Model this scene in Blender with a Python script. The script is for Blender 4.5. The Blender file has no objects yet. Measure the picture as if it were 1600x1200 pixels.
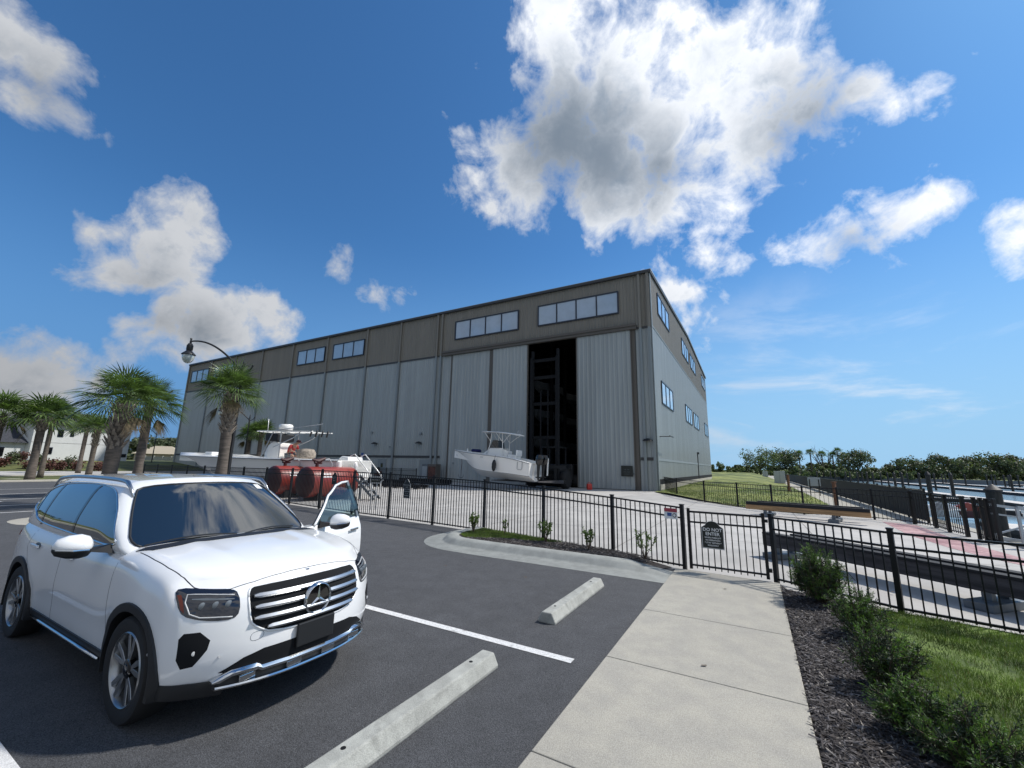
import bpy, bmesh, math, random
from mathutils import Vector, Matrix, Euler
from mathutils.bvhtree import BVHTree
from mathutils.geometry import delaunay_2d_cdt
rad = math.radians
rnd = random.Random(7)
scene = bpy.context.scene
C = scene.collection

# ------------------------------------------------------------------ camera
F = 648.0; PIT = rad(11.12); ROL = rad(1.17); EYE = 1.87; AZ = rad(29.9)
cam = bpy.data.cameras.new('camera'); camo = bpy.data.objects.new('camera', cam); C.objects.link(camo)
cam.sensor_width = 36; cam.lens = 36 * F / 1600; cam.clip_start = 0.05; cam.clip_end = 6000
camo.matrix_world = Matrix.Translation((0, 0, EYE)) @ Euler((rad(90) + PIT, 0, 0)).to_matrix().to_4x4() @ Matrix.Rotation(ROL, 4, 'Z')
scene.camera = camo
CM = camo.matrix_world.to_3x3()
def ray(px, py):
    return CM @ Vector(((px - 800) / F, (600 - py) / F, -1))
def G(px, py, z=0.0):
    d = ray(px, py); t = (z - EYE) / d.z
    return Vector((d.x * t, d.y * t, z))
def AT(px, py, dep):
    """point seen at a pixel of the photo, dep metres ahead"""
    d = ray(px, py); return Vector((0, 0, EYE)) + d * (dep / d.y)
def GX(px, dep, z=0.0):
    """ground point dep metres ahead under column px (taken near the horizon)"""
    p = AT(px, 727 + 0.0204 * (px - 800), dep); return Vector((p.x, p.y, z))
def W(u, v, z=0.0):
    return Vector((u * math.sin(AZ) + v * math.cos(AZ), u * math.cos(AZ) - v * math.sin(AZ), z))
def UV(g):
    return (g[0] * math.sin(AZ) + g[1] * math.cos(AZ), g[0] * math.cos(AZ) - g[1] * math.sin(AZ))
ROT = rad(90) - AZ           # frame x = u (away along the sidewalk), y = -v (to the left)

# ------------------------------------------------------------------ light
SUN_AZ, SUN_EL = rad(77), rad(51)
sd = Vector((math.sin(SUN_AZ) * math.cos(SUN_EL), math.cos(SUN_AZ) * math.cos(SUN_EL), math.sin(SUN_EL)))
sl = bpy.data.lights.new('sun', 'SUN'); sl.energy = 3.7; sl.angle = rad(3.0); sl.color = (1, .95, .87)
so = bpy.data.objects.new('sun', sl); C.objects.link(so)
so.rotation_euler = (-sd).to_track_quat('-Z', 'Y').to_euler()
scene.view_settings.view_transform = 'Standard'; scene.view_settings.look = 'None'
scene.view_settings.exposure = 0.32; scene.view_settings.gamma = 1
world = bpy.data.worlds.new('World'); scene.world = world; world.use_nodes = True

class NT:
    """tiny node-building helper"""
    def __init__(s, tree): s.t = tree
    def n(s, kind, **kw):
        o = s.t.nodes.new(kind)
        for k, v in kw.items(): setattr(o, k, v)
        return o
    def put(s, sock, v):
        if v is None: return
        if isinstance(v, bpy.types.NodeSocket): s.t.links.new(v, sock)
        elif isinstance(v, (tuple, list, Vector)):
            v = tuple(v)
            if len(sock.default_value) == 4 and len(v) == 3: v = v + (1,)
            sock.default_value = v
        else: sock.default_value = v
    def m(s, op, a=None, b=None, c=None, clamp=False):
        o = s.n('ShaderNodeMath', operation=op, use_clamp=clamp)
        for i, v in enumerate((a, b, c)): s.put(o.inputs[i], v)
        return o.outputs[0]
    def vm(s, op, a=None, b=None, out=0):
        o = s.n('ShaderNodeVectorMath', operation=op)
        s.put(o.inputs[0], a); s.put(o.inputs[1], b)
        return o.outputs[out]
    def mr(s, v, a, b, c=0.0, d=1.0, smooth=True):
        o = s.n('ShaderNodeMapRange'); o.interpolation_type = 'SMOOTHSTEP' if smooth else 'LINEAR'
        for i, x in enumerate((v, a, b, c, d)): s.put(o.inputs[i], x)
        return o.outputs[0]
    def mix(s, f, a, b, mode='MIX'):
        o = s.n('ShaderNodeMix', data_type='RGBA', blend_type=mode)
        s.put(o.inputs[0], f); s.put(o.inputs[6], a); s.put(o.inputs[7], b)
        return o.outputs[2]
    def noise(s, vec, scale, detail=4, rough=.55, dist=0.0, out=0):
        o = s.n('ShaderNodeTexNoise'); s.put(o.inputs['Vector'], vec)
        o.inputs['Scale'].default_value = scale; o.inputs['Detail'].default_value = detail
        o.inputs['Roughness'].default_value = rough; o.inputs['Distortion'].default_value = dist
        return o.outputs[out]

# ------------------------------------------------------------------ sky with clouds (directions only, infinitely far)
wt = NT(world.node_tree); world.node_tree.nodes.clear()
wout = wt.n('ShaderNodeOutputWorld'); bg = wt.n('ShaderNodeBackground')
sky = wt.n('ShaderNodeTexSky'); sky.sky_type = 'NISHITA'; sky.sun_disc = False
sky.sun_elevation = SUN_EL; sky.sun_rotation = SUN_AZ; sky.air_density = 1.0; sky.dust_density = 0.5; sky.ozone_density = 2.5
dirv = wt.vm('NORMALIZE', wt.n('ShaderNodeTexCoord').outputs['Generated'])
# puffs: (x, y, radius) of each cloud lobe, in the direction in which it stands
big = [(850, -40, 95), (930, -110, 110), (800, -190, 100), (1000, -230, 130), (700, -330, 90), (900, -380, 140), (1120, -330, 90), (825, 50, 50), (880, 95, 72), (960, 150, 90), (870, 205, 80), (800, 245, 55), (742, 268, 30), (950, 265, 82), (1000, 60, 50), (1050, 215, 90),
       (1130, 140, 85), (1180, 215, 85), (1250, 170, 72), (1300, 235, 45), (1330, 150, 52), (1385, 165, 42), (1425, 145, 26), (1060, 300, 58), (935, 335, 40),
       (1130, 320, 46), (1070, 25, 44), (1140, 50, 44), (1210, 80, 44), (820, 295, 36), (840, 10, 46), (1190, 120, 66), (1290, 85, 32), (1085, 100, 58)]
oth = [(1235, 392, 34), (1290, 372, 46), (1340, 352, 50), (1385, 345, 46), (1430, 335, 36), (1340, 320, 34), (1260, 375, 46), (1310, 345, 55), (1360, 330, 52), (1410, 325, 42), (1450, 318, 22), (1585, 330, 40), (1600, 370, 45), (1590, 405, 24),
       (1110, 405, 32), (1070, 460, 42), (1090, 490, 34), (1050, 440, 30), (1145, 415, 24), (1130, 462, 15),
       (10, 60, 75), (50, 95, 62), (75, 55, 30), (15, 140, 50), (90, 165, 20), (305, 350, 44), (270, 385, 40), (180, 430, 46), (240, 430, 44), (330, 375, 30),
       (310, 455, 44), (360, 480, 46), (410, 475, 42), (440, 500, 30), (260, 480, 42), (190, 510, 40), (240, 525, 42), (300, 530, 46), (350, 525, 40), (140, 362, 18), (172, 372, 16),
       (0, 560, 60), (50, 590, 55), (110, 590, 34), (170, 565, 30), (10, 600, 60), (60, 635, 40), (150, 600, 26), (535, 422, 15), (583, 457, 14), (630, 458, 9), (745, 120, 14), (1478, 325, 8), (1520, 82, 7)]
core = [(885, 210, 110), (840, 225, 70), (945, 245, 95), (1270, 180, 85), (1215, 212, 80), (1030, 258, 80), (1330, 372, 55), (250, 500, 20), (310, 512, 28), (60, 130, 50), (230, 440, 15)]
def lobes(lst, soft=.105, sm=.5):
    acc = None
    for x, y, r in lst:
        c = ray(x, y).normalized(); e = ray(x + r, y).normalized(); e2 = ray(x, y + r).normalized()
        R = ((c - e).length + (c - e2).length) / 2
        d = wt.vm('DISTANCE', dirv, c, out=1)
        v = wt.m('MULTIPLY_ADD', d, -1 / soft, R / soft)
        acc = v if acc is None else wt.m('SMOOTH_MAX', acc, v, sm)
    return acc
n1 = wt.noise(dirv, 5.5, 9, .60, .25)
n2 = wt.noise(dirv, 14, 9, .60, .35)
n3 = wt.noise(wt.vm('MULTIPLY', dirv, (1, 1, 3.2)), 3.0, 8, .6, .4)
n0 = wt.noise(dirv, 2.4, 4, .55, .2)
fb = wt.m('ADD', wt.m('ADD', wt.m('MULTIPLY', wt.m('SUBTRACT', n1, .5), 2.6), wt.m('MULTIPLY', wt.m('SUBTRACT', n2, .5), 1.5)), wt.m('MULTIPLY', wt.m('SUBTRACT', n0, .5), 1.0))
big = [(x + 6, y, r * 1.14 + (8 if x > 1150 else 0)) for x, y, r in big]
oth = [(x, y, r * 1.13) for x, y, r in oth]
mA = lobes(big); mB = lobes(oth, .075, .4)
sx = wt.n('ShaderNodeSeparateXYZ'); wt.put(sx.inputs[0], dirv)
behind = wt.mr(sx.outputs[1], -.05, -.35)                       # the half of the sky behind the photographer is broken cloud
mback = wt.m('MULTIPLY', wt.m('SUBTRACT', wt.noise(dirv, 2.6, 3, .5), .50), 7.0)
backm = wt.m('SUBTRACT', wt.m('ADD', mback, 0.7), wt.m('MULTIPLY', wt.m('SUBTRACT', 1.0, behind), 6.0))
allm = wt.m('MAXIMUM', wt.m('MAXIMUM', mA, mB), backm)
dens = wt.m('ADD', allm, wt.m('MULTIPLY', fb, 1.15))
alpha = wt.m('POWER', wt.mr(dens, -.06, .52, smooth=False), 1.15)
thin = wt.mr(n3, .49, .74)                                       # faint high streaks low over the horizon
low = wt.m('MULTIPLY', wt.mr(sx.outputs[2], .42, .10), wt.mr(sx.outputs[2], -.02, .10))
side = wt.mr(sx.outputs[0], .15, .5)
streak = wt.m('MULTIPLY', wt.m('MULTIPLY', thin, low), wt.m('MULTIPLY', side, .85))
alpha2 = wt.m('MAXIMUM', alpha, streak)
corem = wt.mr(wt.m('ADD', lobes(core, .14, .6), wt.m('MULTIPLY', fb, .45)), -.30, .85)
nshift = wt.noise(wt.vm('ADD', dirv, tuple(sd * .03)), 5.5, 9, .60, .25)
n2s = wt.noise(wt.vm('ADD', dirv, tuple(sd * .014)), 14, 9, .60, .35)
relief = wt.mr(wt.m('ADD', wt.m('SUBTRACT', nshift, n1), wt.m('MULTIPLY', wt.m('SUBTRACT', n2s, n2), .7)), -.11, .13)            # lobes are brighter towards the sun
thick = wt.mr(dens, .3, 1.3)
shade = wt.m('MULTIPLY', thick, relief, clamp=True)
white = wt.mix(shade, (.82, .85, .90), (.36, .44, .55))
ccol = wt.mix(wt.m('MULTIPLY', corem, .95, clamp=True), white, (.165, .21, .27))
# clouds far from the sun are less brightly lit than those round it
sund = wt.vm('DISTANCE', dirv, sd, out=1)
near = wt.mr(sund, 1.25, .50, .60, 1.10)
near = wt.m('MULTIPLY', near, wt.mr(sund, 1.85, 1.35, .42, 1.0))
ccol = wt.mix(1.0, ccol, wt.mix(near, (0, 0, 0), (1, 1, 1)), 'MULTIPLY')
SKY_GAIN = .088
skyc = wt.mix(1.0, sky.outputs[0], (SKY_GAIN * .48, SKY_GAIN * .92, SKY_GAIN * 1.24), 'MULTIPLY')
hor = wt.mr(sx.outputs[2], .50, .0)
horc = wt.mix(wt.mr(sx.outputs[0], -.75, .65), (.10, .225, .45), (.28, .48, .70))
skyc = wt.mix(wt.m('MULTIPLY', hor, .93), skyc, horc)
fin = wt.mix(alpha2, skyc, ccol)
wt.put(bg.inputs[0], fin); bg.inputs[1].default_value = 1.0
wt.put(wout.inputs[0], bg.outputs[0])

# ------------------------------------------------------------------ materials
M = {}
def mat(name, col, rough=.6, metal=0.0, var=.0, vscale=6.0, bump=0.0, bscale=60.0, coat=0.0, spec=.5, obj=True, tint=None, stretch=None, fine=0.0, emit=None, trans=0.0, alpha=1.0, var2=0.0):
    m = bpy.data.materials.new(name); m.use_nodes = True; t = NT(m.node_tree)
    b = m.node_tree.nodes['Principled BSDF']
    co = t.n('ShaderNodeTexCoord').outputs['Object']
    if stretch: co = t.vm('MULTIPLY', co, stretch)
    c = tuple(col) + (1,)
    if var > 0:
        n = t.noise(co, vscale, 6, .62)
        f = t.mr(n, .32, .68)
        lo = tuple(x * (1 - var) for x in col); hi = tuple(min(1, x * (1 + var)) for x in (tint or col))
        cc = t.mix(f, lo, hi)
        if var2 > 0:
            f2 = t.mr(t.noise(co, vscale * .13, 3, .5), .35, .65)
            cc = t.mix(f2, cc, t.mix(1.0, cc, (1 - var2,) * 3, 'MULTIPLY'))
        if fine > 0:
            v = t.noise(co, bscale, 2, .7); cc = t.mix(t.mr(v, .25, .75), t.mix(1.0, cc, (1 - fine,) * 3, 'MULTIPLY'), t.mix(1.0, cc, (1 + fine,) * 3, 'MULTIPLY'))
        t.put(b.inputs['Base Color'], cc)
    else: b.inputs['Base Color'].default_value = c
    b.inputs['Roughness'].default_value = rough; b.inputs['Metallic'].default_value = metal
    b.inputs['Coat Weight'].default_value = coat; b.inputs['Coat Roughness'].default_value = .03
    b.inputs['Specular IOR Level'].default_value = spec
    b.inputs['Transmission Weight'].default_value = trans; b.inputs['Alpha'].default_value = alpha
    if emit: b.inputs['Emission Color'].default_value = tuple(emit[:3]) + (1,); b.inputs['Emission Strength'].default_value = emit[3]
    if bump > 0:
        bn = t.n('ShaderNodeBump'); bn.inputs['Strength'].default_value = bump; bn.inputs['Distance'].default_value = .01
        t.put(bn.inputs['Height'], t.noise(co, bscale, 5, .65)); t.put(b.inputs['Normal'], bn.outputs[0])
    M[name] = m; return m
mat('car_white', (.80, .81, .82), .22, coat=1.0)
mat('black_plastic', (.012, .013, .015), .5)
mat('black_gloss', (.004, .004, .005), .06, coat=.5)
mat('car_glass', (.006, .009, .010), .02, spec=.9, coat=1.0)
mat('chrome', (.62, .64, .66), .12, 1.0)
mat('satin_chrome', (.50, .51, .52), .28, 1.0)
mat('rubber', (.012, .012, .013), .75, bump=.2, bscale=80)
mat('alloy', (.34, .35, .36), .3, .9)
mat('lamp_glass', (.01, .012, .02), .03, coat=1.0)
mat('amber', (.10, .018, .008), .2)
mat('light_grey', (.45, .46, .47), .4)
mat('seat_fabric', (.10, .10, .11), .8)
mat('asphalt', (.066, .068, .074), .88, var=.10, vscale=3.2, bump=1.0, bscale=150, fine=.8, var2=.10)
mat('old_asphalt', (.075, .078, .085), .9, var=.15, vscale=1.0, bump=.4, bscale=90, fine=.3)
mat('concrete', (.355, .338, .298), .9, var=.06, vscale=3.5, bump=.5, bscale=160, fine=.22, tint=(.365, .345, .295), var2=.05)
mat('yard_concrete', (.425, .41, .39), .9, var=.10, vscale=.9, bump=.2, bscale=60, fine=.06, var2=.16)
mat('kerb_concrete', (.27, .28, .265), .9, var=.12, vscale=4, bump=.4, bscale=160, fine=.12)
mat('stop_concrete', (.34, .345, .32), .9, var=.16, vscale=6, bump=.5, bscale=120, fine=.15)
mat('line_paint', (.62, .62, .62), .7, var=.1, vscale=30, bump=.5, bscale=150, fine=.3)
mat('pink_paint', (.36, .19, .21), .9, var=.28, vscale=1.1, fine=.2, bscale=12, tint=(.40, .27, .27))
mat('grey_wall', (.30, .33, .338), .30, spec=.8, var=.10, vscale=1.3, stretch=(1, 1, .06))
mat('brown_wall', (.205, .190, .165), .5, var=.07, vscale=1.3, stretch=(1, 1, .06))
mat('dark_trim', (.045, .045, .048), .5)
mat('brown_trim', (.10, .09, .08), .5)
mat('pale_trim', (.22, .25, .265), .5)
mat('window_frame', (.022, .03, .05), .4)
mat('window_glass', (.34, .44, .57), .06, spec=.8, coat=1.0, var=.06, vscale=.8)  # pale blue base colour carries the sky's reflection in the panes
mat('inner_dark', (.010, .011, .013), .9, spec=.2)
mat('rack_steel', (.008, .009, .011), .8, spec=.2)
mat('roof_metal', (.35, .37, .38), .4, .3)
mat('fence_black', (.006, .006, .007), .42, spec=.35)
mat('screen_black', (.010, .011, .014), .8)
mat('grass', (.06, .105, .018), .9, var=.35, vscale=1.6, bump=1.0, bscale=50, tint=(.11, .16, .03), fine=.4, var2=.2)
mat('far_grass', (.075, .108, .026), .95, var=.35, vscale=.16, bump=.5, bscale=3, tint=(.17, .185, .05), fine=.2)
mat('dark_grass', (.06, .075, .022), .95, var=.35, vscale=.25, bump=.5, bscale=6, tint=(.10, .11, .03), fine=.3)
mat('blade', (.045, .088, .016), .6, var=.5, vscale=2.5, tint=(.105, .15, .03))
mat('mulch', (.030, .025, .024), .95, var=.5, vscale=25, bump=1.0, bscale=60, fine=.4)
mat('chip_dark', (.035, .029, .028), .85, var=.4, vscale=40)
mat('chip_grey', (.12, .11, .11), .85, var=.3, vscale=40)
mat('chip_pale', (.30, .27, .24), .85)
mat('soil', (.07, .055, .04), .95, var=.3, vscale=3)
mat('leaf', (.06, .10, .025), .45, var=.4, vscale=6, tint=(.13, .20, .05))
mat('juniper', (.035, .075, .018), .55, var=.5, vscale=9, tint=(.09, .16, .035))
mat('juniper_dark', (.018, .036, .014), .6, var=.4, vscale=9)
mat('twig', (.09, .065, .045), .9)
mat('oak_leaf', (.045, .062, .030), .6, var=.45, vscale=.5, tint=(.085, .105, .05))
mat('oak_leaf_pale', (.06, .09, .035), .6, var=.4, vscale=.5, tint=(.11, .14, .055))
mat('oak_bark', (.07, .06, .05), .95)
mat('palm_leaf', (.040, .072, .020), .42, var=.45, vscale=3, tint=(.10, .15, .045))
mat('palm_dead', (.13, .10, .06), .8, var=.3, vscale=6)
mat('palm_bark', (.12, .10, .085), .95, var=.3, vscale=3, bump=.9, bscale=22, stretch=(1, 1, 5))
mat('palm_boot', (.27, .23, .19), .9, var=.35, vscale=9)
mat('water', (.26, .38, .48), .14, spec=.8, bump=.6, bscale=2.2)
mat('pile_wood', (.030, .029, .026), .9, var=.35, vscale=3, bump=.5, bscale=20, stretch=(4, 4, .6))
mat('dock_top', (.52, .50, .48), .8, var=.1, vscale=1.5)
mat('dock_side', (.02, .02, .022), .8)
mat('pile_cap', (.014, .014, .016), .6)
mat('brown_post', (.16, .08, .045), .9, var=.3, vscale=4)
mat('grey_timber', (.048, .046, .050), .8, var=.45, vscale=2.2, bump=.4, bscale=25, stretch=(.35, 5, 5))
mat('orange_timber', (.36, .22, .11), .8, var=.3, vscale=2.5, stretch=(.4, 5, 5))
mat('steel_grey', (.13, .15, .17), .5, .3, var=.15, vscale=5)
mat('galvanised', (.40, .42, .44), .4, .7, var=.1, vscale=5)
mat('gelcoat', (.86, .85, .82), .18, coat=.6)
mat('gelcoat_grey', (.60, .61, .62), .25)  # plain pale grey for the saddle of the covered small boat
mat('blue_cloth', (.01, .015, .09), .8)
mat('tank_red', (.26, .032, .020), .38, var=.06, vscale=2, coat=.3)
mat('maroon', (.045, .007, .009), .55)
mat('shirt_red', (.42, .035, .035), .8)
mat('skin', (.40, .24, .17), .6)
mat('cabinet_grey', (.34, .38, .40), .5)
mat('sign_black', (.008, .012, .010), .45)
mat('sign_white', (.75, .76, .76), .5)
mat('sign_red', (.36, .05, .07), .5)
mat('sign_blue', (.04, .09, .28), .5)
mat('house_white', (.55, .57, .58), .8, var=.04, vscale=1)
mat('shingle', (.035, .038, .048), .9, var=.3, vscale=5)
mat('tan_wall', (.38, .33, .25), .8)
mat('globe', (.55, .60, .58), .25, trans=.3)
mat('bronze', (.014, .015, .017), .45)
mat('lit', (.9, .9, .9), .5, emit=(1, .97, .9, 2.2))
mat('red_plastic', (.50, .035, .025), .4)
mat('bronze_leaf', (.09, .035, .025), .6, var=.4, vscale=3)

def glassy(name, col, mixf):
    m = bpy.data.materials.new(name); m.use_nodes = True; t = NT(m.node_tree); m.node_tree.nodes.clear()
    o = t.n('ShaderNodeOutputMaterial'); a = t.n('ShaderNodeBsdfTransparent'); g = t.n('ShaderNodeBsdfGlossy'); x = t.n('ShaderNodeMixShader')
    a.inputs[0].default_value = tuple(col) + (1,); g.inputs[1].default_value = .01
    fr = t.n('ShaderNodeFresnel'); fr.inputs[0].default_value = 1.5
    t.put(x.inputs[0], t.m('ADD', fr.outputs[0], mixf, clamp=True)); t.put(x.inputs[1], a.outputs[0]); t.put(x.inputs[2], g.outputs[0]); t.put(o.inputs[0], x.outputs[0])
    M[name] = m
glassy('door_glass', (.55, .74, .76), .07)
glassy('boat_glass', (.16, .19, .22), .05)

def leafy(name):
    """leaves let some light through"""
    m = M[name]; t = NT(m.node_tree); b = m.node_tree.nodes['Principled BSDF']; out = m.node_tree.nodes['Material Output']
    tr = t.n('ShaderNodeBsdfTranslucent'); mx = t.n('ShaderNodeMixShader'); mx.inputs[0].default_value = .3
    if b.inputs['Base Color'].is_linked: t.put(tr.inputs[0], t.mix(1.0, b.inputs['Base Color'].links[0].from_socket, (1.3, 1.5, .8), 'MULTIPLY'))
    t.put(mx.inputs[1], b.outputs[0]); t.put(mx.inputs[2], tr.outputs[0]); t.put(out.inputs[0], mx.outputs[0])
g_ = M['car_glass'].node_tree.nodes['Principled BSDF']; g_.inputs['IOR'].default_value = 1.75; g_.inputs['Coat IOR'].default_value = 1.5
for k in ('leaf', 'juniper', 'oak_leaf', 'oak_leaf_pale', 'palm_leaf', 'blade', 'palm_dead'): leafy(k)

# ------------------------------------------------------------------ mesh helpers
class MB:
    def __init__(s): s.v = []; s.f = []; s.mi = []
    def add(s, vs, fs, mi=0):
        o = len(s.v); s.v += [tuple(x) for x in vs]; s.f += [tuple(i + o for i in f) for f in fs]; s.mi += [mi] * len(fs); return s
    def box(s, x0, x1, y0, y1, z0, z1, mi=0):
        return s.add([(x, y, z) for z in (z0, z1) for y in (y0, y1) for x in (x0, x1)], [(0, 2, 3, 1), (4, 5, 7, 6), (0, 1, 5, 4), (2, 6, 7, 3), (0, 4, 6, 2), (1, 3, 7, 5)], mi)
    def bar(s, a, b, w, h, mi=0, up=(0, 0, 1)):
        a = Vector(a); b = Vector(b); d = (b - a).normalized(); r = d.cross(Vector(up))
        if r.length < 1e-4: r = d.cross(Vector((0, 1, 0)))
        r.normalize(); q = r.cross(d); r = r * (w / 2); q = q * (h / 2)
        vs = [p + i * r + j * q for p in (a, b) for j in (-1, 1) for i in (-1, 1)]
        return s.add(vs, [(0, 1, 3, 2), (4, 6, 7, 5), (0, 4, 5, 1), (2, 3, 7, 6), (0, 2, 6, 4), (1, 5, 7, 3)], mi)
    def tube(s, pts, r, n=8, mi=0, cap=True):
        pts = [Vector(p) for p in pts]; rs = r if isinstance(r, (list, tuple)) else [r] * len(pts)
        vs = []; prev = None
        for i, p in enumerate(pts):
            d = (pts[min(i + 1, len(pts) - 1)] - pts[max(i - 1, 0)]).normalized()
            a = (prev - d * prev.dot(d)) if prev is not None else d.orthogonal()
            if a.length < 1e-5: a = d.orthogonal()
            a.normalize(); prev = a; b = d.cross(a)
            vs += [p + (a * math.cos(t) + b * math.sin(t)) * rs[i] for t in [2 * math.pi * k / n for k in range(n)]]
        fs = [(i * n + k, i * n + (k + 1) % n, (i + 1) * n + (k + 1) % n, (i + 1) * n + k) for i in range(len(pts) - 1) for k in range(n)]
        if cap: fs += [tuple(range(n - 1, -1, -1)), tuple(range((len(pts) - 1) * n, len(pts) * n))]
        return s.add(vs, fs, mi)
    def lathe(s, prof, n=16, c=(0, 0, 0), mi=0, axis='z', sc=(1, 1)):
        """prof = [(r, h)...] turned round an axis through c"""
        vs = []
        for r, h in prof:
            for k in range(n):
                t = 2 * math.pi * k / n; x, y = r * math.cos(t) * sc[0], r * math.sin(t) * sc[1]
                vs.append({'z': (c[0] + x, c[1] + y, c[2] + h), 'y': (c[0] + y, c[1] + h, c[2] + x), 'x': (c[0] + h, c[1] + x, c[2] + y)}[axis])
        m = len(prof)
        fs = [(i * n + k, i * n + (k + 1) % n, (i + 1) * n + (k + 1) % n, (i + 1) * n + k) for i in range(m - 1) for k in range(n)]
        fs += [tuple(range(n - 1, -1, -1)), tuple(range((m - 1) * n, m * n))]
        return s.add(vs, fs, mi)
    def prism(s, poly, z0, z1, mi=0):
        n = len(poly)
        vs = [(p[0], p[1], z0) for p in poly] + [(p[0], p[1], z1) for p in poly]
        return s.add(vs, [tuple(range(n - 1, -1, -1)), tuple(range(n, 2 * n))] + [(k, (k + 1) % n, (k + 1) % n + n, k + n) for k in range(n)], mi)
    def loft(s, rings, closed=True, mi=0, cap=True):
        n = len(rings[0]); vs = [p for r in rings for p in r]; fs = []
        for i in range(len(rings) - 1):
            for k in range(n if closed else n - 1):
                fs.append((i * n + k, i * n + (k + 1) % n, (i + 1) * n + (k + 1) % n, (i + 1) * n + k))
        if cap: fs += [tuple(range(n - 1, -1, -1)), tuple(range((len(rings) - 1) * n, len(rings) * n))]
        return s.add(vs, fs, mi)
    def xf(s, mtx):
        s.v = [tuple(mtx @ Vector(p)) for p in s.v]; return s
    def build(s, name, mats, parent=None, smooth=None, bevel=0, label=None, world=False):
        me = bpy.data.meshes.new(name); me.from_pydata(s.v, [], s.f)
        ml = mats if isinstance(mats, (list, tuple)) else [mats]
        for m in ml: me.materials.append(M[m])
        if len(ml) > 1: me.polygons.foreach_set('material_index', s.mi)
        me.validate(); me.update()
        if smooth is not None:
            me.polygons.foreach_set('use_smooth', [True] * len(me.polygons))
            if smooth > 0: me.set_sharp_from_angle(angle=rad(smooth))
        o = bpy.data.objects.new(name, me); C.objects.link(o)
        if parent:
            o.parent = parent
            if world: o.matrix_parent_inverse = parent.matrix_basis.inverted()
        if bevel:
            b = o.modifiers.new('bevel', 'BEVEL'); b.width = bevel; b.segments = 2; b.limit_method = 'ANGLE'; b.angle_limit = rad(40)
        if label: o['label'] = label
        return o
def fixn(o):
    bm = bmesh.new(); bm.from_mesh(o.data); bmesh.ops.recalc_face_normals(bm, faces=bm.faces); bm.to_mesh(o.data); bm.free(); return o
def thing(name, label, cat, loc=(0, 0, 0), rz=0.0, group=None):
    o = bpy.data.objects.new(name, None); C.objects.link(o); o.empty_display_size = .1
    o.location = loc; o.rotation_euler = (0, 0, rz); o['label'] = label; o['category'] = cat
    if group: o['group'] = group
    return o
def tag(o, label, cat, group=None, loc=None, rz=None):
    o['label'] = label; o['category'] = cat
    if group: o['group'] = group
    if loc is not None: o.location = loc
    if rz is not None: o.rotation_euler = (0, 0, rz)
    return o
def struct(o, kind='structure', label=None):
    o['kind'] = kind
    if label: o['label'] = label
    return o
def dup(root, loc=None, rz=None, label=None, group=None, scale=None):
    def cp(o, par):
        c = o.copy(); C.objects.link(c)
        if par: c.parent = par
        for ch in list(o.children): cp(ch, c)
        return c
    r = cp(root, None)
    if loc is not None: r.location = loc
    if rz is not None: r.rotation_euler = (0, 0, rz)
    if label: r['label'] = label
    if group: r['group'] = group
    if scale: r.scale = (scale,) * 3
    return r
def text_mesh(txt, size, spacing=1.0, extrude=.001, bold=0.0):
    if txt[0] == '#':            # a row too small to read in the photograph: short letter-sized strokes
        n = len(txt); r_ = random.Random(n * 31 + int(size * 1000)); vs = []; fs = []
        for k in range(n):
            if k and r_.random() < .12: continue
            x = (k - (n - 1) / 2) * size * .62; w = size * r_.uniform(.18, .26); h = size * r_.uniform(.28, .36); o = len(vs)
            for a0, b0, a1, b1 in ((-w, -h, -w * .4, h), (-w * .4, h * r_.uniform(-.2, .6), w, h * r_.uniform(.7, 1.0))):
                o = len(vs); vs += [(x + a0, b0, .001), (x + a1, b0, .001), (x + a1, b1, .001), (x + a0, b1, .001)]; fs.append((o, o + 1, o + 2, o + 3))
        return vs, fs
    cu = bpy.data.curves.new('lettering', 'FONT'); cu.body = txt; cu.size = size; cu.align_x = 'CENTER'; cu.align_y = 'CENTER'
    cu.space_line = spacing; cu.extrude = extrude; cu.offset = bold; cu.resolution_u = 3
    o = bpy.data.objects.new('lettering', cu); C.objects.link(o)
    dg = bpy.context.evaluated_depsgraph_get(); me = bpy.data.meshes.new_from_object(o.evaluated_get(dg))
    vs = [tuple(v.co) for v in me.vertices]; fs = [tuple(p.vertices) for p in me.polygons]
    bpy.data.objects.remove(o); bpy.data.meshes.remove(me); bpy.data.curves.remove(cu)
    return vs, fs
def poly_uv(pts, z): return [tuple(W(u, v, z)) for u, v in pts]

def stains(name, dark, pale, scale):
    m = M[name]; t = NT(m.node_tree); b = m.node_tree.nodes['Principled BSDF']; src = b.inputs['Base Color'].links[0].from_socket
    co = t.n('ShaderNodeTexCoord').outputs['Object']
    c = t.mix(t.mr(t.noise(co, scale, 5, .6, .6), .60, .74), src, t.mix(1.0, src, (dark,) * 3, 'MULTIPLY'))
    c = t.mix(t.mr(t.noise(t.vm('ADD', co, (7, 3, 1)), scale * .45, 6, .65, 1.2), .58, .75), c, t.mix(1.0, c, (pale,) * 3, 'MULTIPLY'))
    t.put(b.inputs['Base Color'], c)
stains('asphalt', .84, 1.16, 1.3); stains('yard_concrete', .80, 1.10, .55); stains('concrete', .93, 1.03, 1.9); stains('line_paint', .45, 1.0, 9.0); stains('kerb_concrete', .8, 1.15, 2.0); stains('stop_concrete', .75, 1.15, 3.0)

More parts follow.
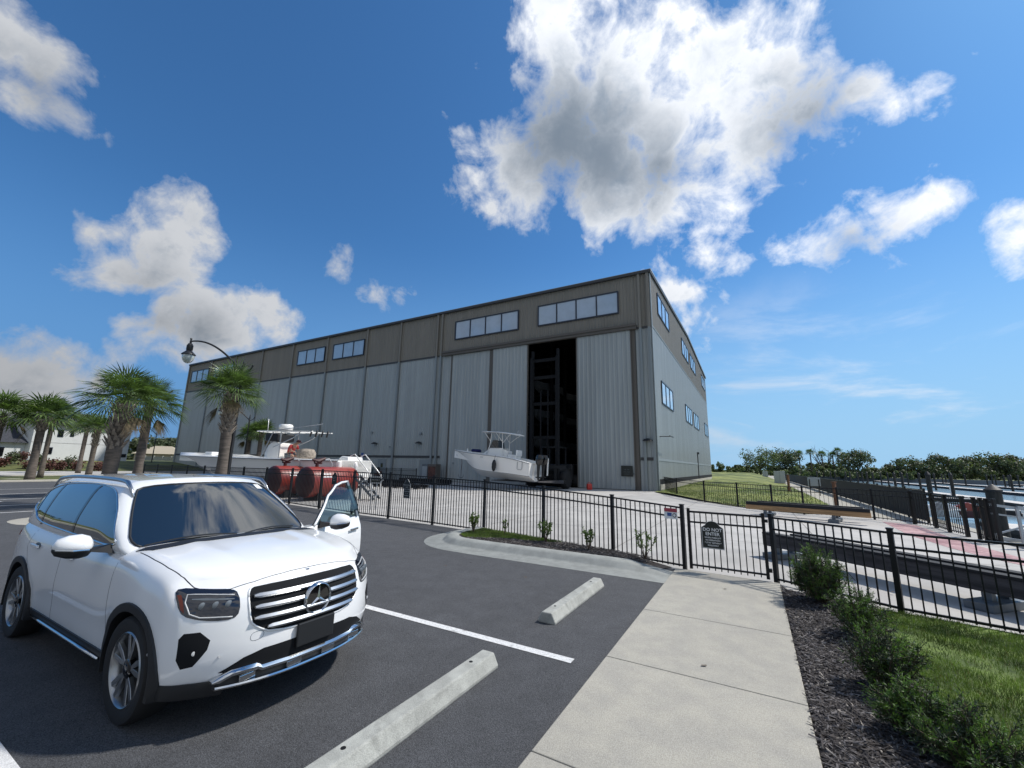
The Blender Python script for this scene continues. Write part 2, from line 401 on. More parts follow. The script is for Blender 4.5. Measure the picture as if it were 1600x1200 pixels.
# ================================================================== SETTING
def sheet(name, poly, z, m, sub=0, hf=None):
    """flat sheet over a uv polygon; sub = cell size for a gridded, height-mapped one"""
    if not sub:
        mb = MB(); mb.add(poly_uv(poly, z), [tuple(range(len(poly)))]); o = mb.build(name, m)
    else:
        us = [p[0] for p in poly]; vs = [p[1] for p in poly]; pts = [Vector(p) for p in poly]; n = len(poly)
        u = min(us) + sub * .5
        while u < max(us):
            v = min(vs) + sub * .5
            while v < max(vs):
                pts.append(Vector((u + rnd.uniform(-.2, .2) * sub, v + rnd.uniform(-.2, .2) * sub))); v += sub
            u += sub
        r = delaunay_2d_cdt([Vector((p[0], p[1])) for p in pts], [], [list(range(n))], 1, 1e-4)
        mb = MB(); mb.add([W(p[0], p[1], z + (hf(p[0], p[1]) if hf else 0)) for p in r[0]], r[2]); o = mb.build(name, m, smooth=0)
    bm = bmesh.new(); bm.from_mesh(o.data)
    for f in bm.faces:
        if f.normal.z < 0: f.normal_flip()
    bm.to_mesh(o.data); bm.free()
    return struct(o)
def inpoly(u, v, poly):
    c = False; n = len(poly)
    for i in range(n):
        a, b = poly[i], poly[i - 1]
        if (a[1] > v) != (b[1] > v) and u < (b[0] - a[0]) * (v - a[1]) / (b[1] - a[1]) + a[0]: c = not c
    return c

mb = MB()
for q in ([(-900, -3000), (3000, -3000), (3000, 6.45), (-900, 6.45)], [(216, 6.45), (3000, 6.45), (3000, 3000), (216, 3000)], [(-900, 6.45), (-45, 6.45), (-45, 3000), (-900, 3000)]):
    mb.add(poly_uv(q, -.03), [(3, 2, 1, 0)])
struct(mb.build('ground', 'dark_grass'))
sheet('far_bank', [(217.5, 6.45), (262, 6.45), (262, 250), (217.5, 250)], 0.0, 'far_grass')
mb = MB(); mb.add(poly_uv([(-45, 6.3), (216.5, 6.3), (216.5, 900), (-45, 900)], -1.42), [(3, 2, 1, 0)]); wo = mb.build('water', 'water'); struct(wo)
# seawalls
def frame(u, v): return W(u, v)
swl = thing('seawall', 'grey concrete seawall with a cap along the marina walkway', 'seawall', W(0, 6.4), ROT)
m1 = MB().box(-45, 216, -.1, .05, -2.4, -.12); m1.build('wall', 'kerb_concrete', swl)
m1 = MB().box(-45, 216, -.2, .22, -.12, .025); m1.build('cap', 'concrete', swl)
sw2 = thing('seawall', 'long dark grey bulkhead on the far side of the marina basin', 'seawall', W(216, 6.6), ROT)
MB().box(-.2, .3, -350, 0, -2.4, .0).build('wall', 'steel_grey', sw2)
MB().box(-.35, .6, -350, 0, .0, .12).build('cap', 'concrete', sw2)

FL = [(8.94, -1.27, 1.18), (9.33, -2.76, 1.27), (9.74, -4.62, 1.37), (10.3, -6.75, 1.45), (10.59, -8.87, 1.50), (10.84, -11.05, 1.54), (10.97, -13.05, 1.56), (11.27, -15.36, 1.56), (11.62, -17.9, 1.55)]
for k in range(1, 9): FL.append((11.62 + .07 * k, -17.9 - 2.1 * k, 1.55 - .01 * k))
yard = sheet('concrete_yard', [(7.4, -100), (36.95, -100), (36.95, 6.2), (4.0, 6.2), (4.0, .3), (7.4, .3)], 0.0, 'yard_concrete')
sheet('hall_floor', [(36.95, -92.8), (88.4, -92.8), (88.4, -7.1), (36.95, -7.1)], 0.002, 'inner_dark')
asph = [(-30, -1.36), (8.85, -1.36)] + [(p[0] - .06, p[1]) for p in FL[1:]] + [(30, -34.7), (60, -34.7), (60, -46), (-30, -46)]
sheet('parking_lot', asph, .004, 'asphalt')
sheet('walkway', [(23.5, 3.7), (36.95, 3.75), (70, 3.9), (330, 3.9), (330, 6.2), (36.95, 6.2), (23.5, 6.2)], .006, 'concrete')
sheet('street', [(-60, -57.5), (240, -57.5), (240, -77), (-60, -77)], .004, 'yard_concrete')
verge = sheet('grass_verge', [(-60, -46.2), (240, -46.2), (240, -57.5), (-60, -57.5)], .03, 'dark_grass', 1.5, lambda u, v: .12 * math.sin(u * .7 + v) * .3)
def lawnh(u, v):
    t = max(0, min(1, (-v - 79) / 11)); return 1.25 * t * t * (3 - 2 * t)
sheet('lawn_rise', [(-120, -77.2), (260, -77.2), (260, -420), (-120, -420)], .02, 'dark_grass', 9, lawnh)
# long painted lines of the lot
def line(u0, v0, u1, v1, w, name='parking_line', z=.0085, m='line_paint'):
    d = Vector((u1 - u0, v1 - v0)).normalized(); q = Vector((-d.y, d.x)) * w / 2
    mb = MB(); mb.add(poly_uv([(u0 + q.x, v0 + q.y), (u0 - q.x, v0 - q.y), (u1 - q.x, v1 - q.y), (u1 + q.x, v1 + q.y)], z), [(0, 1, 2, 3)])
    return struct(fixn(mb.build(name, m)))
line(4.22, -1.68, 4.22, -8.2, .105)
line(UV(G(0, 1196))[0], -1.68, UV(G(0, 1196))[0], -8.2, .105)
for v in (-21.6, -24.6, -28.0, -31.8, -36.2): line(-4, v, 14.0 if v < -34.8 else 10.6, v, .12)
for k in range(3): line(3.4 + k * .55, -25.5 - k * .6, 4.3 + k * .3, -26.6 - k * .2, .35)
# kerb along the far side of the lot
mb = MB()
pr = [(0, 0), (.03, .10), (.07, .14), (.28, .14), (.30, .0)]
mb.loft([[W(u, -45.95 - a, b) for a, b in pr] for u in (-60, 240)], closed=False, cap=False); struct(mb.build('kerb', 'concrete'))
mb = MB(); mb.loft([[W(u, -57.3 - a, b) for a, b in pr] for u in (-60, 240)], closed=False, cap=False); struct(mb.build('kerb', 'concrete'))

# kerbed planting island by the front fence
def kerb_path(pts, prof, hs=None):
    rings = []
    for i, p in enumerate(pts):
        a = Vector(pts[max(i - 1, 0)]); b = Vector(pts[min(i + 1, len(pts) - 1)]); d = (b - a).normalized(); q = Vector((-d.y, d.x)); h = hs[i] if hs else 1
        rings.append([W(p[0] + q.x * o, p[1] + q.y * o, .006 + (z - .006) * h) for o, z in prof])
    return rings
kp = [(8.12, -1.42), (8.12, -1.75), (8.12, -2.2), (8.12, -3.0), (8.12, -4.2), (8.12, -5.4), (8.15, -5.95)]
for k in range(1, 9):
    t = rad(90) * k / 8; kp.append((9.3 - 1.15 * math.cos(t), -5.95 - 1.15 * math.sin(t)))
kp.append((10.25, -7.12))
kh = [.12, .45, 1] + [1] * (len(kp) - 3)
prof = [(-.44, .006), (-.43, .012), (-.02, .022), (.03, .05), (.10, .12), (.17, .152), (.36, .155), (.42, .14), (.43, .02)]
rk = kerb_path(kp, prof, kh)
mb = MB(); mb.loft(rk, closed=False, cap=False); ko = fixn(mb.build('kerb', 'kerb_concrete', smooth=50)); struct(ko)
bm = bmesh.new(); bm.from_mesh(ko.data); up = sum(f.normal.z * f.calc_area() for f in bm.faces)
if up < 0: bmesh.ops.reverse_faces(bm, faces=bm.faces)
bm.to_mesh(ko.data); bm.free()
isl = [(8.45, -1.75), (8.52, -2.2), (8.52, -5.9), (8.65, -6.35), (8.95, -6.65), (9.3, -6.72), (10.2, -6.72), (9.72, -4.62), (9.3, -2.76), (8.93, -1.5)]
sheet('mulch_bed', isl, .115, 'mulch', .12, lambda u, v: rnd.uniform(-.012, .02) - (.09 if v > -1.9 else .03 if v > -2.2 else 0))
# little kerbed island at the left
li = thing('planting_island', 'pale kerbed island with dark mulch at the left of the lot', 'kerb island', W(5.4, -18.2), ROT)
def rrect(x0, x1, y0, y1, r, n=6):
    out = []
    for cx, cy, a0 in ((x1 - r, y1 - r, 0), (x0 + r, y1 - r, 90), (x0 + r, y0 + r, 180), (x1 - r, y0 + r, 270)):
        for k in range(n + 1):
            t = rad(a0 + 90 * k / n); out.append((cx + r * math.cos(t), cy + r * math.sin(t)))
    return out
rg = [rrect(-1.8 + a, 1.8 - a, -1.4 + a, 1.4 - a, 1.2 - a) for a in (0, .42, .46, .55, .75)]
mb = MB(); mb.loft([[(x, y, z) for x, y in r] for r, z in zip(rg, (.006, .02, .10, .15, .15))], cap=False); mb.build('kerb', 'concrete', li, smooth=50)
mb = MB(); mb.prism(rrect(-1.04, 1.04, -.64, .64, .44), .0, .14); mb.build('mulch', 'mulch', li)

# sidewalk slabs with open joints
mb = MB(); js = [-3.7, -2.1, -.47, 1.17, 2.81, 4.45, 6.09, 8.76]
for a, b in zip(js, js[1:]):
    mb.add([W(u, v, z) for z in (-.1, .034) for u, v in ((a + .004, -1.415), (b - .004 if b < 8 else 8.83, -1.415), (b - .004 if b < 8 else 8.70, .235), (a + .004, .235))], [(0, 1, 2, 3), (4, 7, 6, 5), (0, 4, 5, 1), (1, 5, 6, 2), (2, 6, 7, 3), (3, 7, 4, 0)])
so_ = fixn(mb.build('sidewalk', 'concrete', bevel=.008)); struct(so_)
line(-3.7, -.59, 8.7, -.59, 1.6, 'joint_bed', .012, 'mulch')
# mulch bed and lawn right of the sidewalk
RP, RQ = UV(G(1224, 924)), UV(G(1600, 996)); rdv = (Vector(RQ) - Vector(RP)).normalized()
def RF(s): return (RP[0] + rdv.x * s, RP[1] + rdv.y * s)
bed = [(-3, .24), (8.72, .24), RF(.0), RF(.9), (7.6, 1.02), (6.56, .98), (5.4, .95), (4.7, 1.15), (4.1, 1.55), (3.2, 1.9), (-3, 1.9)]
sheet('mulch_bed', bed, .014, 'mulch', .10, lambda u, v: rnd.uniform(-.012, .016))
lawn = [RF(.9), RF(2.0), RF(4.0), RF(7.0), (3, 8.5), (-3, 8.5), (-3, 1.9), (3.2, 1.9), (4.1, 1.55), (4.7, 1.15), (5.4, .95), (6.56, .98), (7.6, 1.02)]
sheet('lawn', lawn, .022, 'grass', .25, lambda u, v: .018 * math.sin(u * 2.1) * math.sin(v * 1.7))
mb = MB()
for u in (13.2, 17.8, 22.4, 27.0, 31.6): mb.add([W(u + a, v, .0035) for a, v in ((0, -60), (.014, -60), (.014, 4.5), (0, 4.5))], [(0, 1, 2, 3)])
for v in (-50, -44, -38, -32, -26, -21, -16.5, -12, -7.5, -3, 1.4): mb.add([W(u, v + a, .0035) for u, a in ((11.9 if v < -5 else 9.8, 0), (36.8, 0), (36.8, .014), (11.9 if v < -5 else 9.8, .014))], [(0, 1, 2, 3)])
struct(fixn(mb.build('slab_joints', 'soil')))
# pink painted strip on the yard by the marina gate
pk = [UV(G(*p)) for p in ((1378, 815), (1432, 821), (1500, 845), (1600, 873), (1600, 884), (1545, 872), (1480, 855), (1420, 836))]
pk = pk[:4] + [(pk[3][0] - 3, pk[3][1] + 1.4), (pk[4][0] - 3, pk[4][1] + 1.4)] + pk[4:]
o = sheet('painted_walk_strip', pk, .005, 'pink_paint')
# grass slope between hall and walkway
mound = [(35.4, -7.0), (32.4, -5.4), (28.6, -3.3), (26.2, -1.6), (24.0, .3), (23.3, 1.9), (24.2, 3.0), (27, 3.55), (36, 3.7), (70, 3.85), (330, 3.85), (330, -95), (88.8, -95), (88.8, -7.1), (36.8, -7.0)]
def moundh(u, v):
    e = max(0, min(1, (u - 25) / 18)) * max(0, min(1, (3.4 - v) / 3.5)) * max(0, min(1, (v + 7.2) / 1.5 if u < 88 else 1))
    far = max(0, min(1, (u - 60) / 60)) * .5
    return (.16 * math.sin(u * .35 + 1) * math.cos(v * .8) + .30) * e + far * e + .12 * math.sin(u * .11) * e
sheet('grass_mound', mound, .03, 'far_grass', 3.2, moundh)

mb = MB()
for pts in (((600, 846), (640, 843), (680, 846), (720, 849)), ((560, 866), (600, 861), (640, 858))):
    P = [G(x + rnd.uniform(-2, 2), y + rnd.uniform(-1, 1), .0065) for x, y in pts]
    for p, q in zip(P, P[1:]):
        e = (q - p).normalized(); s_ = Vector((-e.y, e.x, 0)) * .006; mb.add([p + s_, p - s_, q - s_, q + s_], [(0, 1, 2, 3)])
struct(fixn(mb.build('tar_cracks', 'chip_grey')))
# blades, chips
def scatter(name, poly, n, fn, mats, z=0, dens=None):
    mb = MB(); us = [p[0] for p in poly]; vs = [p[1] for p in poly]; k = 0; tries = 0
    while k < n and tries < n * 12:
        tries += 1; u = rnd.uniform(min(us), max(us)); v = rnd.uniform(min(vs), max(vs))
        if not inpoly(u, v, poly): continue
        if dens and rnd.random() > dens(u, v): continue
        fn(mb, W(u, v, z)); k += 1
    o = mb.build(name, mats); return struct(o, 'stuff')
def blade(h0, h1, w):
    def f(mb, p):
        a = rnd.uniform(0, 6.283); h = rnd.uniform(h0, h1); l = rnd.uniform(0, h * .8); b = rnd.uniform(0, 6.283)
        dx, dy = math.cos(a) * w, math.sin(a) * w
        mb.add([(p.x - dx, p.y - dy, p.z), (p.x + dx, p.y + dy, p.z), (p.x + math.cos(b) * l, p.y + math.sin(b) * l, p.z + h)], [(0, 1, 2)], 0 if rnd.random() < .93 else 1)
    return f
def chip(mb, p):
    a = rnd.uniform(0, 6.283); L = rnd.uniform(.012, .055) * (1.5 if rnd.random() < .15 else 1); w = rnd.uniform(.003, .009); t = rnd.uniform(-.35, .35); h = rnd.uniform(.0, .02)
    d = Vector((math.cos(a) * math.cos(t), math.sin(a) * math.cos(t), math.sin(t))) * L; q = Vector((-math.sin(a), math.cos(a), rnd.uniform(-.7, .7))).normalized() * w
    c = p + Vector((0, 0, h)); r = rnd.random(); k = Vector((0, 0, .004))
    mb.add([c - d - q, c + d - q * .5, c + d + q, c - d + q * .7, c + k], [(0, 1, 4), (1, 2, 4), (2, 3, 4), (3, 0, 4)], 0 if r < .70 else 1 if r < .965 else 2)
nearlawn = [RF(.9), RF(2.0), RF(3.8), (6, 4.3), (2.6, 4.3), (2.6, 1.9), (3.2, 1.9), (4.1, 1.55), (4.7, 1.15), (5.4, .95), (6.56, .98), (7.6, 1.02)]
nz = lambda u, v: .5 + .5 * math.sin(u * 3.1 + math.sin(v * 4.3)) * math.sin(v * 2.7 + u)
scatter('lawn_grass', nearlawn, 75000, blade(.02, .055, .0028), ['blade', 'palm_dead'], .028, lambda u, v: 1 if nz(u, v) > .2 else .35)
scatter('mulch_chips', [(2.2, .25), (8.6, .25), RF(.05), RF(.85), (7.6, 1.1), (6.56, 1.1), (5.4, 1.1), (4.7, 1.3), (4.1, 1.7), (2.2, 1.9)], 26000, chip, ['chip_dark', 'chip_grey', 'chip_pale'], .022)
ig = [(8.7, -6.25), (9.0, -6.6), (9.4, -6.72), (10.2, -6.68), (9.75, -4.75), (9.55, -4.0), (9.35, -4.2), (9.15, -5.4)]
scatter('island_grass', ig, 16000, blade(.02, .06, .004), ['blade', 'palm_dead'], .12)
scatter('mulch_chips', isl, 5000, chip, ['chip_dark', 'chip_grey', 'chip_pale'], .125, lambda u, v: 0 if v > -1.9 or inpoly(u, v, ig) else 1)
mg = [(26.5, -1.8), (24.0, .3), (23.3, 1.9), (24.2, 3.0), (30, 3.6), (38, 3.7), (60, 3.8), (60, -6.7), (35.4, -6.7), (32.4, -5.4)]
mb = MB()
for k in range(26000):
    u = 23.5 + 40 * rnd.random() ** 1.8; v = rnd.uniform(-6.9, 3.7)
    if not inpoly(u, v, mg): continue
    blade(.05, .12, .010)(mb, W(u, v, .03 + moundh(u, v)))
struct(mb.build('mound_grass', ['blade', 'palm_dead']), 'stuff')

# ================================================================== BOAT STORAGE HALL
B0u, B0w = 36.88, 6.92
hall = thing('boat_storage_hall', 'huge grey and brown corrugated metal boat storage hall with tall sliding doors', 'building', W(B0u, -B0w), ROT)
def L(u, w): return (u - B0u, w - B0w)
def hb(mb, u0, u1, w0, w1, z0, z1, mi=0): return mb.box(u0 - B0u, u1 - B0u, w0 - B0w, w1 - B0w, z0, z1, mi)
def corr_front(mb, w0, w1, z0, z1, u=B0u, pitch=.305, dep=.05):
    pts = []; w = w0
    while w < w1:
        for a, d in ((0, 0), (.55, 0), (.68, 1), (.86, 1), (.98, 0)):
            ww = w + a * pitch
            if ww < w1: pts.append((ww, -d * dep))
        w += pitch
    pts.append((w1, 0)); n = len(pts)
    mb.add([(u + d - B0u, x - B0w, z) for z in (z0, z1) for x, d in pts], [(k, k + n, k + n + 1, k + 1) for k in range(n - 1)])
def corr_side(mb, u0, u1, ztop, z0, w=B0w, pitch=.305, dep=.03):
    pts = []; u = u0
    while u < u1:
        for a, d in ((0, 0), (.55, 0), (.68, 1), (.86, 1), (.98, 0)):
            uu = u + a * pitch
            if uu < u1: pts.append((uu, -d * dep))
        u += pitch
    pts.append((u1, 0)); n = len(pts)
    mb.add([(x - B0u, w + d - B0w, z0) for x, d in pts] + [(x - B0u, w + d - B0w, ztop(x)) for x, d in pts], [(k, k + 1, k + n + 1, k + n) for k in range(n - 1)])
UE, WE, RID = 88.6, 92.9, 62.7
def zr(u): return 19.62 + (20.80 - 19.62) * (1 - abs(u - RID) / (RID - B0u))
mb = MB(); corr_front(mb, 30.3, WE, 0, 14.35); corr_front(mb, B0w, 8.35, 0, 14.35); fixn(mb.build('front_wall', 'grey_wall', hall))
mb = MB(); corr_front(mb, B0w, WE, 14.35, 19.6); fixn(mb.build('front_upper_wall', 'brown_wall', hall))
mb = MB(); corr_side(mb, B0u, UE, lambda u: 14.45, .3); fixn(mb.build('side_wall', 'grey_wall', hall))
mb = MB(); corr_side(mb, B0u, UE, zr, 14.45); fixn(mb.build('side_upper_wall', 'brown_wall', hall))
mb = MB(); hb(mb, UE, UE + .2, B0w, WE, 0, 19.5); hb(mb, B0u, UE, WE, WE + .2, 0, 19.4); mb.build('rear_walls', 'grey_wall', hall)
# near-black lining added inside, the hall's inner shade put into its colour
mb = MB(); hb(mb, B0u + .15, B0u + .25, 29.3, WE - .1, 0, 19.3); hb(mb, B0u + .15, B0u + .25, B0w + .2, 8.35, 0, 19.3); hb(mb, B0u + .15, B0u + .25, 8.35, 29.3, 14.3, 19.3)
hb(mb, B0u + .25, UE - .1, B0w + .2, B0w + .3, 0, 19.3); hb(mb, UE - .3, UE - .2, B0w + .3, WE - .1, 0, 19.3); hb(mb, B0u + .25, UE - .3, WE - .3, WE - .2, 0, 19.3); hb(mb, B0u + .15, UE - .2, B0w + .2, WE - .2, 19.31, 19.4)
mb.build('shade_lining', 'inner_dark', hall)
mb = MB()
for a, b in ((B0u - .18, RID), (RID, UE + .3)):
    za, zb_ = zr(a) + .1, zr(b) + .1
    mb.add([(u - B0u, w - B0w, z + t) for t in (0, .14) for u, w, z in ((a, B0w - .2, za), (b, B0w - .2, zb_), (b, WE + .2, zb_), (a, WE + .2, za))], [(3, 2, 1, 0), (4, 5, 6, 7), (0, 1, 5, 4), (1, 2, 6, 5), (2, 3, 7, 6), (3, 0, 4, 7)])
mb.build('roof', 'roof_metal', hall)
mb = MB(); hb(mb, B0u - .32, B0u - .0, B0w - .1, WE + .1, 19.50, 19.74); mb.build('gutter', 'dark_trim', hall)
mb = MB()
for a, b in ((B0u - .2, RID), (RID, UE + .3)):
    mb.bar((a - B0u, -.12, zr(a) + .02), (b - B0u, -.12, zr(b) + .02), .10, .26)
mb.build('gable_trim', 'dark_trim', hall)
mb = MB(); hb(mb, B0u - .09, B0u - .064, 30.3, WE, 14.25, 14.45); hb(mb, B0u - .09, B0u - .064, B0w, 8.35, 14.25, 14.45)
hb(mb, B0u - .09, B0u - .064, 30.3, WE, 2.52, 2.78); hb(mb, B0u - .09, B0u - .064, B0w + .1, 8.3, 2.52, 2.78); mb.build('belt_trim', 'dark_trim', hall)
mb = MB(); hb(mb, B0u + .2, UE, B0w - .06, B0w - .032, 2.52, 2.72); hb(mb, B0u + .2, UE, B0w - .06, B0w - .032, 14.42, 14.52); mb.build('side_belt_trim', 'pale_trim', hall)
mb = MB(); hb(mb, B0u + .2, UE, B0w - .07, B0w - .031, .55, .98); mb.build('base_flashing', 'inner_dark', hall)
mb = MB(); hb(mb, B0u + .1, UE, B0w - .15, B0w + .1, -.1, .55); mb.build('plinth', 'concrete', hall)
# corner trim
mb = MB(); hb(mb, B0u - .06, B0u + .16, B0w - .07, B0w + .02, 0, 19.5); mb.build('corner_trim', 'pale_trim', hall)
# door opening: jamb channel, header beam, sliding leaves
mb = MB(); hb(mb, B0u - .42, B0u - .05, 8.2, 30.4, 14.22, 14.62); hb(mb, B0u - .52, B0u - .42, 8.2, 30.4, 14.5, 14.72); mb.build('door_header', 'brown_trim', hall)
mb = MB(); hb(mb, B0u - .12, B0u + .2, 8.38, 8.78, 0, 14.22); mb.build('door_jamb', 'brown_trim', hall)
mb = MB(); hb(mb, B0u - .10, B0u + .15, 29.12, 29.3, 0, 14.22); mb.build('door_jamb', 'brown_trim', hall)
mb = MB(); corr_front(mb, 29.3, 30.3, 0, 14.22, B0u - .02); fixn(mb.build('door_side_wall', 'grey_wall', hall))
for (w0, w1, uu) in ((8.8, 13.9, B0u - .22), (19.32, 23.5, B0u - .22), (23.98, 29.08, B0u - .12)):
    mb = MB(); corr_front(mb, w0, w1, .05, 14.2, uu, .42, .045); hb(mb, uu + .02, uu + .16, w0, w1, .05, 14.2)
    lf = fixn(mb.build('sliding_door', 'grey_wall', hall))
    mb = MB(); hb(mb, uu - .05, uu + .17, w0 - .09, w0, .05, 14.2); hb(mb, uu - .05, uu + .17, w1, w1 + .09, .05, 14.2); mb.build('edge_channel', 'brown_trim', lf)
mb = MB(); hb(mb, B0u - .16, B0u + .05, 23.55, 23.92, .05, 14.2); mb.build('door_post', 'brown_trim', hall)
# downpipes
for w in (7.09, 7.87, 30.82, 31.5, 37.5, 43.6, 51.8, 60.0, 68.2, 76.3, 84.4, 92.8):
    mb = MB(); hb(mb, B0u - .24, B0u - .075, w - .11, w + .11, 0, 14.3, 0); hb(mb, B0u - .24, B0u - .075, w - .11, w + .11, 14.3, 19.5, 1); mb.build('downpipe', ['pale_trim', 'brown_wall'], hall)
def window_f(w0, w1, z0, z1, n):
    mb = MB(); f = .12; d0, d1 = B0u - .17, B0u - .03
    hb(mb, d0, d1, w0, w1, z0, z0 + f); hb(mb, d0, d1, w0, w1, z1 - f, z1)
    for k in range(n + 1):
        c = w0 + f / 2 + (w1 - w0 - f) * k / n; hb(mb, d0, d1, c - f / 2, c + f / 2, z0 + f, z1 - f)
    o = mb.build('window', 'window_frame', hall)
    mb = MB()
    for k in range(n):
        a = w0 + f + (w1 - w0 - f) * k / n; b = w0 + (w1 - w0 - f) * (k + 1) / n
        hb(mb, B0u - .10, B0u - .065, a, b, z0 + f, z1 - f)
    mb.build('panes', 'window_glass', o)
def window_s(u0, u1, z0, z1, n=3):
    mb = MB(); f = .11; d0, d1 = B0w - .12, B0w - .02
    hb(mb, u0, u1, d0, d1, z0, z0 + f); hb(mb, u0, u1, d0, d1, z1 - f, z1)
    for k in range(n + 1):
        c = u0 + f / 2 + (u1 - u0 - f) * k / n; hb(mb, c - f / 2, c + f / 2, d0, d1, z0 + f, z1 - f)
    o = mb.build('window', 'window_frame', hall)
    mb = MB()
    for k in range(n): hb(mb, u0 + f + (u1 - u0 - f) * k / n, u0 + (u1 - u0 - f) * (k + 1) / n, B0w - .075, B0w - .05, z0 + f, z1 - f)
    mb.build('panes', 'window_glass', o)
window_f(9.77, 18.22, 16.03, 18.27, 4); window_f(20.48, 28.93, 16.03, 18.27, 4)
for a in (44.2, 52.4, 77.0, 85.3): window_f(a, a + 6.4, 16.03, 18.27, 3)
for a in (40.05, 56.2, 64.7, 80.3):
    window_s(a, a + 6.4, 16.6, 18.8); window_s(a, a + 6.4, 7.8, 10.0)
# small doors, lamps, vents at the foot of the front wall
for w0 in (31.75, 38.5, 41.6):
    mb = MB(); hb(mb, B0u - .10, B0u - .045, w0, w0 + 1.35, 0, 2.35); d = mb.build('entrance_door', 'pale_trim', hall)
    mb = MB(); hb(mb, B0u - .12, B0u - .10, w0 + .5, w0 + .85, 1.35, 1.85); mb.build('door_window', 'black_gloss', d)
for w0 in (33.3, 40.5, 7.6):
    mb = MB(); mb.lathe([(.42, 0), (.42, .05), (.30, .16), (.1, .22)], 14, (-.34, w0 - B0w, 4.15), sc=(.8, 1)); mb.build('wall_lamp', 'bronze', hall, smooth=40)
for w0, z, r in ((33.2, 5.3, .16), (41.3, 5.6, .14), (38.0, 3.8, .08), (28.3, 2.0, .08), (39.6, 1.2, .2)):
    mb = MB(); mb.lathe([(r, 0), (r, .12), (r * .6, .2)], 12, (-.05, w0 - B0w, z), axis='x'); mb.xf(Matrix.Translation((-.2, 0, 0))); mb.build('vent', 'pale_trim' if r < .19 else 'dark_trim', hall, smooth=40)
mb = MB(); hb(mb, B0u - .62, B0u - .30, 8.8, 9.0, 1.35, 1.4); hb(mb, 37.6, 39.5, B0w - 1.0, B0w - .9, 4.6, 4.66); hb(mb, 38.2, 38.3, B0w - 1.0, B0w, 4.6, 4.66)
mb.build('lamp_arm', 'dark_trim', hall)
mb = MB(); hb(mb, 66.3, 66.42, B0w - .14, B0w - .02, .5, 4.0); hb(mb, 66.1, 66.6, B0w - .3, B0w - .02, 4.0, 4.3); mb.build('conduit', 'dark_trim', hall)
# racks inside, seen through the open leaf
for k, (uu, ww) in enumerate([(44 + 9 * i, w) for i in range(3) for w in (10.5, 19.8, 24.5)]):
    mb = MB()
    for du in (0, 4.0):
        for dw in (0, 3.4): hb(mb, uu + du, uu + du + .3, ww + dw, ww + dw + .3, 0, 17)
    for z in (3.2, 6.6, 10.0, 13.4):
        hb(mb, uu, uu + 4.3, ww + .3, ww + .5, z, z + .3); hb(mb, uu, uu + 4.3, ww + 3.1, ww + 3.3, z, z + .3); hb(mb, uu - .1, uu, ww, ww + 3.7, z, z + .25)
    rk_ = mb.build('storage_rack', 'rack_steel', hall)
    for z in (3.5, 6.9, 10.3):
        if rnd.random() < .75:
            m2 = MB(); c = (uu - B0u + 2, ww - B0w + 1.85)
            rings = []
            for t in (0, .15, .5, 1):
                wd = 1.25 * min(1, .15 + t * 1.8); x = c[0] - 2.6 + 6 * t
                rings.append([(x, c[1] + y * wd, z + .2 + h * (1.25 if t else 1.35)) for y, h in ((-1, 1), (-.85, .35), (0, 0 if t > .1 else .5), (.85, .35), (1, 1))])
            m2.loft(rings, closed=True); fixn(m2.build('stored_hull', 'steel_grey', rk_))
for (w, u, z) in ((14.6, 48, 12.6), (17.9, 50, 12.4), (17.4, 54, 11.3), (15.9, 58, 7.6), (18.2, 62, 14), (14.5, 66, 13)):
    mb = MB(); hb(mb, u, u + 1.3, w, w + .2, z + .9, z + .96); mb.build('strip_lamp', 'lit', hall)

# ================================================================== WHITE SUV
CU, CV = 2.44, -3.22
car = thing('parked_suv', 'white compact sport utility vehicle with its driver door open, roof rails and dark alloy wheels', 'car', W(CU, CV), ROT - rad(90))
# car frame: x forward (front bumper at 0), y to its left, z up
def lerp(a, b, t): return a + (b - a) * t
_ct = {}
def curve(x, pts):
    """monotone cubic through the points"""
    if x <= pts[0][0]: return pts[0][1]
    if x >= pts[-1][0]: return pts[-1][1]
    k = id(pts)
    if k not in _ct or _ct[k][0] is not pts:
        h = [b[0] - a[0] for a, b in zip(pts, pts[1:])]; s = [(b[1] - a[1]) / (b[0] - a[0]) for a, b in zip(pts, pts[1:])]
        m = [s[0]] + [0 if s[i] * s[i + 1] <= 0 else 3 * (h[i] + h[i + 1]) / ((2 * h[i + 1] + h[i]) / s[i] + (h[i + 1] + 2 * h[i]) / s[i + 1]) for i in range(len(s) - 1)] + [s[-1]]
        _ct[k] = (pts, m)
    m = _ct[k][1]
    for i in range(len(pts) - 1):
        if x <= pts[i + 1][0]:
            h = pts[i + 1][0] - pts[i][0]; t = (x - pts[i][0]) / h
            return (2 * t ** 3 - 3 * t * t + 1) * pts[i][1] + (t ** 3 - 2 * t * t + t) * h * m[i] + (3 * t * t - 2 * t ** 3) * pts[i + 1][1] + (t ** 3 - t * t) * h * m[i + 1]
CL, HWD = 4.634, .917
TOP = [(0, .955), (.12, .985), (.35, 1.03), (.8, 1.085), (1.25, 1.115), (2, 1.10), (3.2, 1.125), (4.2, 1.15), (4.634, 1.13)]
LEAN = [(.2, .10), (.34, .02), (.50, .0), (.72, .02), (.86, .06), (.98, .17)]
REAR = [(.3, .08), (.5, 0), (.95, .05), (1.15, .10)]
CW = [(0, .865), (.3, .845), (.6, .785), (.85, .71), (1, .62)]
CX = [(0, .985), (.15, 1), (.6, 1), (.85, .97), (1, .90)]
BOT = [(0, .30), (.25, .23), (.6, .25), (3.9, .25), (4.3, .28), (4.634, .38)]
PLAN = [(0, .885), (.12, .925), (.3, .965), (.6, .985), (.87, 1.0), (1.5, .985), (3.0, .985), (3.7, 1.0), (4.2, .965), (4.5, .91), (4.634, .86)]
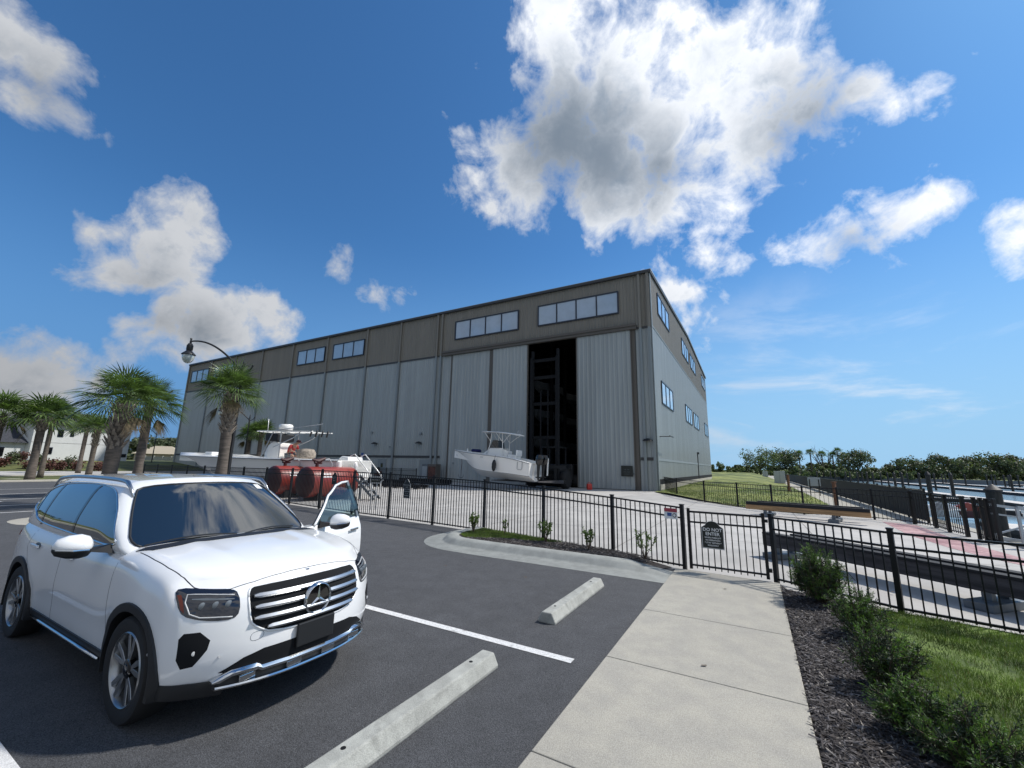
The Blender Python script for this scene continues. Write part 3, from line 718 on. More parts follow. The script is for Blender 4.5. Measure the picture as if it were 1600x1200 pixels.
SEC = [(0, .93), (.12, .975), (.28, .995), (.45, 1.0), (.62, .995), (.78, .985), (.9, .955), (1.0, .885)]
def body_pt(X, y, t):
    """X back from bumper, y half width units, t height 0..1 -> car coordinates"""
    yn = abs(y) / HWD
    w = curve(X, PLAN) * (curve(t, SEC))
    zt = curve(X, TOP) + (.035 * (1 - yn * yn) if X < 1.6 else .02 * (1 - yn ** 2)) + .011 * math.exp(-((yn - .55) / .09) ** 2) * max(0, min(1, (X - .15) / .5)) * (1 if X < 1.3 else 0)
    zb = curve(X, BOT)
    z = lerp(zb, zt, t)
    lean = curve(z, LEAN)
    k = max(0, 1 - X / 1.1)
    Xn = X + (.30 * yn ** 2.6 + lean) * k * k
    rear = max(0, (X - 4.0) / .634)
    Xn -= (.14 * yn ** 2.4 + curve(z, REAR)) * rear * rear
    # wheel arch shoulders
    bulge = 0
    for ax in (.88, 3.71):
        bulge += .012 * math.exp(-((X - ax) / .38) ** 2) * math.exp(-((z - .72) / .16) ** 2)
    yy = y * w + math.copysign(bulge, y) * (yn > .7)
    # waist crease on the doors
    yy -= math.copysign(.012, y) * (yn > .8) * math.exp(-((z - .50) / .13) ** 2) * (1 if 1.25 < X < 3.3 else 0)
    return Vector((-Xn, yy, z))
def rounded_box_faces(nx, ny, nz, Lx, hy, hz, r):
    """points on a rounded box [0,Lx]x[-hy,hy]x[0,hz] as a welded quad mesh"""
    bm = bmesh.new(); cache = {}
    def seq(n, a, b, e=.16):
        return [a + (b - a) * (i / n) for i in range(n + 1)]
    def snap(vals, r, a, b):
        out = set(vals)
        for k in range(1, 5): out.add(a + r * k / 4 * 1.0); out.add(b - r * k / 4)
        return sorted(out)
    xs = snap(seq(nx, 0, Lx), r, 0, Lx); ys = snap(seq(ny, -hy, hy), r, -hy, hy); zs = snap(seq(nz, 0, hz), r, 0, hz)
    def clean(v, tol):
        o = [v[0]]
        for q in v[1:]:
            if q - o[-1] > tol: o.append(q)
        o[-1] = v[-1]; return o
    xs, ys, zs = clean(xs, .012), clean(ys, .012), clean(zs, .012)
    def vert(x, y, z):
        k = (round(x, 4), round(y, 4), round(z, 4))
        if k not in cache:
            p = Vector((x, y, z)); q = Vector((min(max(x, r), Lx - r), min(max(y, -hy + r), hy - r), min(max(z, r), hz - r)))
            d = p - q
            # map cube corner to sphere smoothly
            if d.length > 1e-6:
                m = max(abs(d.x), abs(d.y), abs(d.z)); d = d.normalized() * m
            cache[k] = bm.verts.new(q + d)
        return cache[k]
    def grid(A, B, f):
        for i in range(len(A) - 1):
            for j in range(len(B) - 1):
                vs = [f(A[i], B[j]), f(A[i + 1], B[j]), f(A[i + 1], B[j + 1]), f(A[i], B[j + 1])]
                try: bm.faces.new(vs)
                except ValueError: pass
    for c in (0, Lx): grid(ys, zs, lambda a, b: vert(c, a, b))
    for c in (-hy, hy): grid(xs, zs, lambda a, b: vert(a, c, b))
    for c in (0, hz): grid(xs, ys, lambda a, b: vert(a, b, c))
    bmesh.ops.recalc_face_normals(bm, faces=bm.faces)
    return bm
bm = rounded_box_faces(90, 36, 22, CL, HWD, .86, .085)
for v in bm.verts: v.co = body_pt(v.co.x, v.co.y, v.co.z / .86)
bmesh.ops.recalc_face_normals(bm, faces=bm.faces)
bvh_body = BVHTree.FromBMesh(bm)
me = bpy.data.meshes.new('body'); bm.to_mesh(me); bm.free()
body = bpy.data.objects.new('body', me); C.objects.link(body); body.parent = car; me.materials.append(M['car_white']); me.materials.append(M['black_plastic'])
AX = (.88, 3.71); WR = .355
# wheel wells cut with a boolean, then baked
cut = MB()
for ax in AX:
    for s in (-1, 1): cut.lathe([(.405, -.17), (.405, .25)], 40, (-ax, s * .84, .345), axis='y')
cuto = fixn(cut.build('cutter', 'black_plastic', car))
bo = body.modifiers.new('b', 'BOOLEAN'); bo.object = cuto; bo.operation = 'DIFFERENCE'; bo.solver = 'EXACT'
bpy.context.view_layer.update(); dg = bpy.context.evaluated_depsgraph_get()
nm = bpy.data.meshes.new_from_object(body.evaluated_get(dg)); body.modifiers.clear(); body.data = nm; nm.name = 'body'
bpy.data.objects.remove(cuto)
for p in nm.polygons:
    c = p.center
    for ax in AX:
        if abs(c.y) > .5 and (c.x + ax) ** 2 + (c.z - .345) ** 2 < .408 ** 2 and abs((c.x + ax) ** 2 + (c.z - .345) ** 2 - .405 ** 2) < .02 or (abs(c.y) < .70 and abs(c.y) > .60 and (c.x + ax) ** 2 + (c.z - .345) ** 2 < .40 ** 2): p.material_index = 1
    if c.z < .30: p.material_index = 1
nm.polygons.foreach_set('use_smooth', [True] * len(nm.polygons)); nm.set_sharp_from_angle(angle=rad(38))

# cabin
def cab_pt(X, y, t):
    yn = abs(y)
    xf = lerp(1.16, 2.06, t ** .96); xr = lerp(4.60, 4.34, t ** 1.5)
    w = curve(t, CW)
    z = lerp(1.04, 1.625, t) + (.045 * (1 - (yn) ** 2) + .03 * (1 - ((X - .38) / .62) ** 2) - .015) * t
    Xn = lerp(xf, xr, X) + .16 * yn ** 2.2 * max(0, 1 - X * 2.5) - .10 * yn ** 2.2 * max(0, (X - .75) / .25)
    w *= curve(X, CX)
    return Vector((-Xn, y * w, z))
bm = rounded_box_faces(60, 30, 22, 3.3, .85, .62, .09)
for v in bm.verts: v.co = cab_pt(v.co.x / 3.3, v.co.y / .85, v.co.z / .62)
bmesh.ops.recalc_face_normals(bm, faces=bm.faces); bvh_cab = BVHTree.FromBMesh(bm)
me = bpy.data.meshes.new('cabin_roof'); bm.to_mesh(me); bm.free(); me.materials.append(M['car_white'])
cabo = bpy.data.objects.new('cabin_roof', me); C.objects.link(cabo); cabo.parent = car
me.polygons.foreach_set('use_smooth', [True] * len(me.polygons)); me.set_sharp_from_angle(angle=rad(60))

def smooth_poly(pts, n=2):
    for _ in range(n):
        out = []
        for i in range(len(pts)):
            a, b = pts[i], pts[(i + 1) % len(pts)]
            out += [(a[0] * .75 + b[0] * .25, a[1] * .75 + b[1] * .25), (a[0] * .25 + b[0] * .75, a[1] * .25 + b[1] * .75)]
        pts = out
    return pts
def dens_poly(pts, step):
    out = []
    for i in range(len(pts)):
        a = Vector(pts[i]); b = Vector(pts[(i + 1) % len(pts)]); k = max(1, int((b - a).length / step))
        for j in range(k): out.append(tuple(a.lerp(b, j / k)))
    return out
def caster(bvhs, how):
    """returns f(a, b) -> (point, normal) on the surface; how: 'front' (y,z), 'left'/'right' (X,z), 'top' (X,y)"""
    def f(a, b):
        if how == 'front': o, d = Vector((1, a, b)), Vector((-1, 0, 0))
        elif how == 'back': o, d = Vector((-6, a, b)), Vector((1, 0, 0))
        elif how == 'left': o, d = Vector((-a, 3, b)), Vector((0, -1, 0))
        elif how == 'right': o, d = Vector((-a, -3, b)), Vector((0, 1, 0))
        else: o, d = Vector((-a, b, 3)), Vector((0, 0, -1))
        best = None
        for k in range(12):
            for t in bvhs:
                h = t.ray_cast(o, d)
                if h[0] is not None and (best is None or h[3] < best[3]): best = h
            if best is not None or how == 'back': break
            if how in ('left', 'right'):
                o = Vector((o.x, o.y, o.z + (.012 if o.z < .6 else -.01))); continue
            if how == 'front': o = Vector((1, o.y * .985, o.z + (.01 if o.z < .6 else -.01)))
            else: o = Vector((o.x, o.y * .985, 3))
        if best is None: return None
        n = best[1]
        if n.dot(d) > 0: n = -n
        return best[0], n
    return f
def patch(name, outline, cast, off, m, parent, step=.035, thick=.012, smooth=True, label=None):
    pts = dens_poly(outline, step); n = len(pts); al = [Vector(p) for p in pts]
    x0 = min(p[0] for p in pts); x1 = max(p[0] for p in pts); y0 = min(p[1] for p in pts); y1 = max(p[1] for p in pts)
    y = y0 + step / 2
    while y < y1:
        x = x0 + step / 2
        while x < x1:
            if inpoly(x, y, pts): al.append(Vector((x, y)))
            x += step
        y += step
    r = delaunay_2d_cdt(al, [], [list(range(n))], 1, 1e-5)
    P = []; last = (Vector((0, 0, 0)), Vector((0, 0, 1)))
    for p in r[0]:
        h = cast(p[0], p[1]) or last; last = h; P.append(h)
    mb = MB(); top = [h[0] + h[1] * off for h in P]; mb.add(top, r[2])
    # rim
    edges = {}
    for f in r[2]:
        for i in range(len(f)):
            e = (f[i], f[(i + 1) % len(f)]); edges[tuple(sorted(e))] = edges.get(tuple(sorted(e)), 0) + 1
    bd = [e for e, c in edges.items() if c == 1]
    lo = [h[0] - h[1] * thick for h in P]
    vs = []; fs = []
    for a, b in bd:
        k = len(vs); vs += [top[a], top[b], lo[b], lo[a]]; fs.append((k, k + 1, k + 2, k + 3))
    mb.add(vs, fs)
    o = mb.build(name, m, parent, smooth=35 if smooth else None, label=label)
    return o
def ribbon(name, pts, cast, off, r, m, parent, closed=False, n=6, flat=None):
    P = []
    q = list(pts) + ([pts[0]] if closed else [])
    Q = []
    for a, b in zip(q, q[1:]):
        a = Vector(a); b = Vector(b); k = max(1, int((b - a).length / .03))
        for j in range(k): Q.append(a.lerp(b, j / k))
    Q.append(Vector(q[-1]))
    for p in Q:
        h = cast(p[0], p[1])
        if h: P.append(h[0] + h[1] * off)
    mb = MB(); mb.tube(P, r, n); return mb.build(name, m, parent, smooth=0)
fB = caster([bvh_body], 'front'); tB = caster([bvh_body], 'top'); fC = caster([bvh_cab], 'front'); bC = caster([bvh_cab, bvh_body], 'back')
sideB = {1: caster([bvh_body], 'left'), -1: caster([bvh_body], 'right')}; sideC = {1: caster([bvh_cab], 'left'), -1: caster([bvh_cab], 'right')}
# windscreen
ws = smooth_poly([(-.80, 1.125), (-.62, 1.10), (0, 1.09), (.62, 1.10), (.80, 1.125), (.74, 1.30), (.645, 1.50), (.58, 1.595), (0, 1.625), (-.58, 1.595), (-.645, 1.50), (-.74, 1.30)], 2)
wso = patch('windscreen', ws, fC, .004, 'car_glass', car, .05)
ribbon('windscreen_seal', ws, fC, .003, .010, 'black_plastic', wso, closed=True)
# mirror housing behind the glass top, wipers, sticker
mb = MB()
for y0, y1 in ((-.72, -.02), (-.05, .62)):
    P = [fC(lerp(y0, y1, t), lerp(1.115, 1.155, math.sin(t * 2.6))) for t in [k / 8 for k in range(9)]]
    mb.tube([h[0] + h[1] * .018 for h in P], .007, 5)
mb.build('wiper', 'black_plastic', wso)
patch('inspection_sticker', [(.50, 1.535), (.575, 1.53), (.55, 1.575), (.48, 1.58)], fC, .0065, 'sign_white', wso, .02, .001)
# cowl
patch('cowl_panel', [(1.16, -.74), (1.34, -.79), (1.30, -.5), (1.26, 0), (1.30, .5), (1.34, .79), (1.16, .74), (1.12, 0)], tB, .004, 'black_plastic', car, .05)
# side glass with pillars and bright trim
dlo = [(1.56, 1.115), (1.66, 1.20), (1.93, 1.41), (2.20, 1.545), (2.55, 1.585), (3.1, 1.59), (3.65, 1.565), (4.05, 1.50), (4.30, 1.36), (4.33, 1.30), (4.20, 1.265), (4.02, 1.245), (3.88, 1.185), (3.6, 1.155), (3.0, 1.140), (2.2, 1.125)]
dlo = smooth_poly(dlo, 2)
for s in (-1, 1):
    k = sideC[s]
    g = patch('side_windows', dlo, k, .003, 'car_glass', car, .05)
    for a, b, w in ((2.60, 2.72, .055), (3.60, 3.72, .06)):
        patch('pillar_cover', [(a, 1.135), (a + w, 1.135), (b + w - .04, 1.575), (b - .04, 1.575)], k, .006, 'black_gloss', g, .03, .004)
    patch('pillar_cover', [(3.98, 1.24), (4.02, 1.245), (4.14, 1.455), (4.10, 1.47)], k, .006, 'black_gloss', g, .03, .004)
    ribbon('window_trim', dlo, k, .004, .0085, 'chrome', g, closed=True)
# rear window and lights
patch('rear_window', smooth_poly([(-.66, 1.18), (.66, 1.18), (.56, 1.52), (-.56, 1.52)], 2), bC, .004, 'car_glass', car, .06)
for s in (-1, 1): patch('tail_lamp', smooth_poly([(s * .55, .93), (s * .84, .93), (s * .84, 1.04), (s * .55, 1.04)], 1), bC, .008, 'tank_red', car, .05)
mb = MB(); mb.box(-4.66, -4.5, -.26, .26, .62, .77); mb.build('rear_plate', 'sign_white', car)
# roof rails
for s in (-1, 1):
    pts = []
    for i in range(25):
        t = i / 24; X = lerp(1.98, 4.28, t); h = caster([bvh_cab], 'top')(X, s * .655)
        e = min(t, 1 - t) / .10; e = min(1, e); lift = .050 * math.sin(e * math.pi / 2)
        pts.append(h[0] + Vector((0, 0, lift + .003)))
    mb = MB(); mb.tube(pts, [.010 if i in (0, 24) else .016 if i in (1, 23) else .021 for i in range(25)], 10)
    mb.build('roof_rail', 'satin_chrome', car, smooth=0)
# bonnet shut line, front badge
hb_l = [(1.25, -.79), (.95, -.80), (.72, -.795), (.55, -.775), (.42, -.735), (.32, -.67), (.25, -.57), (.21, -.42), (.19, -.22), (.185, 0)]
bl = hb_l + [(x, -y) for x, y in reversed(hb_l[:-1])]
def cas(b): return caster([bvh_body], b)
ribbon('bonnet_gap', bl, tB, -.0035, .0055, 'black_plastic', car)
# panel gaps on the flanks
for s in (-1, 1):
    k = sideB[s]
    for pl in ([(1.42, 1.07), (1.40, .80), (1.34, .5), (1.36, .34)], [(2.66, 1.08), (2.66, .34)], [(3.62, 1.1), (3.66, .92), (3.45, .72), (3.32, .50), (3.22, .36)], [(1.36, .335), (3.22, .335)]):
        if s == 1 and pl[0][0] < 2.5: continue
        ribbon('panel_gap', pl, k, -.0025, .0038, 'black_plastic', car)
    # wheel arch cladding
    for ax in AX:
        out = []; inn = []
        for i in range(29):
            t = rad(-14 + 208 * i / 28)
            out.append((ax - .455 * math.cos(t), .345 + .462 * math.sin(t))); inn.append((ax - .40 * math.cos(t), .345 + .402 * math.sin(t)))
        rings = []
        for (ox, oz), (ix, iz) in zip(out, inn):
            h = k(ox, max(oz, .27)); h2 = k(ox, oz) or h; yb = abs((h2 or h)[0].y) if (h2 or h) else .9
            yb = max(yb, .80)
            yo = s * (yb + .006)
            rings.append([(-ox, yo - s * .02, oz), (-ox, yo + s * .010, oz), (-(ox + ix) / 2, s * max(.905, yb + .016), (oz + iz) / 2), (-ix, s * max(.912, yb + .012), iz), (-ix, s * .80, iz)])
        mb = MB(); mb.loft(rings, closed=False, cap=False); mb.build('wheel_arch_trim', 'black_plastic', car, smooth=45)
    # sill and lower cladding
    lo = [(1.30, .24), (3.26, .24), (3.22, .37), (1.34, .37)]
    patch('sill_trim', lo, k, .012, 'black_plastic', car, .05, .03)
    mb = MB(); mb.tube([k(x, .30)[0] + Vector((0, s * .028, 0)) for x in (1.42, 1.9, 2.4, 2.9, 3.14)], [.012, .016, .016, .016, .010], 8); mb.build('sill_strip', 'chrome', car, smooth=0)
    # handles
    for x in ((2.42, 3.38) if s == -1 else (3.38,)):
        h = k(x, .945); mb = MB(); mb.loft([[(-x - d, h[0].y + s * (.004 + .030 * b) , .945 + z * .014) for z, b in ((-1, .3), (-1, 1), (1, 1), (1, .3))] for d, b in ((-.11, 0), (-.07, 1), (.07, 1), (.11, 0))])
        hd = fixn(mb.build('door_handle', 'car_white', car, bevel=.004))
        patch('handle_recess', smooth_poly([(x - .08, .915), (x + .07, .915), (x + .07, .975), (x - .08, .975)], 2), k, .0015, 'steel_grey', hd, .03, .001)
# mirrors
def mirror(parent, s, ox=0, oy=0):
    mb = MB(); rings = []
    for t, (wx, hz) in zip((0, .12, .35, .7, 1.0, 1.12), ((.05, .045), (.095, .078), (.115, .094), (.105, .085), (.07, .058), (.015, .015))):
        c = Vector((-1.72 - .02 * t + ox, s * (.965 + .21 * t) + oy, 1.135 + .012 * t)); rings.append([c + Vector((wx * math.cos(a) * .8, 0, hz * math.sin(a) * (1 if math.sin(a) > 0 else .72))) for a in [2 * math.pi * i / 18 for i in range(18)]])
    mb.loft(rings); mo = fixn(mb.build('door_mirror', 'car_white', parent, smooth=50))
    mb = MB(); rings = []
    for t, (wx, hz) in zip((0, .12, .35, .7, 1.0, 1.1), ((.05, .03), (.098, .062), (.118, .075), (.108, .068), (.07, .045), (.015, .012))):
        c = Vector((-1.72 - .02 * t + ox, s * (.965 + .21 * t) + oy, 1.108 + .012 * t)); rings.append([c + Vector((wx * math.cos(a) * .8, 0, (hz * math.sin(a) if math.sin(a) < 0 else .012 * math.sin(a)))) for a in [2 * math.pi * i / 18 for i in range(18)]])
    mb.loft(rings); fixn(mb.build('mirror_base', 'black_plastic', mo, smooth=50))
    mb = MB(); mb.tube([(-1.63 + ox, s * 1.0 + oy, 1.112), (-1.62 + ox, s * 1.10 + oy, 1.118), (-1.68 + ox, s * 1.19 + oy, 1.128)], .007, 6); mb.build('indicator_strip', 'chrome', mo)
    mb = MB(); mb.loft([[(-1.62 + ox, s * .84 + oy, 1.06), (-1.80 + ox, s * .84 + oy, 1.06), (-1.80 + ox, s * .84 + oy, 1.12), (-1.66 + ox, s * .84 + oy, 1.14)], [(-1.66 + ox, s * .99 + oy, 1.09), (-1.76 + ox, s * .99 + oy, 1.09), (-1.76 + ox, s * .99 + oy, 1.12), (-1.68 + ox, s * .99 + oy, 1.12)]]); fixn(mb.build('mirror_foot', 'black_gloss', mo))
mirror(car, -1)

# front: grille, emblem, lamps, intakes
gr = [(-.515, .845), (-.50, .905), (-.45, .925), (0, .932), (.45, .925), (.50, .905), (.515, .845), (.505, .70), (.46, .655), (.36, .605), (0, .592), (-.36, .605), (-.46, .655), (-.505, .70)]
gr = [(a * .95, b) for a, b in gr]
gro = patch('grille', smooth_poly(gr, 1), fB, .005, 'inner_dark', car, .03, .01)
ribbon('grille_frame', smooth_poly(gr, 1), fB, -.001, .009, 'car_white', gro, closed=True, n=8)
for z in (.868, .795, .722, .652):
    w = .462 if z > .7 else .38
    rings = []
    for i in range(31):
        y = lerp(-w, w, i / 30); h = fB(y, z); e = .5 if i in (0, 30) else 1
        p = h[0] + Vector((.024, 0, 0)); rings.append([p + Vector((dx, 0, dz * e)) for dx, dz in ((-.016, -.017), (.008, -.016), (.016, -.002), (.004, .017), (-.016, .017))])
    mb = MB(); mb.loft(rings); fixn(mb.build('grille_bar', 'satin_chrome', gro, smooth=35))
hc = fB(0, .765)[0]
ex = hc.x + .03
mb = MB(); mb.lathe([(.098, 0), (.098, .018), (.02, .024)], 32, (ex - .01, 0, .765), axis='x'); em = mb.build('emblem', 'black_gloss', gro, smooth=50)
mb = MB(); n = 40; rr = [(.100, 0), (.101, .02), (.110, .032), (.120, .026), (.124, 0)]
mb.add([(ex - .01 + h, r * math.cos(2 * math.pi * k / n), .765 + r * math.sin(2 * math.pi * k / n)) for r, h in rr for k in range(n)], [(i * n + k, i * n + (k + 1) % n, (i + 1) * n + (k + 1) % n, (i + 1) * n + k) for i in range(4) for k in range(n)])
fixn(mb.build('emblem_ring', 'chrome', em, smooth=60))
mb = MB()
for a in (90, 210, 330):
    d = Vector((0, math.cos(rad(a)), math.sin(rad(a)))); q = Vector((0, -math.sin(rad(a)), math.cos(rad(a)))); c = Vector((ex + .014, 0, .765))
    mb.add([c + q * .017 - d * .006, c - q * .017 - d * .006, c + d * .104, c + Vector((.012, 0, 0))], [(0, 3, 2), (1, 2, 3), (0, 1, 3)])
fixn(mb.build('emblem_star', 'chrome', em))
bp = tB(.16, 0); mb = MB(); mb.lathe([(.024, 0), (.024, .004), (.015, .006)], 20, (bp[0].x - .02, 0, bp[0].z + .004)); mb.build('bonnet_badge', 'chrome', car)
for s in (-1, 1):
    hl = [(s * .535, .895), (s * .54, .775), (s * .575, .735), (s * .68, .735), (s * .79, .765), (s * .83, .805), (s * .835, .915), (s * .805, .945), (s * .69, .930), (s * .56, .920)]
    ho = patch('headlight', smooth_poly(hl, 1), fB, .0035, 'lamp_glass', car, .02, .01)
    # inner eyebrow light, lens, amber
    pl = [(s * .56, .885), (s * .68, .898), (s * .78, .905), (s * .80, .86), (s * .785, .79), (s * .74, .765), (s * .58, .752)]
    ribbon('daytime_light', pl, fB, .005, .005, 'light_grey', ho)
    patch('amber_lens', [(s * .808, .905), (s * .825, .905), (s * .823, .82), (s * .810, .80)], fB, .006, 'amber', ho, .02, .002)
    for yy in (.60, .665, .73):
        h = fB(s * yy, .835); mb = MB(); mb.lathe([(.022, -.004), (.026, .004), (.018, .008), (.004, .011)], 14, (h[0].x + .002, s * yy, .835), axis='x'); mb.build('lamp_lens', 'steel_grey', ho, smooth=60)
    patch('lamp_bezel', smooth_poly([(s * .565, .868), (s * .765, .883), (s * .77, .872), (s * .565, .856)], 1), fB, .0055, 'steel_grey', ho, .02, .001)
    fg = [(s * .825, .51), (s * .825, .64), (s * .805, .672), (s * .735, .675), (s * .685, .618), (s * .695, .56), (s * .75, .462), (s * .80, .45)]
    fo = patch('side_intake', fg, fB, .002, 'inner_dark', car, .02, .012)
    h = fB(s * .755, .545); mb = MB(); mb.lathe([(.014, 0), (.015, .006), (.008, .008)], 12, (h[0].x - .002, s * .755, .545), axis='x'); mb.build('fog_lamp', 'light_grey', fo)
    for (yy, zz) in ((.63, .505), (.895, .52)):
        h = fB(s * yy, zz)
        if h: mb = MB(); mb.lathe([(.010, 0), (.010, .004), (.006, .004)], 12, (h[0].x - .002, s * yy, zz), axis='x'); mb.build('parking_sensor', 'light_grey', car)
h = fB
ribbon('tow_cover', smooth_poly([(-.475, .565), (-.395, .575), (-.39, .63), (-.47, .625)], 2), fB, -.001, .0022, 'steel_grey', car, closed=True)
it = [(-.62, .395), (-.50, .47), (-.38, .505), (0, .52), (.38, .505), (.50, .47), (.62, .395), (.40, .37), (0, .37), (-.40, .37)]
io = patch('lower_intake', it, fB, .004, 'inner_dark', car, .03, .012)
# bright skid bar with dark slots
rings = []
path = [(-.66, .345, .0), (-.62, .355, 1), (-.56, .385, 1), (-.42, .395, 1), (-.385, .375, .8), (-.2, .375, .8), (0, .375, .8), (.2, .375, .8), (.385, .375, .8), (.42, .395, 1), (.56, .385, 1), (.62, .355, 1), (.66, .345, 0)]
for y, z, e in path:
    hx = fB(y * .97, .42)[0].x
    rings.append([(hx + dx, y, z + dz * (.4 + .6 * e)) for dx, dz in ((-.02, .022), (.012, .022), (.030, .004), (.022, -.016), (-.02, -.016))])
mb = MB(); mb.loft(rings); sk = fixn(mb.build('skid_bar', 'chrome', car, smooth=40))
rings = []
for i in range(21):
    y = lerp(-.64, .64, i / 20); hx = fB(y * .97, .42)[0].x; rings.append([(hx + dx, y, .305 + dz) for dx, dz in ((-.05, .010), (.016, .010), (.022, 0), (.012, -.012), (-.05, -.012))])
mb = MB(); mb.loft(rings); fixn(mb.build('skid_lip', 'chrome', sk, smooth=40))
rings = []
for i in range(21):
    y = lerp(-.62, .62, i / 20); hx = fB(y * .97, .42)[0].x; rings.append([(hx + dx, y, z) for dx, z in ((-.10, .36), (-.012, .36), (-.012, .30), (-.10, .30))])
mb = MB(); mb.loft(rings); fixn(mb.build('chin', 'black_plastic', sk))
for y in (-.46, -.15, .15, .46):
    mb = MB(); hx = fB(y, .40)[0].x; mb.box(hx - .01, hx + .014, y - .06, y + .06, .318, .36); mb.build('skid_rib', 'chrome', sk, bevel=.004)
for s in (-1, 1):
    rings = []
    for i in range(13):
        y = s * lerp(.58, .865, i / 12); hx = fB(y, .37)[0].x; rings.append([(hx + dx, y, z) for dx, z in ((-.10, .345), (.004, .345), (.006, .30), (-.02, .245), (-.10, .245))])
    mb = MB(); mb.loft(rings); fixn(mb.build('bumper_skirt', 'black_plastic', car, smooth=40))
# dark blank number plate
px_ = fB(.0, .52)[0].x; mb = MB(); mb.box(px_ + .005, px_ + .03, -.165, .165, .445, .615); mb.build('plate_panel', 'black_plastic', car, bevel=.008)
mb = MB(); mb.box(-4.4, -.50, -.60, .60, .22, .34); mb.build('underbody', 'black_plastic', car)

# wheels
def make_wheel():
    w = MB(); n = 48
    w.lathe([(.245, -.105), (.30, -.118), (.338, -.112), (.354, -.085), (.356, 0), (.354, .085), (.338, .112), (.30, .118), (.245, .105)], n, axis='y')
    return w
def wheel(ax, s, steer=0):
    e = bpy.data.objects.new('wheel', None); C.objects.link(e); e.parent = car; e.location = (-ax, s * .795, .352); e.rotation_euler = (0, rnd.uniform(0, 6), rad(180) * (s < 0) + steer)
    w = MB(); n = 56; prof = [(.248, -.10), (.30, -.116), (.336, -.112), (.352, -.092), (.356, -.05), (.356, .05), (.352, .092), (.336, .112), (.30, .116), (.248, .10)]
    w.add([(r * math.cos(2 * math.pi * k / n), h, r * math.sin(2 * math.pi * k / n)) for r, h in prof for k in range(n)], [(i * n + k, i * n + (k + 1) % n, (i + 1) * n + (k + 1) % n, (i + 1) * n + k) for i in range(len(prof) - 1) for k in range(n)])
    fixn(w.build('tyre', 'rubber', e, smooth=45))
    r = MB(); prof = [(.250, .100), (.242, .108), (.232, .098), (.225, .02), (.225, -.09)]
    r.add([(q * math.cos(2 * math.pi * k / n), h, q * math.sin(2 * math.pi * k / n)) for q, h in prof for k in range(n)], [(i * n + k, i * n + (k + 1) % n, (i + 1) * n + (k + 1) % n, (i + 1) * n + k) for i in range(len(prof) - 1) for k in range(n)], 0)
    fixn(r.build('rim', 'alloy', e, smooth=45))
    d = MB(); d.lathe([(.224, .0), (.224, .012), (.05, .03)], 40, axis='y'); d.build('wheel_disc', 'black_plastic', e)
    sp = MB(); bl = MB()
    for k in range(5):
        for da, wid in ((-.20, .030), (.20, .030)):
            a = 2 * math.pi * k / 5 + da; a0 = 2 * math.pi * k / 5 + da * .35
            dr = Vector((math.cos(a), 0, math.sin(a))); d0 = Vector((math.cos(a0), 0, math.sin(a0))); q = Vector((-math.sin(a), 0, math.cos(a)))
            p0 = d0 * .060; p1 = dr * .150; p2 = dr * .236
            rr = []
            for p, ww, y in ((p0, .012, .088), (p1, .020, .092), (p2, .016, .098)):
                rr.append([p + q * ww + Vector((0, y - .03, 0)), p + q * ww + Vector((0, y, 0)), p - q * ww + Vector((0, y, 0)), p - q * ww + Vector((0, y - .03, 0))])
            sp.loft(rr)
    fixn(sp.build('spokes', 'alloy', e, bevel=.003))
    hb_ = MB(); hb_.lathe([(.066, .05), (.066, .088), (.056, .094), (.034, .096), (.032, .102), (.01, .104)], 24, axis='y'); hb_.build('hub_cap', 'black_gloss', e, smooth=35)
    return e
for ax, s, st in ((AX[0], -1, 0), (AX[0], 1, 0), (AX[1], -1, 0), (AX[1], 1, 0)): wheel(ax, s, st)

# open driver door, hinged at the front edge, and a near-black patch on the closed body painted as the doorway's shade
patch('doorway_shade', smooth_poly([(1.44, 1.08), (1.42, .80), (1.40, .42), (2.60, .42), (2.62, 1.08)], 1), sideB[1], .004, 'inner_dark', car, .06)
hinge = Vector((-1.42, .86, 0)); ang = rad(68)
de = bpy.data.objects.new('driver_door', None); C.objects.link(de); de.parent = car; de.location = hinge; de.rotation_euler = (0, 0, -ang)
de['label'] = 'open driver door of the white car'
def dpt(X, z, inset=0):      # door-skin point relative to the hinge, X back from bumper
    h = sideB[1](X, min(z, 1.07)); y = h[0].y if z <= 1.07 else (sideC[1](X, z) or h)[0].y
    return Vector((-X, y - inset, z)) - hinge
lowo = smooth_poly([(1.45, 1.12), (1.42, .80), (1.40, .50), (1.42, .36), (2.62, .36), (2.66, .5), (2.66, 1.12)], 0)
mb = MB(); nX, nZ = 16, 12
outer = []; inner = []
for i in range(nX + 1):
    for j in range(nZ + 1):
        X = lerp(1.42, 2.66, i / nX); z = lerp(.36, 1.10, j / nZ)
        p = dpt(X, min(z, 1.06)); p.z = z; outer.append(p); inner.append(p + Vector((0, -.13 + .02 * (j == nZ), 0)))
N = nZ + 1
fs = [(i * N + j, i * N + j + 1, (i + 1) * N + j + 1, (i + 1) * N + j) for i in range(nX) for j in range(nZ)]
mb.add(outer, fs, 0); o1 = len(outer)
mb.add(inner, [tuple(reversed(f)) for f in fs], 1)
ring = [i * N for i in range(nX + 1)] + [nX * N + j for j in range(1, N)] + [i * N + nZ for i in range(nX - 1, -1, -1)] + [j for j in range(nZ - 1, 0, -1)]
mb.add([], [])
mb.f += [(ring[k], ring[(k + 1) % len(ring)], ring[(k + 1) % len(ring)] + o1, ring[k] + o1) for k in range(len(ring))]; mb.mi += [0] * len(ring)
fixn(mb.build('door_skin', ['car_white', 'black_plastic'], de, smooth=35))
fr = [(1.56, 1.10), (1.68, 1.215), (1.95, 1.425), (2.20, 1.545), (2.40, 1.58), (2.58, 1.588), (2.66, 1.10)]
gl = dens_poly(fr, .06)
mb = MB()
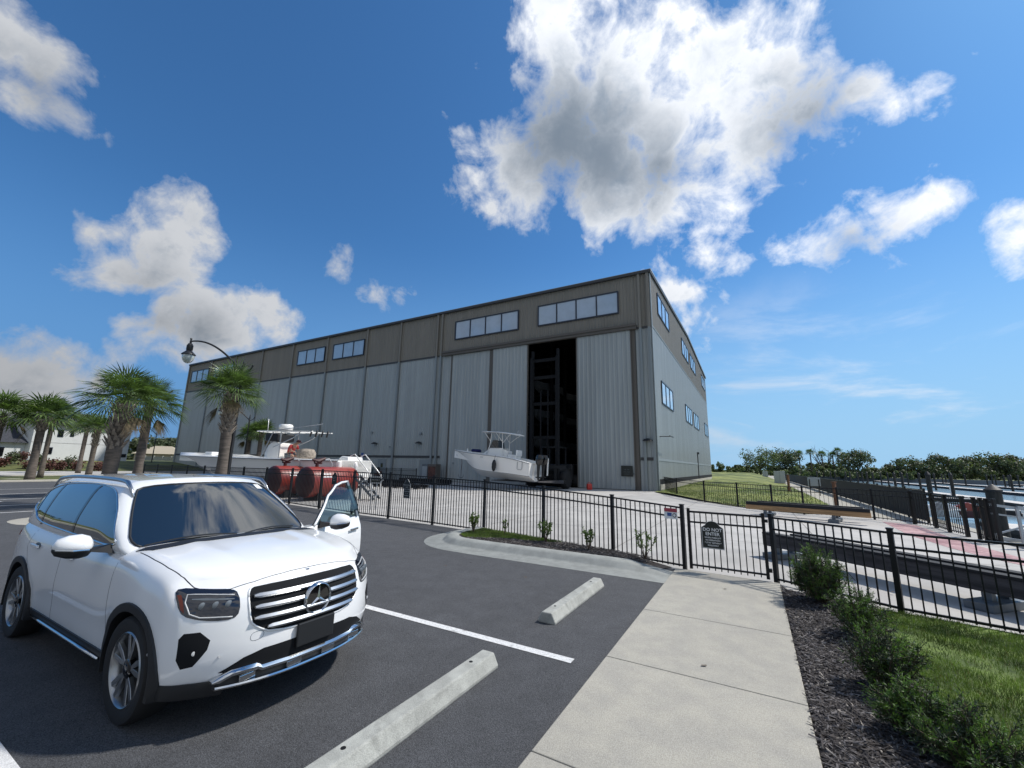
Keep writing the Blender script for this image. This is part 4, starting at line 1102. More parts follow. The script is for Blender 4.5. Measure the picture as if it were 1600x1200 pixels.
r = delaunay_2d_cdt([Vector(p) for p in gl] + [Vector((x, z)) for x in (1.9, 2.1, 2.3, 2.5) for z in (1.2, 1.3, 1.4, 1.5) if inpoly(x, z, fr)], [], [list(range(len(gl)))], 1, 1e-5)
mb.add([dpt(p[0], max(p[1], 1.1), .02) for p in r[0]], r[2]); mb.build('door_window', 'door_glass', de, smooth=0)
tp = [dpt(x, max(z, 1.10)) for x, z in dens_poly(fr[:6], .05)[:-8]]
fp = []
for a, b in zip(fr[:6], fr[1:6]):
    for j in range(5): fp.append((lerp(a[0], b[0], j / 5), lerp(a[1], b[1], j / 5)))
fp += [fr[5], (2.62, 1.35), fr[6]]
mb = MB(); mb.tube([dpt(x, max(z, 1.10), .01) for x, z in fp[:-2]], .016, 8); fo = mb.build('window_frame', 'car_white', de, smooth=0)
mb = MB(); mb.tube([dpt(x, max(z, 1.10), .022) for x, z in fp], .017, 8); mb.build('inner_frame', 'black_plastic', de, smooth=0)
mb = MB(); mb.bar(dpt(2.60, 1.10, .01), dpt(2.55, 1.585, .01), .055, .03, up=(0, 1, 0)); mb.build('pillar_cover', 'steel_grey', de)
hh = dpt(2.42, .945); mb = MB(); mb.loft([[Vector((hh.x - d, hh.y + .004 + .030 * b, .945 + z * .014)) for z, b in ((-1, .3), (-1, 1), (1, 1), (1, .3))] for d in (-.11, -.07, .07, .11)]); fixn(mb.build('door_handle', 'chrome', de, bevel=.004))
mirror(de, 1, -hinge.x, -hinge.y)

# ================================================================== FENCES
def fence(name, label, pts, group=None, z0=.0, pitch=.118, cap=True, start=0, post=.064, rails=(.0, .19), ground=.09, screen=False, pick=.017):
    """pts = [(Vector foot, height)...] ; posts and panels are parts"""
    f = thing(name, label, 'fence', pts[0][0], 0, group); o = pts[0][0]
    for i, (p, h) in enumerate(pts):
        mb = MB(); q = p - o; mb.box(q.x - post / 2, q.x + post / 2, q.y - post / 2, q.y + post / 2, z0, z0 + h); mb.box(q.x - post * .62, q.x + post * .62, q.y - post * .62, q.y + post * .62, z0 + h, z0 + h + .018)
        d = (pts[min(i + 1, len(pts) - 1)][0] - pts[max(i - 1, 0)][0]); a = math.atan2(d.y, d.x)
        T = Matrix.Translation(q) @ Matrix.Rotation(a, 4, 'Z') @ Matrix.Translation(-q); T2 = Matrix.Translation((0, 0, 0)); mb.xf(T2 @ Matrix.Translation((0, 0, 0)) @ Matrix.Translation((q.x, q.y, 0)) @ Matrix.Rotation(a, 4, 'Z') @ Matrix.Translation((-q.x, -q.y, 0)))
        mb.build('post', 'fence_black', f)
    for (a, ha), (b, hb_) in zip(pts, pts[1:]):
        a = a - o; b = b - o; L_ = (b - a).length; n = max(2, round(L_ / pitch)); mb = MB(); d = (b - a) / L_
        ha -= .05; hb_ -= .05
        for r in rails:
            mb.bar(a + d * .03 + Vector((0, 0, z0 + ha - r)), b - d * .03 + Vector((0, 0, z0 + hb_ - r)), .030, .030)
        mb.bar(a + d * .03 + Vector((0, 0, z0 + ground)), b - d * .03 + Vector((0, 0, z0 + ground)), .030, .030)
        for k in range(1, n):
            p = a.lerp(b, k / n); h = lerp(ha, hb_, k / n)
            mb.bar(p + Vector((0, 0, z0 + .04)), p + Vector((0, 0, z0 + h)), pick, pick, up=tuple(d))
        pn = mb.build('panel', 'fence_black', f)
        if screen:
            mb = MB(); nn = Vector((-d.y, d.x, 0)) * .03
            mb.bar(a + nn + Vector((0, 0, z0 + ha * .5 + .03)), b + nn + Vector((0, 0, z0 + hb_ * .5 + .03)), .006, ha - .10); mb.build('screen', 'screen_black', pn)
    return f
fpts = [(W(u, v), h) for u, v, h in FL]
fA = fence('front_fence', 'long black picket fence between the parking lot and the concrete yard', fpts, pitch=.112, ground=.07)
R0 = Vector(RF(0)); tA = (Vector(UV(G(1409, 962))) - R0).dot(rdv)
rp = [((8.8, .20), 1.12), (RF(tA), 1.10), (RF(tA + 1.95), 1.10), (RF(tA + 3.9), 1.10), (RF(tA + 5.85), 1.10)]
fR = fence('front_fence', 'black picket fence behind the grass at the right, starting at the gate', [(W(*p), h) for p, h in rp], z0=.0, pitch=.118, ground=.07)
# gate
g0, g1 = W(8.90, -1.17), W(8.82, .10); gt = thing('walk_gate', 'closed black picket gate at the end of the sidewalk', 'gate', g0)
d = (g1 - g0).normalized(); Lg = (g1 - g0).length; ga = math.atan2(d.y, d.x); gt.rotation_euler = (0, 0, ga)
mb = MB()
for x in (.02, Lg - .02): mb.box(x - .025, x + .025, -.025, .025, .045, 1.135)
mb.box(.04, Lg - .04, -.016, .016, 1.055, 1.09); mb.box(.04, Lg - .04, -.016, .016, .87, .90); mb.box(.04, Lg - .04, -.016, .016, .10, .13)
mb.build('gate_frame', 'fence_black', gt)
mb = MB()
for k in range(1, 12): x = .02 + (Lg - .04) * k / 12; mb.box(x - .008, x + .008, -.008, .008, .06, 1.07)
mb.build('pickets', 'fence_black', gt)
mb = MB(); mb.box(Lg - .01, Lg + .05, -.035, .035, .98, 1.03); mb.build('latch', 'fence_black', gt)
mb = MB(); mb.box(Lg - .01, Lg + .05, -.03, .03, .16, .22); mb.build('hinge', 'fence_black', gt)

# ------------------------------------------------------------------ signs
def plate_sign(name, label, loc, rz, w, h, outline, lines, back='sign_black', face='sign_black', ink='sign_white', border=True, thick=.008):
    s = thing(name, label, 'sign', loc, rz)
    # local: x across, z up, front faces -y
    def pl(o, y0, y1): 
        mb = MB(); n = len(o); mb.add([(x, y, z) for y in (y0, y1) for x, z in o], [tuple(range(n)), tuple(range(2 * n - 1, n - 1, -1))] + [(k, k + n, (k + 1) % n + n, (k + 1) % n) for k in range(n)]); return mb
    if border:
        fixn(pl(outline, -.001, thick).build('border', 'light_grey', s))
        cx, cz = 0, sum(p[1] for p in outline) / len(outline); inn = [(x * (1 - .022 / w), cz + (z - cz) * (1 - .022 / h)) for x, z in outline]
        fixn(pl(inn, -.003, 0).build('face', face, s))
    else: fixn(pl(outline, -.003, thick).build('face', face, s))
    for txt, size, z, col in lines:
        vs, fs = text_mesh(txt, size, bold=size * .018); mb = MB(); mb.add([(v[0], -.0045 - v[2] * .3, v[1] + z) for v in vs], fs)
        mb.build('lettering', col or ink, s)
    return s
def arch_outline(w, h, shoulder=.75):
    o = [(-w / 2, 0), (w / 2, 0), (w / 2, h * shoulder)]
    for k in range(9):
        t = rad(90 * k / 8); pass
    for k in range(13):
        t = rad(10 + 160 * k / 12); o.append((math.cos(t) * w * .33, h * (shoulder + .06) + math.sin(t) * h * (1 - shoulder - .06)))
    o.append((-w / 2, h * shoulder)); return o
mid = g0.lerp(g1, .5)
sg0 = G(1100, 886); 
gp = lambda t: g0.lerp(g1, t)
nrm = Vector((d.y, -d.x, 0))      # towards the camera
if nrm.dot(-g0) < 0: nrm = -nrm
c = gp(.335) + nrm * .035
w_, h_ = .37, .49
plate_sign('warning_sign', 'black arched DO NOT ENTER sign with white letters on the gate', (c.x, c.y, .44), ga, w_, h_, arch_outline(w_, h_, .76),
           [('DO NOT', .080, .335, None), ('ENTER', .080, .260, None), ('WHEN FORKLIFT', .036, .195, None), ('IN OPERATION', .036, .150, None), ('* STAY WITHIN *', .036, .105, None), ('WALKWAY', .036, .060, None)])
mb = MB(); mb.lathe([(.016, 0), (.016, .003)], 14, axis='y')
def fence_at(px):
    """point on the front fence under a pixel column"""
    best = None
    for (a, ha), (b, hb_) in zip(fpts, fpts[1:]):
        dd = ray(px, 760); dd = Vector((dd.x, dd.y)); A = Vector((a.x, a.y)); B = Vector((b.x, b.y)); e = B - A
        den = dd.x * e.y - dd.y * e.x; t = (A.x * e.y - A.y * e.x) / den; s = (A.x * dd.y - A.y * dd.x) / den
        if -.01 <= s <= 1.01: return Vector((dd.x * t, dd.y * t, 0)), math.atan2(-e.y, -e.x)
    return None
p, a = fence_at(637.5); n_ = Vector((math.sin(a), -math.cos(a), 0)); dep = p.y
zt = AT(637, 748.5, dep).z; zb = AT(637, 778.5, dep).z; hh_ = zt - zb
pent = [(-.165, 0), (.165, 0), (.165, hh_ * .74), (.03, hh_), (-.03, hh_), (-.165, hh_ * .74)]
c = p + n_ * .04
ks = hh_ / .5
plate_sign('yard_sign', 'black pointed yard sign with six rows of small pale lettering on the long fence', (c.x, c.y, zb), a, .33, hh_, pent,
           [('##############', .036 * ks, .34 * ks, 'light_grey'), ('####', .042 * ks, .285 * ks, 'light_grey'), ('############', .040 * ks, .23 * ks, 'light_grey'), ('###########', .040 * ks, .175 * ks, 'light_grey'), ('#####', .036 * ks, .12 * ks, 'light_grey'), ('######', .044 * ks, .065 * ks, 'light_grey')])
# small security sign by the gate
A_, B_ = fpts[0][0], fpts[1][0]; e = (A_ - B_).normalized(); a = math.atan2(e.y, e.x); n_ = Vector((e.y, -e.x, 0)); n_ = n_ if n_.dot(-A_) > 0 else -n_
c = A_ - e * .21 + n_ * .035
s = plate_sign('security_sign', 'small red, white and blue security notice on the fence left of the gate', (c.x, c.y, .905), a, .26, .20, [(-.13, 0), (.13, 0), (.13, .20), (-.13, .20)], [], face='sign_white', border=False)
for nm_, o_, m_ in (('red_band', [(-.13, .13), (.13, .13), (.13, .20), (-.13, .20)], 'sign_red'), ('blue_patch', [(-.07, .05), (.02, .05), (.02, .115), (-.07, .115)], 'sign_blue')):
    mb = MB(); mb.add([(x, -.0045, z) for x, z in o_], [(0, 1, 2, 3)]); mb.build(nm_, m_, s)
mb = MB(); mb.lathe([(.04, 0), (.04, .002)], 20, (.075, -.0065, .07), axis='y'); rg_ = mb.build('camera_symbol', 'maroon', s)
mb = MB(); mb.lathe([(.026, 0), (.026, .002)], 20, (.075, -.0085, .07), axis='y'); mb.build('symbol_centre', 'sign_white', rg_)
# small black sign seen past the open door
p, a = fence_at(523); n_ = Vector((math.sin(a), -math.cos(a), 0)); c = p + n_ * .04; zb = AT(523, 757, p.y).z
plate_sign('yard_sign', 'small black arched sign on the fence in front of the red tanks', (c.x, c.y, zb), a, .34, .46, arch_outline(.34, .46, .74), [('##########', .038, .28, 'light_grey'), ('#########', .038, .22, 'light_grey'), ('####', .05, .15, 'light_grey')], border=False)

# ------------------------------------------------------------------ other fences
mpx = [(1036, 765), (1058, 775), (1101.5, 785), (1153.4, 792), (1207.7, 799), (1257, 804), (1312, 808), (1367, 812), (1430, 819)]
fence('yard_fence', 'black picket fence between the concrete yard and the grass beside the hall', [(G(*p), 1.22) for p in mpx], pitch=.15, pick=.013)
spx = [(1430, 819), (1463.6, 825), (1484.7, 832), (1513, 839)]
fence('marina_fence', 'black picket fence at the water edge beside the pink painted walk', [(G(*p) , 1.2) for p in spx], pitch=.125, post=.09)
qpx = [(1532, 843), (1543, 845.5), (1553, 848), (1565, 850)]
fence('marina_gate', 'black picket gate with heavy posts at the head of the gangway', [(G(*p), 1.2) for p in qpx], pitch=.125, post=.075)
wp = [(W(u, 5.75), 1.3) for u in [22.6 + 2.4 * k for k in range(9)]] + [(W(44.4 + 7 * k, 5.75), 1.3) for k in range(1, 16)]
fence('walkway_fence', 'black screened fence running along the marina walkway', wp, pitch=.16, screen=True)
dp = [(W(34.2, -v), 1.35) for v in (31.2, 33.4, 35.6, 37.8, 40.0, 42.2)]
fence('door_fence', 'low black fence in front of the small doors of the hall', dp, pitch=.13)
# letters on the dark screen, white notice on the walkway fence
c = G(1354, 793); 
s = thing('walk_sign', 'white notice panel standing on the walkway fence', 'sign', GX(1270, 34, 0), ROT + rad(90))
sx_ = AT(1270, 751, 34); hgt_ = sx_.z
mb = MB(); mb.box(-.42, .42, -.02, .02, hgt_ - .42, hgt_ + .25); mb.build('panel', 'cabinet_grey', s, bevel=.01)
for x in (-.3, .3): mb = MB(); mb.box(x - .03, x + .03, .02, .06, 0, hgt_ + .1); mb.build('post', 'fence_black', s)
vs, fs = text_mesh('#######', .12); mb = MB(); mb.add([(v[0], -.023, v[1] + hgt_ - .1) for v in vs], fs); mb.build('lettering', 'sign_black', s)

# ================================================================== PARKING STOPS, BEAMS
def stop(u0, u1, v, label, first=None):
    if first: return dup(first, W(u0, v), None, label)
    s = thing('wheel_stop', label, 'wheel stop', W(u0, v), ROT, 'concrete wheel stops')
    L_ = u1 - u0; pr = [(-.115, 0), (-.115, .03), (-.065, .125), (.065, .125), (.115, .03), (.115, 0)]
    mb = MB(); mb.loft([[(x, y * k, z * (k if z > .1 else 1)) for y, z in pr] for x, k in ((0, .97), (.012, 1), (L_ - .012, 1), (L_, .97))]); fixn(mb.build('block', 'stop_concrete', s, bevel=.012))
    for x in (.28, L_ - .28):
        mb = MB(); mb.lathe([(.017, 0), (.017, .003)], 14, (x, .01, .1245)); mb.build('anchor_hole', 'inner_dark', s)
    return s
us = UV(G(855, 976)); st1 = stop(us[0] + .02, us[0] + 1.95, us[1] - .02, 'concrete wheel stop nearer the sidewalk gate, beyond the painted line')
u2 = UV(G(770, 1044)); stop(u2[0] - 1.90, 0, u2[1] - .07, 'large concrete wheel stop in the foreground at the bottom of the picture', st1)
def beams(label, feet, dirv_, off, L0, L1, topz, mats, wd=.16, ht=.26, gap=.42, stand_h=None, pad=.03):
    """a pair of long boat guide timbers on steel posts with concrete feet. feet = world points of the stands"""
    a, b = feet; d = (b - a).normalized(); t = thing('boat_guide_rail', label, 'guide rail', a, math.atan2(d.y, d.x)); Ld = (b - a).length
    for i, (y, x0, x1) in enumerate(((-gap / 2, L0, L1), (gap / 2, L0 + off, L1 - off))):
        mb = MB(); mb.box(x0, x1, y - wd / 2, y + wd / 2, topz - ht, topz - pad); bm_ = mb.build('timber', mats[0], t, bevel=.012)
        mb = MB(); mb.box(x0 + .01, x1 - .01, y - wd / 2 - .012, y + wd / 2 + .012, topz - pad, topz + .015); mb.build('padding', mats[1], bm_, bevel=.008)
    for x in (0, Ld):
        for y in (-gap / 2, gap / 2):
            mb = MB(); mb.box(x - .055, x + .055, y - .05 + (.0), y + .05, .10, topz - ht - .002); mb.build('leg', 'steel_grey', t)
        mb = MB(); mb.box(x - .16, x + .16, -gap / 2 - .28, gap / 2 + .28, .001, .115); mb.build('footing', 'steel_grey', t, bevel=.01)
    return t
a, b = G(1228, 872), G(1562, 950)
beams('long dark grey pair of guide rails on low stands behind the right fence', (a, b), None, .35, -.30, (b - a).length + 2.4, .50, ('grey_timber', 'screen_black'), wd=.17, ht=.27, gap=.40)
a, b = G(1200, 806), G(1306, 815)
beams('pair of guide rails of orange timber with dark padding in the yard', (a, b), None, .25, -.7, (b - a).length + 1.1, .56, ('orange_timber', 'screen_black'), wd=.14, ht=.30, gap=.8, pad=.11)

# ================================================================== SHRUBS
def leaf_quad(mb, p, d, n, L_, w, mi=0):
    s = d.cross(n).normalized() * w
    mb.add([p, p + d * L_ * .5 + s, p + d * L_, p + d * L_ * .5 - s], [(0, 1, 2, 3)], mi)
def rv(z=0):
    while True:
        v = Vector((rnd.uniform(-1, 1), rnd.uniform(-1, 1), rnd.uniform(-1, 1)))
        if .05 < v.length < 1: return v.normalized()
def shrub(label, p, h, w, nst, lean=0, z=.12, sparse=1.0, group='small shrubs in the kerbed island'):
    t = thing('shrub', label, 'shrub', (p.x, p.y, z), rnd.uniform(0, 6), group)
    st = MB(); lf = MB()
    for k in range(nst):
        a = 2 * math.pi * k / nst + rnd.uniform(-.3, .3); sp = rnd.uniform(.15, .95) * w / 2; hh = h * rnd.uniform(.72, 1.0)
        pts = [Vector((0, 0, 0)), Vector((math.cos(a) * sp * .35, math.sin(a) * sp * .35, hh * .35)), Vector((math.cos(a + .2) * sp * .8, math.sin(a + .2) * sp * .8, hh * .7)), Vector((math.cos(a) * sp, math.sin(a) * sp, hh))]
        st.tube(pts, [.008, .006, .004, .002], 5)
        for tr in range(4):
            t0 = rnd.uniform(.45, .95); i = min(2, int(t0 * 3)); q = pts[i].lerp(pts[i + 1], t0 * 3 - i); e = q + (rv() + Vector((0, 0, .8))).normalized() * rnd.uniform(.04, .10); st.tube([q, e], [.004, .002], 4)
            for _ in range(int(12 * sparse)):
                c = q.lerp(e, rnd.uniform(.1, 1.1)); dd = (rv() + (e - q).normalized() * .9 + Vector((0, 0, .3))).normalized(); leaf_quad(lf, c, dd, rv(), rnd.uniform(.025, .045), .009)
        for _ in range(int(34 * sparse)):
            t0 = rnd.uniform(.35, 1); i = min(2, int(t0 * 3)); q = pts[i].lerp(pts[i + 1], t0 * 3 - i); dd = (rv() + Vector((0, 0, .5))).normalized(); leaf_quad(lf, q, dd, rv(), rnd.uniform(.028, .05), .010)
    st.build('stems', 'twig', t); lf.build('foliage', 'leaf', t)
    return t
shrub('round leafy shrub on the grass patch at the left end of the kerbed island', G(739, 840), .52, .50, 13)
shrub('thin sparse shrub, second from the left in the kerbed island', G(788, 843), .42, .22, 4, sparse=.7)
shrub('bushy shrub with one long side shoot in the middle of the kerbed island', G(853, 856), .50, .48, 12)
shrub('upright narrow shrub, fourth from the left in the kerbed island', G(920, 869), .50, .30, 9)
shrub('two armed open shrub at the right end of the kerbed island', G(1008, 884), .55, .60, 8, sparse=.9)
def juniper(label, p, h, w, nbr, dense=1.0, lean=(0, 0), dark=.35):
    t = thing('juniper', label, 'shrub', (p.x, p.y, .02), 0, 'junipers along the mulch bed')
    st = MB(); lf = MB()
    for k in range(nbr):
        a = rnd.uniform(0, 6.283); f = rnd.random() ** .7; hh = h * rnd.uniform(.45, 1.0) * (1 - .35 * f); sp = w / 2 * f
        top = Vector((math.cos(a) * sp + lean[0] * hh, math.sin(a) * sp + lean[1] * hh, hh)); mid = top * .55 + Vector((0, 0, -.04 * hh))
        mid.x *= 1.25; mid.y *= 1.25
        pts = [Vector((math.cos(a) * .02, math.sin(a) * .02, 0)), mid, top]
        st.tube(pts, [.009, .005, .002], 4)
        for j in range(int(9 * dense)):
            s = rnd.uniform(.25, 1.0); q = (pts[0].lerp(mid, s * 2) if s < .5 else mid.lerp(top, s * 2 - 1)); br = (rv() * .9 + Vector((math.cos(a) * .5, math.sin(a) * .5, .75))).normalized(); Lb = rnd.uniform(.06, .15)
            st.tube([q, q + br * Lb * .8], [.0028, .001], 3)
            mi = 1 if rnd.random() < dark else 0
            for m in range(22):
                c = q + br * Lb * (m / 22); dd = (br * .9 + rv() * .9).normalized(); leaf_quad(lf, c, dd, rv(), rnd.uniform(.020, .038), .0030, mi)
    st.build('stems', 'twig', t); lf.build('foliage', ['juniper', 'juniper_dark'], t)
    return t
juniper('tall dense juniper against the fence at the head of the mulch bed', G(1285, 945), .88, .66, 95, 1.8, (-.05, .0))
juniper('low juniper just in front of the tall one, spreading over the mulch', G(1345, 1000), .60, .60, 55, 1.4)
juniper('loose feathery juniper halfway down the mulch bed with bare stems', G(1378, 1085), .62, .54, 50, 1.3, (.05, 0), .5)
juniper('bright green low juniper between mulch and lawn, lower in the picture', G(1440, 1160), .42, .44, 40, 1.4, (0, 0), .2)
juniper('dark spreading juniper at the bottom right corner of the picture', G(1530, 1215), .36, .62, 46, 1.4, (0, 0), .4)

# ================================================================== PALMS
def palm(name, label, p, h, rt, cr, nf, boots=.0, lean=(0, 0), dead=3, group='sabal palms', seed=1, near=True, base_z=0):
    r_ = random.Random(seed); t = thing(name, label, 'palm tree', (p.x, p.y, base_z), 0, group)
    def at(z): f = z / h; return Vector((lean[0] * f * f * h, lean[1] * f * f * h, z))
    mb = MB(); zs = [h * k / 12 for k in range(13)]
    mb.tube([at(z) for z in zs], [rt * (1.28 - .3 * min(1, z / h * 3)) * r_.uniform(.96, 1.04) for z in zs], 14); mb.build('trunk', 'palm_bark', t, smooth=0)
    if boots:
        mb = MB(); n = int(boots * 38)
        for k in range(n):
            z = h - .05 - boots * (k / n); a = k * 2.399; c = at(z); d = Vector((math.cos(a), math.sin(a), 0)); q = Vector((-d.y, d.x, 0))
            L_ = r_.uniform(.22, .36) * rt / .2; o = rt * .95; w = rt * r_.uniform(.30, .45); tip = c + d * (o + L_ * .55) + Vector((0, 0, L_ * .8)) + q * r_.uniform(-.05, .05)
            b0 = c + d * o * .9 - Vector((0, 0, .05)); m = c + d * (o + L_ * .25) + Vector((0, 0, L_ * .35))
            mb.loft([[b0 - q * w, b0 + q * w, b0 + q * w - d * .03 + Vector((0, 0, .04)), b0 - q * w - d * .03 + Vector((0, 0, .04))], [m - q * w * .6, m + q * w * .6, m + q * w * .6 - d * .02 + Vector((0, 0, .03)), m - q * w * .6 - d * .02 + Vector((0, 0, .03))], [tip - q * w * .32, tip + q * w * .32, tip + q * w * .32 - d * .015, tip - q * w * .32 - d * .015]])
        fixn(mb.build('leaf_bases', 'palm_boot', t))
    top = at(h); lf = MB(); dd_ = MB(); pt = MB()
    for k in range(nf + dead):
        isd = k >= nf; f = (k + .5) / nf if not isd else 1
        pol = rad(6 + 90 * f ** .8) if not isd else rad(r_.uniform(112, 140)); a = k * 2.399 + r_.uniform(-.25, .25)
        d = Vector((math.cos(a) * math.sin(pol), math.sin(a) * math.sin(pol), math.cos(pol)))
        pl = cr * r_.uniform(.34, .48); R = cr * r_.uniform(.55, .68) * (.8 if isd else 1)
        st_ = top + Vector((0, 0, .05)); m = st_ + d * pl * .6; P = st_ + d * pl + Vector((0, 0, -.06 * cr * f))
        pt.tube([st_, m, P], [.018, .012, .008], 4)
        s = d.cross(Vector((0, 0, 1)))
        if s.length < .1: s = Vector((1, 0, 0))
        s.normalize(); nrm_ = s.cross(d).normalized(); tw = r_.uniform(-.5, .5); s = (s * math.cos(tw) + nrm_ * math.sin(tw)); nrm_ = s.cross(d).normalized()
        if nrm_.z < 0: nrm_ = -nrm_
        ax2 = (d + Vector((0, 0, -.25 - .25 * f))).normalized()
        tgt = dd_ if isd else lf; ns = 13 if near else 8
        for j in range(-ns, ns + 1):
            aa = j / ns * rad(112 if not isd else 40); c_ = math.cos(aa)
            dr = (ax2 * c_ + s * math.sin(aa) + nrm_ * .18 * abs(math.sin(aa))).normalized(); Ls = R * (.62 + .38 * math.cos(aa * .55)) * r_.uniform(.9, 1.05)
            w = Ls * (.020 if near else .040); side = nrm_.cross(dr).normalized() * w
            mid_ = P + dr * Ls * .5; tip = P + dr * Ls + Vector((0, 0, -1)) * Ls * (.10 + .16 * r_.random() + .10 * f)
            tgt.add([P, mid_ - side, mid_ + side, tip], [(0, 1, 2), (1, 3, 2)])
    lf.build('fronds', 'palm_leaf', t); pt.build('leaf_stalks', 'palm_leaf', t)
    if dead: dd_.build('dead_fronds', 'palm_dead', t)
    return t
def pz(px, py, d): return AT(px, py, d).z
P3 = GX(349, 18.2); palm('sabal_palm', 'sabal palm with a boot covered neck before the left end of the hall', P3, pz(360, 616, 18.2), .21, 1.7, 38, 1.7, (-.02, 0), seed=3, dead=2)
P1 = GX(176, 16.6); palm('sabal_palm', 'thick sabal palm with a rough grey crosshatched trunk, largest of the left group', P1, pz(192, 632, 16.6), .24, 1.9, 34, 1.75, seed=4, dead=1)
P2 = GX(219, 21.5); palm('sabal_palm', 'slender smooth sabal palm right of the thick one, with a hanging dead frond', P2, pz(237, 636, 21.5), .19, 1.9, 32, .30, seed=8, dead=3)
P4 = G(45, 752); palm('sabal_palm', 'sabal palm on the verge by the far kerb in front of the white house', P4, pz(60, 655, P4.y), .24, 2.35, 28, .9, seed=11, dead=1, near=False)
P5 = GX(70, 37); palm('sabal_palm', 'sabal palm crown rising behind the dark lamp pole', P5, pz(86, 652, 37), .17, 2.2, 24, .4, seed=12, dead=0, near=False)
P6 = GX(127, 49); palm('sabal_palm', 'small sabal palm with a plain trunk in front of the middle of the white house', P6, pz(135, 668, 49), .2, 2.1, 26, .5, seed=13, dead=0, near=False)
P7 = GX(144, 43); palm('sabal_palm', 'sabal palm with bristly trunk just left of the thick palm', P7, pz(153, 671, 43), .22, 1.9, 26, 1.7, seed=14, dead=0, near=False)
P8 = GX(-12, 31); palm('sabal_palm', 'sabal palm half cut off by the left edge of the picture', P8, pz(2, 650, 31), .22, 2.3, 28, .8, seed=15, dead=2, near=False)
P9 = GX(385, 45); palm('sabal_palm', 'small dark sabal palm standing close to the hall wall, left of a pair', P9, pz(389, 682, 45), .22, 1.7, 30, .4, seed=16, dead=1, near=False)
P10 = GX(403, 44); palm('sabal_palm', 'small dark sabal palm by the hall wall, right one of a pair', P10, pz(408, 678, 44), .22, 1.9, 32, .4, seed=17, dead=2, near=False)

# ================================================================== STREET LAMPS
def street_lamp():
    t = thing('street_lamp', 'black ornate street lamp with curved arm and glass globe behind the nearest palm', 'street lamp', (0, 0, 0), 0, 'ornate street lamps')
    H_ = 6.2
    mb = MB(); mb.lathe([(.20, 0), (.20, .10), (.17, .14), (.16, .55), (.13, .62), (.10, .72), (.088, 1.0), (.062, H_ - .35), (.085, H_ - .33), (.085, H_ - .25), (.055, H_ - .2), (.055, H_), (.075, H_ + .03), (.03, H_ + .08), (.05, H_ + .16), (.02, H_ + .24), (.005, H_ + .4)], 16); mb.build('pole', 'bronze', t, smooth=35)
    arm = []
    for k in range(17):
        s = k / 16; arm.append(Vector((-2.6 * s, 0, H_ - .25 + 1.42 * math.sin(s * 1.75) ** 1.0 * (1 if s < .9 else 1) )))
    mb = MB(); mb.tube(arm, [.055 - .020 * (k / 16) for k in range(17)], 8); ar = mb.build('arm', 'bronze', t, smooth=0)
    mb = MB(); mb.tube([Vector((.05 + .38 * math.sin(x * .9) , 0, H_ - .28 + .16 * (1 - math.cos(x * 1.7)))) for x in [i / 10 * 2.1 for i in range(11)]], .035, 8)
    mb.lathe([(.02, -.05), (.06, 0), (.02, .05)], 10, (.42, 0, H_ + .05)); mb.build('scroll', 'bronze', t)
    e = arm[-1]
    mb = MB(); mb.lathe([(.03, .16), (.05, .12), (.03, .06), (.045, .0), (.045, -.10), (.09, -.12), (.10, -.16), (.13, -.20), (.13, -.42), (.11, -.45), (.15, -.50), (.27, -.62), (.29, -.66), (.25, -.67)], 20, e); ln = mb.build('lantern_hood', 'bronze', ar, smooth=35)
    mb = MB(); mb.lathe([(.235, -.665), (.245, -.72), (.235, -.82), (.20, -.93), (.13, -1.02), (.05, -1.06), (.01, -1.065)], 20, e); mb.build('globe', 'globe', ar, smooth=0)
    return t
lp = GX(359, 18.7); lamp = street_lamp(); lamp.location = lp; sc_ = pz(382, 572, 18.6) / 6.2; lamp.scale = (sc_,) * 3; lamp.rotation_euler = (0, 0, rad(2))
dup(lamp, GX(381, 43), rad(20), 'black street lamp between the hall wall palms and the nearest palm, its arm half hidden', scale=1.0)
dup(lamp, GX(238, 74), rad(10), 'thin distant black street lamp in front of the far trees, left of the hall', scale=1.0)
dup(lamp, GX(68, 62, .0), rad(200), 'dark lamp pole in front of the white house, its top lost in a palm crown', scale=1.15)

# ================================================================== BOATS
def hull_rings(L_, B_, H_, n=22, rake=.16, flare=1.0, bow_up=.30, stern_low=.0, keel_start=.5, fine=2.3):
    """rings of points from left sheer round the keel to the right sheer, stern first, x forward"""
    R_ = []
    for i in range(n + 1):
        t = (i / n) ** .9
        hb_ = B_ / 2 * (1 - max(0, (t - .42) / .58) ** fine) * (.94 + .06 * min(1, t * 4)); hb_ = max(hb_, .012)
        ch = hb_ * (.90 - .38 * max(0, (t - .3) / .7) ** 1.3)
        sh = H_ * (1 - bow_up + bow_up * t ** 1.5) - stern_low * max(0, 1 - t * 3.3) ** 1.5
        kz = H_ * .80 * max(0, (t - keel_start) / (1 - keel_start)) ** 2.6
        cz = kz + (sh - kz) * (.30 if t < .9 else .34)
        xt = t * L_; xk = t * L_ - rake * L_ * max(0, (t - .6) / .4) ** 1.2
        xc = lerp(xk, xt, .35)
        half = [(xt, hb_, sh), (lerp(xc, xt, .55), lerp(ch, hb_, .62 - .12 * t), lerp(cz, sh, .55)), (xc, ch, cz), (xc, ch * .97, cz - .02), (lerp(xk, xc, .4), ch * .5, lerp(kz, cz, .48)), (xk, 0, kz)]
        R_.append([Vector(p) for p in half] + [Vector((p[0], -p[1], p[2])) for p in reversed(half[:-1])])
    return R_
